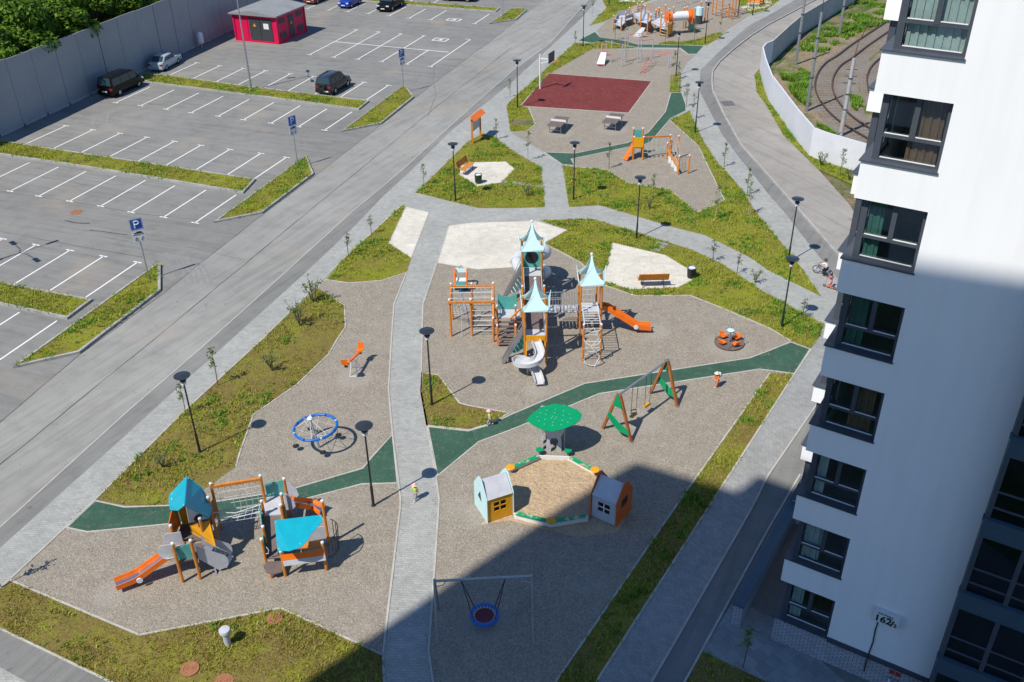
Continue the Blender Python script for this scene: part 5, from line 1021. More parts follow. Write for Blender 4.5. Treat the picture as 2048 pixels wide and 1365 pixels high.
S.append(P[-1]); mesh_obj('spiral_slide', MB().chute(S, .42, .2, .03), M['chute'], t, True)
mesh_obj('slide_column', MB().tube([(CX-.42, 40.78, -.05), (CX-.42, 40.78, .62)], .07, 8), M['pipe'], t)
# chain bridge to the second tower
x0, x1 = CX+.66, T2.x-.6; ys = (44.5, 45.3)
for i in range(9): x = x0+(x1-x0)*(i+.5)/9; mesh_obj('bridge_plank', MB().box((x, 44.9, 1.5-.06*math.sin(math.pi*(i+.5)/9)), (.14, .78, .045)), M['grey_panel'], t)
for y in ys:
    for z in (2.3, 1.95, 1.5): mesh_obj('bridge_rail', MB().tube([(x0, y, z), (x1, y, z)], .022, 6), M['steel'], t)
    for i in range(12): x = x0+(x1-x0)*(i+.5)/12; mesh_obj('bridge_bar', MB().tube([(x, y, 1.5), (x, y, 2.3)], .012, 5), M['steel'], t)
for i in range(5): x = x0+(x1-x0)*(i+.5)/5; mesh_obj('bridge_spindle', MB().lathe((x, 44.45, 1.55), [(.07, 0), (.03, .12), (.07, .26), (.03, .38), (.05, .42)], 8), M['grey_panel'], t, True)
# second tower: grey discs, orange slide, overhead ladder
pan(t, [V((T2.x+.58, T2.y-.5+.5-.5*math.cos(a)+.0, 1.95+.45*math.sin(a))) for a in [k*math.pi/10 for k in range(-2, 13)]], 'grey_panel', 'slide_shield', .03)
sl = [V((T2.x+.6, T2.y, 1.58)), V((T2.x+.95, T2.y, 1.5)), V((T2.x+2.55, T2.y-.05, .38)), V((T2.x+2.8, T2.y-.05, .3)), V((T2.x+3.4, T2.y-.05, .24))]
mesh_obj('slide', MB().chute(sl, .46, .22, .03), M['orange'], t); mesh_obj('slide_bed', MB().chute([p+Zv*.035 for p in sl], .36, .012, .004), M['steel_bed'], t)
mesh_obj('slide_hub', MB().tube([sl[2]+V((0, -.3, .08)), sl[2]+V((0, -.26, .08))], .13, 14), M['white'], t)
for x in (3.73, 4.64): post(t, x, 41.93, 2.2, .11)
for x in (3.78, 4.6): mesh_obj('ladder_rail', MB().tube([(x, 41.95, 2.2), (x, 44.3, 2.2)], .03, 6), M['rope'], t)
bars(t, (3.78, 42.1, 2.2), (4.6, 42.1, 2.2), (3.78, 44.1, 2.2), (4.6, 44.1, 2.2), 9, .02, 'rope')
for k, (z, y) in enumerate(((2.05, 41.8), (1.5, 41.72), (.95, 41.62), (.4, 41.5))):
    mesh_obj('grip_hoop', MB().tube([V((4.18+.44*math.cos(a), y-.18*math.sin(a)*(-1 if k % 2 else 1)*-1, z-.3*abs(math.sin(a)))) for a in [math.pi*i/10 for i in range(11)]], .022, 6), M['rope'], t)
mesh_obj('snake_rail', MB().tube([(4.25, 41.75, 2.1), (4.5, 41.6, 1.6), (4.1, 41.55, 1.1), (4.55, 41.4, .6), (4.3, 41.3, .05)], .025, 6), M['rope'], t)
for i in range(5): mesh_obj('rung', MB().tube([(3.73, 41.93, .4+.4*i), (4.64, 41.93, .4+.4*i)], .018, 6), M['rope'], t)
for s in (-1, 1): post(t, T2.x+s*.5, 46.5, 2.3, .1)
beamp(t, (T2.x-.55, 46.5, 2.22), (T2.x+.55, 46.5, 2.22), .08, 'wood_dark'); net(t, (T2.x-.5, 46.48, .1), (T2.x+.5, 46.48, .1), (T2.x+.5, 46.48, 2.15), (T2.x-.5, 46.48, 2.15), 4, 6)
# stair to the hub and the left climbing frame
for s in (-1, 1): post(t, -.28+s*.5, 43.75, 1.15, .1); post(t, -.28+s*.5, 44.55, 1.9, .1); mesh_obj('stringer', MB().beam((-.28+s*.44, 43.45, .1), (-.28+s*.44, 44.6, 1.05), .06, .14), M['wood_dark'], t)
for i in range(6): mesh_obj('step', MB().box((-.28, 43.5+.19*i, .16+.16*i), (.84, .17, .04)), M['deck'], t)
mesh_obj('deck', MB().box((-.15, 45.05, 1.12), (1.2, .9, .07)), M['grey_panel'], t)
pan(t, [V((-.75, 45.55, 1.15)), V((.3, 45.55, 1.15)), V((.3, 45.55, 2.1)), V((0, 45.55, 1.95)), V((-.45, 45.55, 1.95)), V((-.75, 45.55, 2.15))], 'teal', 'side_panel')
fx = [-3.35, -2.2, -1.0]; fy = (44.6, 46.4); fh = 2.3
for x in fx:
    for y in fy: post(t, x, y, fh, .12)
for y in fy: beamp(t, (fx[0]-.08, y-.08, fh-.1), (fx[2]+.08, y-.08, fh-.1), .11)
for x in (fx[0], fx[2]): beamp(t, (x, fy[0], fh-.12), (x, fy[1], fh-.12), .1)
post(t, -1.0, 43.95, 1.5, .12); beamp(t, (-1.0, 43.95, 1.45), (-1.0, 44.6, 2.15), .1)
for x in (fx[0]+.08, fx[2]-.08): mesh_obj('rail', MB().tube([(x, fy[0], fh-.3), (x, fy[1], fh-.3)], .025, 6), M['rope'], t)
bars(t, (fx[1]+.06, fy[0], .35), (fx[2]-.06, fy[0], .35), (fx[1]+.06, fy[0], 1.95), (fx[2]-.06, fy[0], 1.95), 6, .02, 'rope')
bars(t, (fx[0], fy[0]+.3, fh-.06), (fx[2], fy[0]+.3, fh-.06), (fx[0], fy[1]-.3, fh-.06), (fx[2], fy[1]-.3, fh-.06), 3, .018, 'rope')
net(t, (fx[1], fy[1], .3), (fx[2], fy[1], .3), (fx[2], fy[1], 2.1), (fx[1], fy[1], 2.1), 6, 6); net(t, (fx[0], fy[1], .3), (fx[1], fy[1], .3), (fx[1]-.1, fy[0]+.4, 1.9), (fx[0], fy[0]+.4, 1.9), 5, 6)
mesh_obj('rope_ladder', MB().tube([(-2.75, 44.55, -.02), (-2.75, 44.6, 2.15)], .02, 6), M['rope'], t); mesh_obj('rope_ladder', MB().tube([(-2.85, 46.2, 2.2), (-2.5, 45.6, 1.2), (-2.35, 45.2, .3)], .02, 6), M['blue'], t)
# rocking toy behind the frame
c = g(923, 578); tk = thing('rocking_toy', 'orange and teal two-seat rocking toy behind the castle climbing frame', 'rocking toy', c)
for s in (-1, 1):
    mesh_obj('side_frame', MB().tube([c+V((s*.34, -.55, .45)), c+V((s*.36, -.3, 1.0)), c+V((s*.36, .35, 1.15)), c+V((s*.34, .6, .55))], .05, 8), M['orange'], tk, True)
mesh_obj('front_panel', MB().panel([c+V((-.32, .4, .9)), c+V((.32, .4, .9)), c+V((.32, .45, 1.2)), c+V((-.32, .45, 1.2))], .03), M['teal_pale'], tk); mesh_obj('rear_panel', MB().panel([c+V((-.32, -.55, .35)), c+V((.32, -.55, .35)), c+V((.32, -.5, .75)), c+V((-.32, -.5, .75))], .03), M['teal'], tk)
mesh_obj('seat', MB().box(c+V((0, .0, .62)), (.6, .4, .06)), M['white'], tk); mesh_obj('seat', MB().box(c+V((0, -.35, .5)), (.6, .25, .06)), M['white'], tk)
for dx_ in (-.22, .22): mesh_obj('spring', MB().tube([c+V((dx_+.09*math.cos(a), .09*math.sin(a), .02+a*.0105)) for a in [k*.6 for k in range(80)]], .015, 5), M['black'], tk, True)
mesh_obj('handle', MB().tube([c+V((-.1, .42, 1.2)), c+V((0, .42, 1.38)), c+V((.1, .42, 1.2))], .018, 6), M['black'], tk, True); mesh_obj('base_plate', MB().box(c+V((0, 0, .015)), (.8, .4, .03)), M['black'], tk)

# ---- teal-roofed play towers with rope bridge
t = thing('teal_roof_play_set', 'small play set with a teal gabled tower, orange slide, rope bridge and second canopied tower', 'play set', (-12.6, 27.5, 0))
for x, y, h in ((-12.99, 26.53, 2.02), (-12.35, 26.68, 2.02), (-13.36, 27.52, 2.02), (-12.2, 27.6, 2.3), (-13.45, 28.5, 2.5), (-12.15, 28.7, 2.4)): post(t, x, y, h, .12)
mesh_obj('deck', MB().panel([V(p) for p in ((-12.98, 26.6, 1.02), (-12.35, 26.75, 1.02), (-12.2, 27.6, 1.02), (-13.33, 27.5, 1.02))], .06), M['deck'], t); mesh_obj('deck', MB().box((-12.82, 28.1, 1.15), (1.15, .95, .06)), M['deck'], t)
pn = pan(t, [g(350, 1122, 1.05), g(391, 1115, 1.05), g(383.5, 1086, 1.9), g(372, 1089, 1.84), g(360, 1095, 1.76), g(343, 1097, 1.74)], 'teal', 'front_panel'); bolts(pn, [g(347, 1100, 1.72), g(382, 1091, 1.82), g(352, 1118, 1.12), g(389, 1112, 1.12)])
ra, rb_ = g(369, 1012, 3.3), g(374, 953, 3.3); le = [g(341, 1021, 2.3), g(337.5, 1004, 2.35), g(340, 990, 2.55), g(353, 975, 2.85)]; re = [g(418.6, 1037, 1.95), g(424, 1018, 1.98), g(418, 1002, 2.2), g(403, 975, 2.72)]
def slab(pts, up, m, name, th=.03): return mesh_obj(name, MB().panel(pts, th), M[m], t)
fs = [g(356, 1022, 2.92)]
r1 = slab([ra, fs[0], *le, rb_], 0, 'teal_roof', 'roof_panel'); r2 = slab([ra, *re, rb_], 0, 'teal_roof', 'roof_panel'); bolts(r1, [g(344, 988, 2.66), g(343, 1014, 2.42), g(367, 1010, 3.3)], .022); bolts(r2, [g(377, 957, 3.28), g(415, 1001, 2.32), g(413, 1030, 2.16)], .022)
gA, gB, gC = ra-Zv*.06+V((.02, .05, 0)), g(378, 1046, 2.3), g(416, 1037, 1.93); gp = pan(t, [gA, gB, gC], 'grey_panel', 'gable_panel', .025)
ge = (gC-gB).normalized(); gn = (gC-gB).cross(gA-gB).normalized(); gn = -gn if gn.y > 0 else gn; gf = gn.cross(ge); gc = gA*.2+gB*.3+gC*.5
mesh_obj('gable_hole', MB().panel([gc+gn*.018+ge*(.2*math.cos(a))+gf*(.17*math.sin(a)) for a in [k*math.pi/8 for k in range(16)]], .006), M['black'], gp)
pan(t, [g(379.5, 1052, 2.0), g(418.6, 1042, 2.0), g(432, 1094, 1.05), g(384, 1066, 1.55)], 'yellow', 'side_panel'); pan(t, [V((-13.42, 27.55, 1.2)), V((-13.47, 28.45, 1.2)), V((-13.47, 28.45, 2.35)), V((-13.42, 27.55, 2.15))], 'orange', 'side_panel'); pan(t, [V((-13.35, 28.52, 1.2)), V((-12.9, 28.56, 1.2)), V((-12.9, 28.56, 2.4)), V((-13.35, 28.52, 2.4))], 'yellow', 'side_panel')
for dy, nm in ((-.36, 0), (.36, 1)):
    base = V((-13.3, 27.02+dy*.9, 0)); o_ = []
    for k in range(14): a = math.radians(90+k*180/13); o_.append(base+V((-.12+.3*math.cos(a), -.06*math.cos(a)*0, 1.45+.36*math.sin(a))))
    pan(t, [base+V((.3, .1, 1.8)), *o_, base+V((.3, .1, 1.12))], 'grey_panel', 'slide_shield')
sl = [V((-13.28, 27.05, 1.06)), V((-13.55, 26.98, .98)), g(280, 1151, .36), g(262, 1160, .3), g(232, 1172, .26)]
mesh_obj('slide', MB().chute(sl, .46, .2, .03), M['orange'], t); mesh_obj('slide_bed', MB().chute([p+Zv*.036 for p in sl], .36, .012, .004), M['steel_bed'], t); hb = sl[2]+V((.1, -.31, .06)); mesh_obj('slide_hub', MB().tube([hb, hb+V((.02, -.05, 0))], .12, 14), M['white'], t)
# climbing ramp with grey cheeks on the right
for dy in (-.22, .42):
    a, b = V((-12.28, 27.05+dy, 0)), V((-11.45, 27.35+dy, 0)); ru = (b-a).normalized(); n_ = []
    for k in range(9): an = math.radians(-80+k*20); n_.append(b+ru*(.16*math.cos(an))+Zv*(.5+.34*math.sin(an)))
    pan(t, [a+Zv*.95, b-ru*.25+Zv*.12, *n_, a+Zv*1.62], 'grey_panel', 'ramp_cheek')
mesh_obj('climbing_ramp', MB().panel([V((-12.28, 26.85, 1.03)), V((-12.2, 27.45, 1.03)), V((-11.3, 27.75, .15)), V((-11.4, 27.12, .15))], .04), M['grey_panel'], t)
for k in range(4): f = .3+.17*k; p = V((-12.24, 26.98, 1.08)).lerp(V((-11.35, 27.28, .2)), f); mesh_obj('foot_bar', MB().beam(p, p+V((.08, .5, 0)), .05, .05), M['dark_door'], t)
mesh_obj('strut', MB().beam(g(433, 1150), g(425, 1120, .45), .06), M['steel'], t)
# rope bridge
ba, bb = V((-12.25, 29.5, 0)), V((-10.35, 29.95, 0))
for p in (ba, bb): post(t, p.x, p.y, 2.42, .12)
for p in (ba+V((-.1, -.75, 0)), bb+V((.12, -.78, 0))): post(t, p.x, p.y, 1.75, .12)
beamp(t, ba+Zv*2.3, bb+Zv*2.3, .12)
net(t, ba+Zv*1.0, bb+Zv*1.0, bb+Zv*2.25, ba+Zv*2.25, 8, 4); net(t, ba+Zv*.95, bb+Zv*.95, bb+V((.1, -.75, .95)), ba+V((-.1, -.75, .95)), 8, 3); mesh_obj('bridge_rope', MB().tube([ba+V((-.1, -.75, 1.6)), (ba+bb)/2+V((0, -.75, 1.35)), bb+V((.12, -.75, 1.6))], .02, 6), M['rope'], t, True); mesh_obj('bridge_rope', MB().tube([ba+V((-.1, -.75, 1.25)), (ba+bb)/2+V((0, -.75, 1.1)), bb+V((.12, -.75, 1.25))], .02, 6), M['rope'], t, True)
pan(t, [V((-12.2, 28.75, 1.2)), V((-12.2, 29.45, 1.05)), V((-12.2, 29.45, 1.8)), V((-12.2, 28.75, 2.0))], 'wood_dark', 'side_panel'); mesh_obj('deck', MB().box((-12.6, 29.05, 1.05), (.8, .8, .06)), M['deck'], t)
# second tower
mesh_obj('deck', MB().box((-9.98, 29.75, 1.0), (.95, 1.15, .06), .08), M['grey_panel'], t)
for x, y, h in ((-9.5, 30.25, 2.0), (-9.42, 29.3, 2.0), (-9.87, 27.3, 1.45), (-9.97, 28.0, 1.45), (-9.03, 26.77, 1.3), (-7.46, 27.06, 1.45), (-7.6, 28.5, 2.3), (-9.2, 28.3, 2.3)): post(t, x, y, h, .12)
pan(t, [V((-10.35, 30.3, 1.05)), V((-9.52, 30.4, 1.05)), V((-9.52, 30.4, 1.85)), V((-10.35, 30.3, 1.75))], 'teal', 'back_panel')
rmp = [V((-10.35, 29.2, .97)), V((-9.5, 29.3, .97)), V((-9.15, 27.35, .42)), V((-9.85, 27.3, .42))]; mesh_obj('ramp', MB().panel(rmp, .05), M['deck'], t)
for i, j in ((0, 3), (1, 2)): pan(t, [rmp[i]+Zv*.02, rmp[j]+Zv*.02, rmp[j]+Zv*.45, rmp[i]+Zv*.62], 'teal', 'ramp_cheek')
mesh_obj('step_deck', MB().panel([V(p) for p in ((-9.85, 27.25, .3), (-9.9, 27.0, .3), (-9.75, 26.72, .3), (-9.45, 26.55, .3), (-9.1, 26.7, .3), (-9.05, 27.3, .3))], .05), M['deck'], t); post(t, -9.55, 26.68, .27, .1, cap=False)
mesh_obj('grab_handle', MB().tube([V((-9.78, 27.25, .75)), V((-9.68, 27.22, .8)), V((-9.64, 27.2, 1.0)), V((-9.72, 27.24, 1.12))], .018, 6), M['rope'], t, True)
sl = [V((-9.42, 29.85, 1.05)), V((-9.1, 29.88, .98)), g(620, 1012, .38), g(645, 1022, .25)]
mesh_obj('slide', MB().chute(sl, .46, .2, .03), M['orange'], t); mesh_obj('slide_bed', MB().chute([p+Zv*.036 for p in sl], .36, .012, .004), M['steel_bed'], t)
for dy in (-.34, .34): b = V((-9.4, 29.85+dy, 0)); pan(t, [b+Zv*1.0, b+V((.25, 0, 1.0)), b+V((.42, 0, 1.2)), b+V((.36, 0, 1.55)), b+V((.15, 0, 1.85)), b+Zv*1.9], 'grey_panel', 'slide_shield')
cn = pan(t, [g(549, 1041.7, 2.33), g(643, 1030, 2.33), g(644.5, 1043, 2.28), g(634, 1056, 2.2), g(619, 1072, 2.1), g(612, 1085, 2.02), g(603, 1095, 1.97), g(579, 1103, 1.92), g(555, 1102, 1.92)], 'teal_roof', 'canopy'); bolts(cn, [g(552, 1045, 2.34), g(641, 1033, 2.34), g(558, 1098, 1.96), g(601, 1088, 2.02)])
pan(t, [g(562, 1110, 1.2), g(600, 1106, 1.18), g(647, 1096, 1.2), g(650, 1110, .95), g(565, 1122, .95)], 'orange', 'front_panel'); pan(t, [g(565, 1122.5, .94), g(650, 1110.5, .94), g(652, 1121, .72), g(568, 1133, .72)], 'grey_panel', 'front_board'); pan(t, [V((-9.2, 28.3, .2)), V((-7.6, 28.5, .2)), V((-7.6, 28.5, 1.0)), V((-9.2, 28.3, 1.0))], 'grey_panel', 'back_board'); mesh_obj('bench', MB().beam((-8.9, 27.9, .5), (-7.7, 28.05, .5), .35, .04), M['wood'], t)
for k in range(8):
    a = math.radians(-75+k*21); b = V((-7.4, 27.75, 0)); mesh_obj('balcony_bar', MB().tube([b+V((.38*math.cos(a), .55*math.sin(a), .55)), b+V((.42*math.cos(a), .6*math.sin(a), 1.5))], .015, 5), M['dark_door'], t)
for z, k in ((.55, .38), (1.5, .42)): mesh_obj('balcony_rail', MB().tube([V((-7.4+k*math.cos(a), 27.75+k*1.44*math.sin(a), z)) for a in [math.radians(-85+i*17) for i in range(11)]], .02, 6), M['dark_door'], t, True)

# ---- sandbox with play houses and mushroom shelter
sv = [g(1080, 911, .3), g(1137, 913, .3), g(1190, 942, .3), g(1212, 975, .1), g(1176, 1032, .3), g(1102, 1044, .3), g(1028, 1026, .3), g(1003, 985, .1), g(1021, 937, .3)]
sand = sheet('sand', [(p.x, p.y) for p in sv], .09, 'sand', True)
sp = sheet('sand', [(p.x, p.y) for p in (g(960, 1050), g(1020, 1042), g(1100, 1062), g(1160, 1075), g(1235, 1065), g(1250, 1040), g(1180, 1025), g(1100, 1030), g(1000, 1020))], .0135, 'sand', True)
t = thing('sandbox', 'sandbox edge of white boards with scuffed green tops and round yellow seats', 'sandbox', (sv[5].x, sv[5].y, 0))
for i, j, top in ((8, 0, 'green'), (0, 1, None), (1, 2, 'green'), (4, 5, 'green'), (5, 6, 'green')):
    a, b = XY(sv[i], 0), XY(sv[j], 0); d = (b-a).normalized(); mesh_obj('side_board', MB().beam(a+Zv*.14, b+Zv*.14, .05, .3), M['white'], t)
    if top: mesh_obj('seat_board', MB().beam(a+d*.1+Zv*.31, b-d*.1+Zv*.31, .2, .035), M['green_scuff'] if 'green_scuff' in M else M['green'], t)
for i in (8, 2, 5): p = XY(sv[i], .335); mesh_obj('corner_seat', MB().lathe(p, [(.2, 0), (.21, .03), (.19, .05), (.02, .055)], 18), M['yellow'], t, True)
def house(A, B, C, front, side, roof, lab, win_side):
    A, B, C = g(*A), g(*B), g(*C); t = thing('play_house', lab, 'play house', A, 0, 'play houses by the sandbox'); ex = (B-A); W = ex.length; ex.normalize(); ey = V((-ex.y, ex.x, 0)); D = 1.3; H = 1.2; PK = 1.85
    pf = lambda x, y, z: A+ex*x+ey*y+Zv*z
    # front and back walls with a four-light window
    for y, nm in ((0.03, 'front_wall'), (D-.03, 'back_wall')):
        x0, x1, z0, z1 = W*.27, W*.73, .5, .98; q = MB()
        for a, b, c, d in ((.03, W-.03, .04, z0), (.03, W-.03, z1, H), (.03, x0, z0, z1), (x1, W-.03, z0, z1)): q.hexa([pf(a, y-.012, c), pf(b, y-.012, c), pf(b, y+.012, c), pf(a, y+.012, c), pf(a, y-.012, d), pf(b, y-.012, d), pf(b, y+.012, d), pf(a, y+.012, d)])
        fwl = mesh_obj(nm, q, M[front], t); q = MB(); xm, zm = (x0+x1)/2, (z0+z1)/2; q.hexa([pf(xm-.025, y-.016, z0), pf(xm+.025, y-.016, z0), pf(xm+.025, y+.01, z0), pf(xm-.025, y+.01, z0), pf(xm-.025, y-.016, z1), pf(xm+.025, y-.016, z1), pf(xm+.025, y+.01, z1), pf(xm-.025, y+.01, z1)]); q.hexa([pf(x0, y-.014, zm-.025), pf(x1, y-.014, zm-.025), pf(x1, y+.008, zm-.025), pf(x0, y+.008, zm-.025), pf(x0, y-.014, zm+.025), pf(x1, y-.014, zm+.025), pf(x1, y+.008, zm+.025), pf(x0, y+.008, zm+.025)]); mesh_obj('window_bar', q, M['yellow' if front == 'yellow' else 'white'], fwl)
    for x in (0, W):
        g_ = pan(t, [pf(x, -.04, .0), pf(x, D+.04, .0), pf(x, D+.04, H+.06), pf(x, D*.62, PK+.1), pf(x, D*.38, PK+.1), pf(x, -.04, H+.06)], side, 'gable', .03)
        xx = x-.018 if x == 0 else x+.018; tri = [pf(xx, D*.42, .75), pf(xx, D*.7, .85), pf(xx, D*.5, 1.25)] if win_side == 'tri' else [pf(xx, D*.3, .75), pf(xx, D*.7, .75), pf(xx, D*.7, 1.15), pf(xx, D*.3, 1.15)]
        mesh_obj('gable_window', MB().panel(tri, .006), M['black'], g_)
    for s in (0, 1):
        y0, y1 = (-.02, D/2) if s == 0 else (D+.02, D/2); pan(t, [pf(.04, y0, H+.03), pf(W-.04, y0, H+.03), pf(W-.04, y1, PK), pf(.04, y1, PK)], roof, 'roof_panel', .025)
house((975, 1047), (1027, 1030), (945, 1005), 'yellow', 'teal_pale', 'grey_panel', 'play house with a yellow front and pale teal gables beside the sandbox', 'tri')
house((1181, 1033), (1231, 1055), (1262, 1013), 'grey_panel', 'rust_orange', 'grey_panel', 'play house with a pale grey front and orange gables beside the sandbox', 'sq')
t = thing('mushroom_shelter', 'green leaf-shaped canopy on cut-out grey panels behind the sandbox', 'play shelter', g(1108, 905))
cz = 1.98; ol = [(1053.7, 841), (1061, 831), (1082, 815), (1110, 808), (1135, 812.5), (1155.6, 821), (1164.5, 830), (1160, 841), (1147, 850.5), (1127, 859), (1106, 863.5), (1086, 861), (1067, 851.5)]
cp = pan(t, [g(u, v, cz) for u, v in ol], 'green', 'canopy', .03); cc = g(1108, 836, cz)
bolts(cp, [cc+V((r_*math.cos(a), r_*.8*math.sin(a), .02)) for r_, n_ in ((.12, 4), (.45, 6), (.75, 12)) for a in [2*math.pi*k/n_+.4 for k in range(n_)]], .015)
mc = V((1.85, 34.75, 0))
sil = [(-.34, 0), (-.14, 0), (-.12, .35), (-.2, .6), (-.12, .8), (.12, .8), (.2, .6), (.12, .35), (.14, 0), (.34, 0), (.36, .5), (.3, .85), (.45, 1.2), (.56, 1.6), (.6, 1.95), (-.6, 1.95), (-.56, 1.6), (-.45, 1.2), (-.3, .85), (-.36, .5)]
for (dx_, dy_, an) in ((0, -.45, 0), (0, .45, 0), (-.5, 0, 1), (.5, 0, 1)):
    wl_ = pan(t, [mc+V(((x if not an else 0)+dx_, (x*.9 if an else 0)+dy_, z)) for x, z in sil], 'grey_panel', 'cut_out_panel', .03)
    if not an and dy_ < 0:
        for s in (-1, 1): mesh_obj('peep_hole', MB().tube([mc+V((s*.26, dy_-.022, 1.45)), mc+V((s*.26, dy_-.018, 1.45))], .13, 14), M['black'], wl_)
for px in ((1079, 899), (1136, 901)): p = XY(g(*px, .34), 0); st = thing('mushroom_stool', 'small round green stool %s' % ('on the yellow play house side of the mushroom shelter' if px[0] < 1100 else 'on the swing side of the mushroom shelter'), 'stool', p, 0, 'green stools'); mesh_obj('stem', MB().lathe(p, [(.05, -.02), (.05, .3)], 8), M['steel'], st); mesh_obj('seat', MB().lathe(p+Zv*.302, [(.17, 0), (.17, .04), (.02, .045)], 18), M['green'], st, True)

# ---- A-frame swing
t = thing('swing_set', 'timber A-frame swing with green end panels and two yellow seats', 'swing', g(1263, 886))
fr_ = [[g(1205, 857), g(1263, 886)], [g(1300, 787), g(1355, 815)]]; ap = []
for i, (a, b) in enumerate(fr_):
    m_ = (a+b)/2; h = 2.35; A_ = XY(m_, h); ap.append(A_); d = (b-a).normalized()
    for p, s in ((a, -1), (b, 1)): mesh_obj('leg', MB().beam(p-Zv*.05, A_-d*(-s*.06), .12), M['wood_dark'], t); mesh_obj('leg_shoe', MB().lathe(p, [(.07, -.03), (.07, .08)], 8), M['steel'], t)
    lo = (fr_[1][0]-fr_[0][0]).normalized()*(-.09 if i == 0 else .09); off = lo
    pt = lambda f, s: (a if s < 0 else b).lerp(A_, f)+off
    pan(t, [pt(.72, -1), pt(.72, 1)+d*.05, pt(.9, 1)+d*.05, A_+off+Zv*.1, pt(.9, -1)-d*.05], 'green', 'gusset', .03)
    pan(t, [pt(.52, -1)-d*.06, pt(.44, -1).lerp(pt(.34, 1), .3)+Zv*.08, pt(.36, -1).lerp(pt(.26, 1), .65)+Zv*.12, pt(.3, 1)+d*.05, pt(.17, 1)+d*.05, pt(.2, -1).lerp(pt(.14, 1), .6), pt(.3, -1).lerp(pt(.2, 1), .3), pt(.42, -1)-d*.06], 'green', 'crescent_panel', .03)
mesh_obj('top_bar', MB().tube(ap, .055, 10), M['steel'], t, True)
d = (ap[1]-ap[0]).normalized(); n_ = V((-d.y, d.x, 0))
for f, cr in ((.33, True), (.62, False)):
    c = ap[0].lerp(ap[1], f); st = mesh_obj('swing_seat', MB().box(XY(c, .48), (.42, .18, .05), math.atan2(d.y, d.x)), M['yellow'], t)
    for s in (-1, 1): mesh_obj('chain', MB().tube([c+d*s*.22, XY(c+d*s*.2, .5)], .012, 5), M['dark_door'], t)
    if cr: mesh_obj('cradle', MB().tube([XY(c-d*.2, .72), XY(c-n_*.16, .7), XY(c+d*.2, .72), XY(c+n_*.16, .7)], .03, 6, True), M['black'], st)
# ---- nest swing
t = thing('nest_swing', 'grey pipe frame with a round blue-rimmed nest swing in the shade', 'swing', g(875, 1289)); L_, R_ = [g(875, 1289), g(877, 1217)], [g(1066, 1280), g(1061, 1207)]; tops = []
for a, b in (L_, R_):
    A_ = XY((a+b)/2, 2.32); tops.append(A_)
    for p in (a, b): mesh_obj('leg', MB().tube([p-Zv*.03, A_+Zv*.06], .05, 10), M['steel'], t, True)
mesh_obj('top_bar', MB().tube(tops, .05, 10), M['steel'], t, True)
dd_ = (tops[1]-tops[0]).normalized()
for k, s in ((0, 1), (1, -1)): mesh_obj('gusset', MB().tube([tops[k]-Zv*.3, tops[k]+dd_*.3*s-Zv*.22, tops[k]+dd_*.42*s], .02, 6), M['pipe'], t, True)
c = g(969, 1230, .5)
mesh_obj('rim', MB().tube([c+V((.49*math.cos(a), .49*math.sin(a), 0)) for a in [k*math.pi/16 for k in range(32)]], .075, 10, True), M['blue'], t, True)
M['maroon'] = paint('maroon_net', (.16, .03, .045), .8, .2, 0, 20); nb = mesh_obj('nest_net', MB().lathe(c-Zv*.05, [(.02, -.03), (.2, -.02), (.36, .0), (.365, .01), (.02, -.02)], 24), M['maroon'], t, True)
for k in range(20): a = k*math.pi/10; mesh_obj('lacing', MB().tube([c+V((.35*math.cos(a), .35*math.sin(a), -.03)), c+V((.44*math.cos(a+.1), .44*math.sin(a+.1), .03))], .014, 5), M['rope'], t)
for k, f in ((-1, .27), (1, .73)):
    hp = tops[0].lerp(tops[1], f+.0)
    for s in (-1, 1): e = c+V((k*.38, s*.32, .07)); mid_ = hp.lerp(e, .45); mesh_obj('rope', MB().tube([hp, mid_], .016, 5), M['black'], t); mesh_obj('rope', MB().tube([mid_, e], .022, 5), M['maroon'], t)
# ---- blue ring spinner
b = g(638.6, 896); tl_ = V((-.12, -.05, 1)); t = thing('ring_spinner', 'blue ring spinner hung by ropes from a leaning white mast, black disc seats below', 'spinner', b)
mesh_obj('mast', MB().tube([b-Zv*.02, b+tl_*1.75], [.06, .05], 10), M['pipe'], t, True); mesh_obj('hub', MB().lathe(b+tl_*1.7, [(.1, 0), (.14, .06), (.1, .12), (.02, .14)], 12), M['white'], t, True)
rc = g(631, 855, 1.2); Rr = .98; ring = [rc+V((Rr*math.cos(a), Rr*math.sin(a), .05*math.cos(a))) for a in [k*math.pi/24 for k in range(48)]]
mesh_obj('ring', MB().tube(ring, .066, 10, True), M['blue'], t, True)
for k in range(8): i = k*6; mesh_obj('rope', MB().tube([b+tl_*1.75, ring[i]], .013, 5), M['rope'], t); mesh_obj('rope', MB().tube([b+tl_*.75, ring[i]], .01, 5), M['rope'], t)
for k in range(8): i = k*6+3; mesh_obj('coupling', MB().tube([ring[i], ring[i].lerp(ring[(i+1) % 48], .5)], .072, 8), M['black'] if k % 2 else M['rope'], t)
for px in ((592, 892), (646, 905), (677, 870), (621, 857)):
    p = g(*px, .3); k = min(range(48), key=lambda i: (XY(ring[i], 0)-XY(p, 0)).length); mesh_obj('hanging_rope', MB().tube([ring[k], p], .012, 5), M['yellow'], t); mesh_obj('disc_seat', MB().lathe(p-Zv*.05, [(.1, 0), (.15, .03), (.15, .06), (.02, .08)], 16), M['black'], t, True)
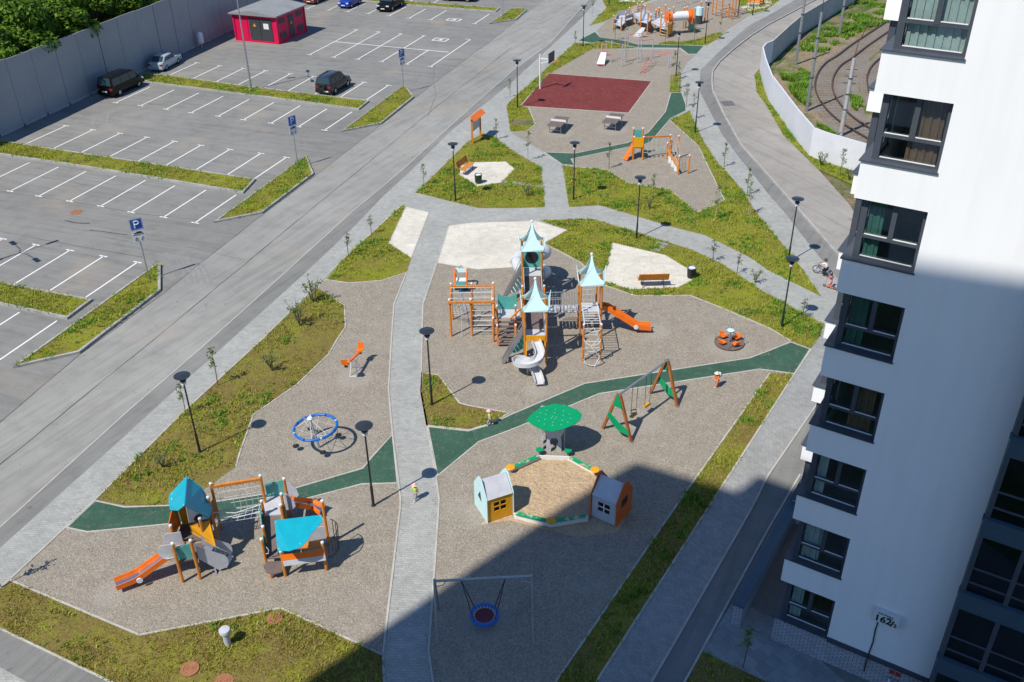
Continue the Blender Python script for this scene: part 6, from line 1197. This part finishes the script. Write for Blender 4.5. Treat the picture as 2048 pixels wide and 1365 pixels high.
# ---- seesaw
a, b = V((-8.46, 40.35, 1.08)), V((-8.0, 42.05, .8)); c = g(704, 754)+V((.05, .45, 0)); t = thing('seesaw', 'orange seesaw with square seats on a white wire stand', 'seesaw', c); d = (b-a).normalized()
mesh_obj('beam', MB().beam(a+Zv*-.06, b-Zv*.06, .13, .09), M['orange'], t)
for p, s in ((a, 1), (b, -1)):
    e = XY(d*s, 0).normalized(); st = mesh_obj('seat', MB().box(p+e*.02+Zv*.02, (.34, .34, .05), math.atan2(d.y, d.x)), M['orange'], t); mesh_obj('backrest', MB().panel([p-e*.16+V((-.16, 0, .05)), p-e*.16+V((.16, 0, .05)), p-e*.2+V((.16, 0, .36)), p-e*.2+V((-.16, 0, .36))], .03), M['orange'], st)
    mesh_obj('handle', MB().tube([p+e*.3+V((-.12, 0, 0)), p+e*.3+V((-.12, 0, .2)), p+e*.3+V((.12, 0, .2)), p+e*.3+V((.12, 0, 0))], .014, 5), M['steel'], t); mesh_obj('bumper', MB().box(p-e*.0-Zv*.12, (.16, .16, .14)), M['black'], t)
m_ = (a+b)/2
for s in (-1, 1):
    for q_ in (-1, 1): mesh_obj('stand_leg', MB().tube([XY(m_, 0)+V((s*.2, q_*.42, 0)), m_+V((s*.1, 0, -.08))], .02, 6), M['white'], t)
    mesh_obj('stand_bar', MB().tube([XY(m_, .012)+V((-.2, s*.42, 0)), XY(m_, .012)+V((.2, s*.42, 0))], .02, 6), M['white'], t)
# ---- merry-go-round
c = g(1458, 688); t = thing('merry_go_round', 'brown disc merry-go-round with orange seats and a pale teal hub wheel', 'merry-go-round', c)
mesh_obj('disc', MB().lathe(c, [(.78, .04), (.8, .07), (.8, .12), (.02, .125)], 36), M['deck'], t, True); mesh_obj('axle', MB().lathe(c, [(.05, .1), (.04, .82)], 10), M['steel'], t); mesh_obj('hub_wheel', MB().lathe(c+Zv*.82, [(.05, 0), (.19, .02), (.19, .05), (.02, .07)], 20), M['teal_pale'], t, True)
for k in range(4):
    a = .5+k*math.pi/2; e = V((math.cos(a), math.sin(a), 0)); n_ = V((-e.y, e.x, 0)); st = mesh_obj('seat', MB().box(c+e*.48+Zv*.27, (.3, .32, .05), a), M['orange'], t); mesh_obj('seat_base', MB().box(c+e*.48+Zv*.185, (.2, .24, .12), a), M['black'], st); mesh_obj('backrest', MB().panel([c+e*.63+n_*.16+Zv*.3, c+e*.63-n_*.16+Zv*.3, c+e*.7-n_*.16+Zv*.48, c+e*.7+n_*.16+Zv*.48], .03), M['orange'], st)
    a2 = a+math.pi/4; e2 = V((math.cos(a2), math.sin(a2), 0)); mesh_obj('rail', MB().tube([c+Zv*.72, c+e2*.45+Zv*.8, c+e2*.76+Zv*.72, c+e2*.76+Zv*.12], .018, 6), M['steel'], t, True)
# ---- table tennis
for k, (cs, lab) in enumerate((([(1095, 252), (1120.7, 255), (1138.7, 235), (1112.5, 232.6)], 'brown table tennis table nearer the path bend'), ([(1206, 245.5), (1233, 248), (1248, 230), (1219, 226)], 'brown table tennis table beside the red court corner'))):
    P = [g(u, v, .76) for u, v in cs]; c = sum(P, V((0, 0, 0)))/4; ex = ((P[1]-P[0])+(P[2]-P[3])).normalized(); ey = V((-ex.y, ex.x, 0)); t = thing('table_tennis_table', lab, 'table', XY(c, .01), 0, 'table tennis tables')
    f = lambda x, y, z: XY(c, z)+ex*x+ey*y
    for s in (-1, 1): mesh_obj('table_half', MB().panel([f(-.62, s*.02, .76), f(.62, s*.02, .76), f(.62, s*1.3, .76), f(-.62, s*1.3, .76)], .03), M['deck'], t)
    mesh_obj('net_plate', MB().panel([f(-.66, 0, .775), f(.66, 0, .775), f(.66, 0, .95), f(-.66, 0, .95)], .03), M['white'], t)
    for x in (-.5, .5):
        for y in (-1.0, 1.0): mesh_obj('leg', MB().beam(f(x, y*.85, 0), f(x, y, .74), .05), M['steel'], t)
    for y in (-1, 1): mesh_obj('brace', MB().beam(f(-.5, y*.9, .3), f(.5, y*.9, .3), .05), M['steel'], t); mesh_obj('brace', MB().beam(f(-.5, y*.86, .05), f(.5, y*.95, .7), .04), M['steel'], t)
# ---- basketball hoop
b = g(1080, 178); t = thing('basketball_hoop', 'pale basketball post with arm and board at the red court edge', 'hoop', b); hT = 3.1
mesh_obj('post', MB().tube([b-Zv*.05, b+Zv*(hT+.15)], .085, 10), M['white'], t, True); e = (g(1258, 200)-b); e.z = 0; e.normalize(); q = b+e*1.15
mesh_obj('arm', MB().beam(b+Zv*2.9, q+Zv*2.9, .09), M['white'], t); mesh_obj('strut', MB().beam(b+Zv*2.4, q+Zv*2.85, .06), M['white'], t); n_ = V((-e.y, e.x, 0)); mesh_obj('backboard', MB().panel([q-n_*.7+Zv*2.65, q+n_*.7+Zv*2.65, q+n_*.7+Zv*3.6, q-n_*.7+Zv*3.6], .05), M['dark_door'], t); rc = q+e*.38+Zv*2.8; mesh_obj('ring', MB().tube([rc+V((.23*math.cos(a), .23*math.sin(a), 0)) for a in [k*.42 for k in range(15)]], .025, 6, True), M['orange'], t, True)
# ---- workout area: three things
def wp(px, h, t, m='pipe', r=.045): p = g(*px); mesh_obj('post', MB().tube([p-Zv*.03, p+Zv*h], r, 8), M[m], t, True); return p
b = g(1195, 126); t = thing('incline_bench', 'white sit-up board leaning between grey posts with red bars', 'exercise bench', b)
A = wp((1194, 120), 1.35, t); B = wp((1222, 126), 1.35, t); C_ = wp((1203, 112), 1.4, t); D_ = wp((1212, 113), 1.4, t)
for z in (1.1, .75): mesh_obj('cross_bar', MB().tube([A+Zv*z, B+Zv*z], .03, 6), M['redpipe'], t)
mesh_obj('cross_bar', MB().tube([C_+Zv*1.2, D_+Zv*1.2], .03, 6), M['redpipe'], t)
tp0, tp1, bt0, bt1 = g(1202, 105, .95), g(1213, 106, .95), g(1209, 129, .2), g(1193, 129, .2); mesh_obj('board', MB().panel([tp0, tp1, bt0, bt1], .04), M['white'], t); mesh_obj('foot_bar', MB().tube([g(1191, 128, .22), g(1210, 131, .22)], .03, 6), M['redpipe'], t)
for p in (bt0, bt1): mesh_obj('leg', MB().tube([p, XY(p, -.02)], .03, 6), M['pipe'], t)
b = g(1243, 134); t = thing('pull_up_frame', 'tall grey pull-up frame with red wall bars and high red bar', 'exercise frame', b)
ps = [((1243, 134), 2.3), ((1249, 125), 3.0), ((1254, 124), 3.0), ((1275, 127), 2.95), ((1281, 121), 2.95), ((1304, 118), 2.1), ((1222, 122), 2.1)]
q = [(wp(p, h, t), h) for p, h in ps]
for i in range(9): z = .3+i*.3; mesh_obj('wall_bar', MB().tube([q[1][0]+Zv*z, q[2][0]+Zv*z], .022, 6), M['redpipe'], t)
for a, b_, z in ((1, 3, 2.75), (2, 4, 2.75), (3, 4, 2.75), (4, 5, 2.0), (0, 6, 2.0), (0, 1, 2.1), (3, 4, 2.2)): mesh_obj('bar', MB().tube([q[a][0]+Zv*z, q[b_][0]+Zv*z], .026, 6), M['redpipe'], t)
b = g(1302, 134); t = thing('parallel_bars', 'red-topped parallel bars with a short leaning red ladder', 'exercise bars', b)
w4 = [wp(p, 1.35, t) for p in ((1299, 134), (1302, 129), (1336, 136), (1341, 131))]
for a, b_ in ((0, 2), (1, 3)): mesh_obj('bar', MB().tube([w4[a]+Zv*1.32-(w4[b_]-w4[a])*.06, w4[b_]+Zv*1.32+(w4[b_]-w4[a])*.06], .03, 6), M['redpipe'], t)
la, lb = g(1284, 148), XY(w4[0], .8)
for s in (-.22, .22): mesh_obj('ladder_rail', MB().tube([la+V((s, 0, .02)), lb+V((s, 0, 0))], .028, 6), M['redpipe'], t)
for k in range(5): p = la.lerp(lb, (k+.5)/5); mesh_obj('ladder_rung', MB().tube([p+V((-.22, 0, 0)), p+V((.22, 0, 0))], .02, 6), M['redpipe'], t)
# ---- small climbing set
t = thing('small_climbing_set', 'small climbing set with a yellow panelled tower, rope beam and timber posts', 'play set', g(1275, 318))
a, b_ = g(1266, 320), g(1285, 320); ex = (b_-a).normalized(); ey = V((-ex.y, ex.x, 0)); W = (b_-a).length
for p, h in ((a, 1.85), (b_, 1.85), (a+ey*.95, 2.2), (b_+ey*.95, 2.2)): post(t, p.x, p.y, h, .13)
mesh_obj('deck', MB().panel([a+Zv*1.0, b_+Zv*1.0, b_+ey*.95+Zv*1.0, a+ey*.95+Zv*1.0], .08), M['deck'], t); pan(t, [a-ey*.08+Zv*1.05, b_-ey*.08+Zv*1.05, b_-ey*.08+Zv*1.85, a-ey*.08+Zv*1.85], 'yellow', 'front_panel'); pan(t, [a+ey*.95+Zv*1.4, b_+ey*.95+Zv*1.4, b_+ey*.95+Zv*2.1, a+ey*.95+Zv*2.1], 'teal', 'back_panel')
rp = [g(1246, 318, .08), g(1254, 322, .08), a+Zv*1.12, a+ey*.8+Zv*1.12]; o_ = pan(t, [rp[0], rp[1], rp[2]-ex*.06, rp[3]-ex*.06], 'orange', 'climbing_ramp', .05)
for k in range(6): p = rp[1].lerp(rp[2], .15+.14*k).lerp(rp[0].lerp(rp[3], .15+.14*k), .3+.4*(k % 2)); mesh_obj('grip', MB().ball(p+V((-.03, -.02, .05)), .045, 6), M['rust_orange'], o_)
pst = {}
for nm, px, v in (('p1', (1338, 312), 271), ('p2', (1333, 318), 287), ('p3', (1341, 313), 280), ('p4', (1354, 318), 273), ('p5', (1356, 350), 313), ('p6', (1376, 348), 312)):
    p = g(*px); h = hz(px, v); post(t, p.x, p.y, h, .12); pst[nm] = (p, h)
p1 = pst['p1'][0]; beamp(t, b_+ey*.1+Zv*1.8, p1+Zv*(pst['p1'][1]-.06), .1)
for k in range(5): f = .18+.16*k; p = (b_+ey*.1+Zv*1.78).lerp(p1+Zv*(pst['p1'][1]-.1), f); mesh_obj('hanging_rope', MB().tube([p, XY(p, .55)], .012, 5), M['rope'], t); mesh_obj('hanging_step', MB().beam(XY(p, .5)-ey*.12, XY(p, .5)+ey*.12, .1, .05), M['teal'], t)
p5 = pst['p5'][0]; mesh_obj('balance_beam', MB().beam(pst['p2'][0]+Zv*.75, p5+Zv*.55, .14, .1), M['wood'], t); mesh_obj('bar', MB().tube([p5+Zv*1.35, pst['p6'][0]+Zv*1.35], .025, 6), M['steel'], t); net(t, pst['p2'][0]+Zv*.2, p5+Zv*.2, p5+Zv*1.2, pst['p4'][0]+Zv*1.5, 4, 4)
for k in range(3): p = pst['p2'][0].lerp(p5, .3+.25*k); mesh_obj('foot_block', MB().box(XY(p, .28), (.1, .35, .5), .5), M['white'], t)
for z in (.5, 1.0, 1.5): mesh_obj('rung', MB().tube([pst['p2'][0]+Zv*z, pst['p3'][0]+Zv*z], .02, 5), M['rope'], t)
# ---- far timber playground
t = thing('timber_play_set', 'play set of many orange posts with grey decks, white ramp and white tunnel', 'play set', g(1290, 66))
M['deck_blue'] = paint('pale_blue_deck', (.5, .54, .6), .6, .1)
far = [((1227, 58), 32), ((1242, 63), 34), ((1235, 46), 31), ((1250, 55), 25), ((1258, 42), 16), ((1265, 50), 25), ((1273, 48), 8), ((1280, 66), 5), ((1288, 45), 12), ((1294, 70), 25), ((1300, 62), 31), ((1310, 58), 20), ((1320, 73), 27), ((1328, 60), 11), ((1334, 77), 45), ((1343, 71), 15), ((1366, 58), 16), ((1371, 56), 15), ((1377, 65), 36), ((1387, 63), 17), ((1399, 48), 4), ((1409, 43), 2), ((1316, 52), 16), ((1336, 50), 19)]
fp = []
for px, v in far: p = g(*px); h = hz(px, v); fp.append((p, h)); post(t, p.x, p.y, h, .15)
def deckq(i, z): mesh_obj('deck', MB().panel([XY(fp[k][0], z) for k in i], .1), M['deck_blue'], t)
def railp(i, j, z0, z1): pan(t, [XY(fp[i][0], z0), XY(fp[j][0], z0), XY(fp[j][0], z1), XY(fp[i][0], z1)], 'grey_panel', 'rail_panel', .04)
deckq((0, 1, 3, 2), .55); deckq((3, 5, 4, 2), .7); deckq((5, 7, 8, 6), 1.2); deckq((7, 9, 10, 8), 1.25); deckq((10, 12, 13, 11), 1.0); deckq((12, 14, 15, 13), .9); deckq((11, 13, 23, 22), 1.1); deckq((16, 18, 19, 17), 1.1)
for i, j, a, b_ in ((0, 2, .6, 1.1), (2, 4, .8, 1.3), (3, 5, .9, 1.3), (6, 8, 1.3, 1.7), (8, 11, 1.2, 1.5)): railp(i, j, a, b_)
for i, j in ((4, 6), (7, 8), (10, 11), (11, 22), (5, 7), (13, 23)):
    for z_ in (1.45, 1.7, 1.95): mesh_obj('rail', MB().tube([XY(fp[i][0], min(z_, fp[i][1]-.1)), XY(fp[j][0], min(z_, fp[j][1]-.1))], .03, 6), M['rope'], t)
for i, j in ((0, 1), (1, 3), (10, 12), (12, 14)): mesh_obj('rail', MB().tube([XY(fp[i][0], fp[i][1]*.8), XY(fp[j][0], fp[j][1]*.7)], .03, 6), M['rope'], t)
pan(t, [g(1283, 55, 1.15), g(1291, 56, 1.15), g(1280, 75, .05), g(1265, 73, .05)], 'white', 'ramp', .05)
ta, tb = g(1336, 34, 2.0), g(1380, 31, 2.0); mesh_obj('tunnel', MB().tube([ta.lerp(tb, k/8) for k in range(9)], .5, 16), M['white'], t, True)
for p, s in ((ta, -1), (tb, 1)): d = (tb-ta).normalized()*s; mesh_obj('tunnel_end', MB().tube([p-d*.35, p+d*.05], .58, 16), M['orange'], t, True); n_ = V((-d.y, d.x, 0)); pan(t, [p+d*.1+n_*.62-Zv*.8, p+d*.1-n_*.62-Zv*.8, p+d*.1-n_*.62+Zv*.65, p+d*.1+n_*.62+Zv*.65], 'orange', 'end_panel', .04)
pan(t, [XY(fp[18][0], .1), XY(fp[19][0], .1), XY(fp[19][0], 1.5), XY(fp[18][0], 1.5)], 'teal', 'side_panel', .04); pan(t, [XY(fp[14][0], .3), XY(fp[15][0], .3), XY(fp[15][0], 1.4), XY(fp[14][0], 1.4)], 'yellow', 'side_panel', .04)
c = g(1397, 48); q = MB(); mesh_obj('drum_tower', MB().lathe(c, [(.42, 0), (.42, 1.0)], 14), M['dark_door'], t, True); mesh_obj('drum_tower', MB().lathe(c, [(.43, 1.002), (.43, 1.9)], 14), M['teal_pale'], t, True)
for i, j, z in ((4, 6, 1.9), (6, 8, 2.0), (8, 13, 2.3), (12, 15, 2.0), (16, 19, 2.0)): beamp(t, XY(fp[i][0], min(z, fp[i][1]-.1)), XY(fp[j][0], min(z, fp[j][1]-.1)), .09)
bars(t, XY(fp[12][0], .3), XY(fp[14][0], .3), XY(fp[12][0], 1.5), XY(fp[14][0], 1.5), 5, .025, 'rope')
net(t, XY(fp[13][0], .2), XY(fp[15][0], .2), XY(fp[15][0], 1.8), XY(fp[13][0], 1.8), 5, 5, .014)
t = thing('climbing_frame', 'orange climbing frame with top beams next to the many-post play set', 'climbing frame', g(1452, 38)); cf = []
for px, h in (((1424, 30), 3.2), ((1431, 33), 3.2), ((1442, 37), 2.6), ((1462, 40), 2.6), ((1469, 34), 3.2), ((1476, 32), 3.2), ((1438, 22), 3.2), ((1456, 36), 1.6)): p = g(*px); cf.append((p, h)); post(t, p.x, p.y, h, .15)
for a, b_, z in ((0, 4, 3.1), (1, 5, 3.1), (2, 3, 2.5), (6, 5, 3.05), (6, 4, 2.6)): beamp(t, cf[a][0]+Zv*z, cf[b_][0]+Zv*z, .12)
bars(t, cf[2][0]+Zv*.4, cf[7][0]+Zv*.4, cf[2][0]+Zv*1.5, cf[7][0]+Zv*1.5, 4, .03, 'wood'); bars(t, cf[7][0]+Zv*.6, cf[3][0]+Zv*.6, cf[7][0]+Zv*1.5, cf[3][0]+Zv*1.5, 3, .03, 'wood')
net(t, cf[0][0]+Zv*.3, cf[2][0]+Zv*.3, cf[2][0]+Zv*2.4, cf[0][0]+Zv*2.4, 4, 5, .014)
b = g(1360, 8); t = thing('grey_bar_frame', 'plain grey bar frame behind the many-post timber play set', 'exercise frame', b); w2 = [wp(p, 2.4, t) for p in ((1352, 8), (1362, 14), (1384, 6))]
mesh_obj('bar', MB().tube([w2[0]+Zv*2.3, w2[1]+Zv*2.3, w2[2]+Zv*2.3], .03, 6), M['pipe'], t)

# ================================================================ CHILDREN
def skin(name, verts, edges, rad, mat, parent, root=0, sub=2):
    me = bpy.data.meshes.new(name); me.from_pydata(verts, edges, []); o = put(bpy.data.objects.new(name, me), parent); me.materials.append(mat)
    o.modifiers.new('skin', 'SKIN').use_smooth_shade = True
    if not me.skin_vertices: me.attributes
    for i, r in enumerate(rad): me.skin_vertices[0].data[i].radius = (r, r) if not isinstance(r, tuple) else r
    me.skin_vertices[0].data[root].use_root = True
    sb = o.modifiers.new('subdivision', 'SUBSURF'); sb.levels = sb.render_levels = sub; return o
M['skin'] = paint('skin', (.55, .34, .25), .6, .05)
def kid(loc, rz, lab, H, shirt, legs, hat=None, hair=(.06, .035, .02), step=.12, arms=((.0, .0), (.0, .0)), lean=0, seated=False, shoes=(.5, .5, .5), bare=False):
    """front is +x; arms: (forward, raise) per side"""
    t = thing('person', lab, 'person', loc, rz, 'children in the park'); k = H/1.05
    def s(*p): return tuple(x*k for x in p)
    hip = .5 if not seated else .48
    Vv = [s(0, 0, hip), s(lean*.4, 0, hip+.14), s(lean, 0, hip+.27), s(lean*1.1, 0, hip+.33), s(lean*1.2+.01, 0, hip+.42), s(lean*1.2+.015, 0, hip+.5)]
    Ed = [(0, 1), (1, 2), (2, 3), (3, 4), (4, 5)]; R = [.085*k, .085*k, .078*k, .035*k, .078*k, .07*k]
    sh, lg = [], []
    for sd, (af, au) in zip((-1, 1), arms):
        n = len(Vv); S = s(lean, sd*.1, hip+.27); E_ = s(lean+af*.5, sd*.15, hip+.15+au*.4); Hn = s(lean+af, sd*(.14 if af > .12 else .17), hip+.03+au)
        Vv += [S, E_, Hn, tuple(V(Hn)+V((.02, 0, -.035))*k)]; Ed += [(2, n), (n, n+1), (n+1, n+2), (n+2, n+3)]; R += [.038*k, .03*k, .022*k, .02*k]; sh.append((S, E_))
    feet = []
    for sd in (-1, 1):
        n = len(Vv); f = step*sd; Kx = .5*f+(.12 if not seated else .17); 
        Hp, Kn, An = s(0, sd*.055, hip-.04), s(f*.5+.03 if not seated else .18, sd*.065, .27 if not seated else .33), s(f, sd*.065, .05+(.06*(f < 0) if not seated else .06))
        Vv += [Hp, Kn, An, tuple(V(An)+V((.09, 0, -.02))*k)]; Ed += [(0, n), (n, n+1), (n+1, n+2), (n+2, n+3)]; R += [.058*k, .042*k, .03*k, .028*k]; lg.append((Hp, Kn, An)); feet.append(An)
    skin('body', Vv, Ed, R, M['skin'], t)
    sm = paint('shirt', shirt, .85, .1, 0, 12); pm = paint('trousers', legs, .85, .1, 0, 12)
    skin('shirt', [Vv[0], Vv[1], Vv[2], s(lean*1.05, 0, hip+.31)]+[p for a in sh for p in a], [(0, 1), (1, 2), (2, 3), (2, 4), (4, 5), (2, 6), (6, 7)], [.095*k, .1*k, .092*k, .05*k]+[.05*k, .042*k]*2, sm, t)
    skin('trousers', [Vv[0]]+[p for a in lg for p in (a if not bare else a[:2])], [(0, 1), (1, 2), (2, 3), (0, 4), (4, 5), (5, 6)] if not bare else [(0, 1), (1, 2), (0, 3), (3, 4)], [.1*k]+([.07*k, .055*k, .044*k] if not bare else [.075*k, .065*k])*2, pm, t)
    for an in feet: mesh_obj('shoe', MB().add(*(lambda b: (b.v, b.f))(MB().box(V(an)+V((.04, 0, -.015))*k, (.17*k, .075*k, .065*k)))), paint('shoe', shoes, .7, .1), t, False, True)
    hc = V(Vv[4])+V((0, 0, .045*k)); hd = MB(); prof = [(.094*k*math.cos(a), .1*k*math.sin(a)) for a in [math.radians(x) for x in (5, 30, 55, 75, 89)]]
    if hat:
        hd.lathe(hc, [(.1*k, -.02*k)]+prof, 14); hd.lathe(hc+V((.03*k, 0, -.005*k)), [(.1*k, 0), (.14*k, -.01*k), (.14*k, -.004*k), (.1*k, .008*k)], 14); mesh_obj('hat', hd, paint('hat', hat, .85, .06), t, True, True)
    else:
        hd.lathe(hc+V((-.012*k, 0, .0)), [(.07*k, -.075*k), (.095*k, -.03*k)]+prof, 14); mesh_obj('hair', hd, paint('hair', hair, .6, .1), t, True, True)
    for sd in (-1, 1): mesh_obj('eye', MB().ball(V(Vv[4])+V((.078, sd*.03, .012))*k, .009*k, 6), M['black'], t, False, True)
    mesh_obj('nose', MB().ball(V(Vv[4])+V((.085, 0, -.012))*k, .012*k, 6), M['skin'], t, False, True); mesh_obj('mouth', MB().box(V(Vv[4])+V((.078, 0, -.04))*k, (.01*k, .035*k, .008*k)), M['maroon'], t, False, True)
    for sd in (-1, 1): mesh_obj('ear', MB().ball(V(Vv[4])+V((.0, sd*.08, .0))*k, .018*k, 6), M['skin'], t, False, True)
    for sd, (af, au) in zip((-1, 1), arms):                    # fingers and thumb
        w_ = V(s(lean+af, sd*(.14 if af > .12 else .17), hip+.03+au))+V((.02, 0, -.035))*k
        hnd = MB()
        for i in range(4): hnd.tube([w_+V((.004, (i-1.5)*.011, -.008))*k, w_+V((.016, (i-1.5)*.013, -.035-.006*(1.5-abs(i-1.5))))*k, w_+V((.012, (i-1.5)*.012, -.052))*k], .0065*k, 5)
        hnd.tube([w_+V((.01, -sd*.018, .0))*k, w_+V((.026, -sd*.026, -.02))*k], .007*k, 5); mesh_obj('fingers', hnd, M['skin'], t, False, True)
    return t
lime = (.42, .62, .05); grey_ = (.3, .28, .34)
p = g(832, 1000); kid((p.x, p.y, .008), math.radians(-125), 'child in lime vest and pink hat walking down the central path', .92, lime, grey_, (.75, .42, .42), step=.13, arms=((.12, .05), (-.06, .0)))
p = g(980, 852); kid((p.x, p.y, .02), math.radians(175), 'child in lime vest and pink hat walking on the green rubber path', .95, (.5, .62, .15), grey_, (.8, .42, .45), step=.13, arms=((.1, .0), (-.08, .02)))
p = g(1433, 775); kid((p.x, p.y, .012), math.radians(-150), 'child in orange suit and pale hat with white rucksack beside the swing gravel', .95, (.62, .14, .03), (.6, .16, .05), (.7, .6, .5), step=.1, arms=((.12, .04), (.1, .02)), lean=.05)
q = g(1436, 764, .65); rk = thing('rucksack', 'small white and orange rucksack on the back of the child in orange', 'rucksack', (p.x+.1, p.y+.09, .56)); mesh_obj('bag', MB().lathe((p.x+.1, p.y+.09, .56), [(.06, 0), (.1, .06), (.1, .2), (.06, .27), (.01, .28)], 12), M['white'], rk, True); mesh_obj('pocket', MB().box((p.x+.18, p.y+.15, .65), (.07, .12, .12), .7), M['orange'], rk)
# boy on a bicycle
def wheel_ring(t, c, R_, ax, name='wheel', hub=True):
    ax = V(ax); n = V((-ax.y, ax.x, 0)); o = mesh_obj(name, MB().tube([c+ax*R_*math.cos(a)+Zv*R_*math.sin(a) for a in [k*math.pi/12 for k in range(24)]], .024, 6, True), M['tyre'], t, True)
    if hub: q = MB(); [q.tube([c, c+ax*R_*math.cos(a)+Zv*R_*math.sin(a)], .005, 4) for a in [k*math.pi/6 for k in range(12)]]; mesh_obj('spokes', q, M['steel'], o)
b = g(1644, 551); hd_ = math.radians(135); ax = V((math.cos(hd_), math.sin(hd_), 0)); t = thing('childs_bicycle', 'small dark bicycle ridden by the boy in a white shirt', 'bicycle', XY(b, .01)); Rw = .24
c0, c1 = XY(b, .01+Rw+.024)-ax*.42, XY(b, .01+Rw+.024)+ax*.42; wheel_ring(t, c0, Rw, ax); wheel_ring(t, c1, Rw, ax); bbk = XY(b, .28)-ax*.06; seat = XY(b, .56)-ax*.2; hdt = XY(b, .6)+ax*.3; mesh_obj('frame', MB().tube([c0, bbk, hdt], .018, 6).tube([bbk, seat], .018, 6).tube([seat-Zv*.06, hdt], .016, 6).tube([c0, seat-Zv*.1], .012, 6).tube([c1, hdt], .018, 6), M['dark_door'], t); n_ = V((-ax.y, ax.x, 0))
mesh_obj('handlebar', MB().tube([hdt+n_*.24+Zv*.16-ax*.05, hdt+Zv*.1, hdt-n_*.24+Zv*.16-ax*.05], .014, 6).tube([hdt, hdt+Zv*.1], .014, 6), M['black'], t); mesh_obj('saddle', MB().box(seat+Zv*.02, (.2, .12, .05), hd_), M['black'], t); mesh_obj('pedal', MB().tube([bbk+n_*.14-Zv*.12, bbk+n_*.06-Zv*.12, bbk-n_*.06+Zv*.12, bbk-n_*.14+Zv*.12], .014, 6), M['black'], t)
kb_ = seat; kid((kb_.x, kb_.y, .07), hd_, 'boy in white shirt riding a small bicycle on the east walk', 1.12, (.72, .72, .74), (.02, .022, .03), None, (.08, .04, .025), step=.05, arms=((.3, .14), (.3, .14)), lean=.1, seated=True, shoes=(.03, .03, .03))
# child on a scooter
b = g(1659, 577); hd2 = math.radians(140); ax = V((math.cos(hd2), math.sin(hd2), 0)); t = thing('kick_scooter', 'small red kick scooter under the child in red', 'scooter', XY(b, .01)); mesh_obj('deck', MB().beam(XY(b, .1)-ax*.28, XY(b, .1)+ax*.22, .11, .03), M['rust_orange'], t)
for f in (-.3, .34): wheel_ring(t, XY(b, .01+.085)+ax*f, .062, ax, 'wheel', False)
hb_ = XY(b, .1)+ax*.3; n_ = V((-ax.y, ax.x, 0)); mesh_obj('steering_tube', MB().tube([hb_, hb_+Zv*.58-ax*.06], .016, 6), M['steel'], t); mesh_obj('handlebar', MB().tube([hb_+Zv*.58-ax*.06+n_*.17, hb_+Zv*.58-ax*.06-n_*.17], .014, 6), M['redpipe'], t)
kk = XY(b, 0)-ax*.02; kid((kk.x, kk.y, .11), hd2, 'small child in red top and pink shorts on a scooter on the east walk', .88, (.6, .03, .05), (.75, .4, .42), None, (.03, .02, .015), step=.07, arms=((.2, .08), (.2, .08)), lean=.04, shoes=(.6, .12, .12), bare=True)
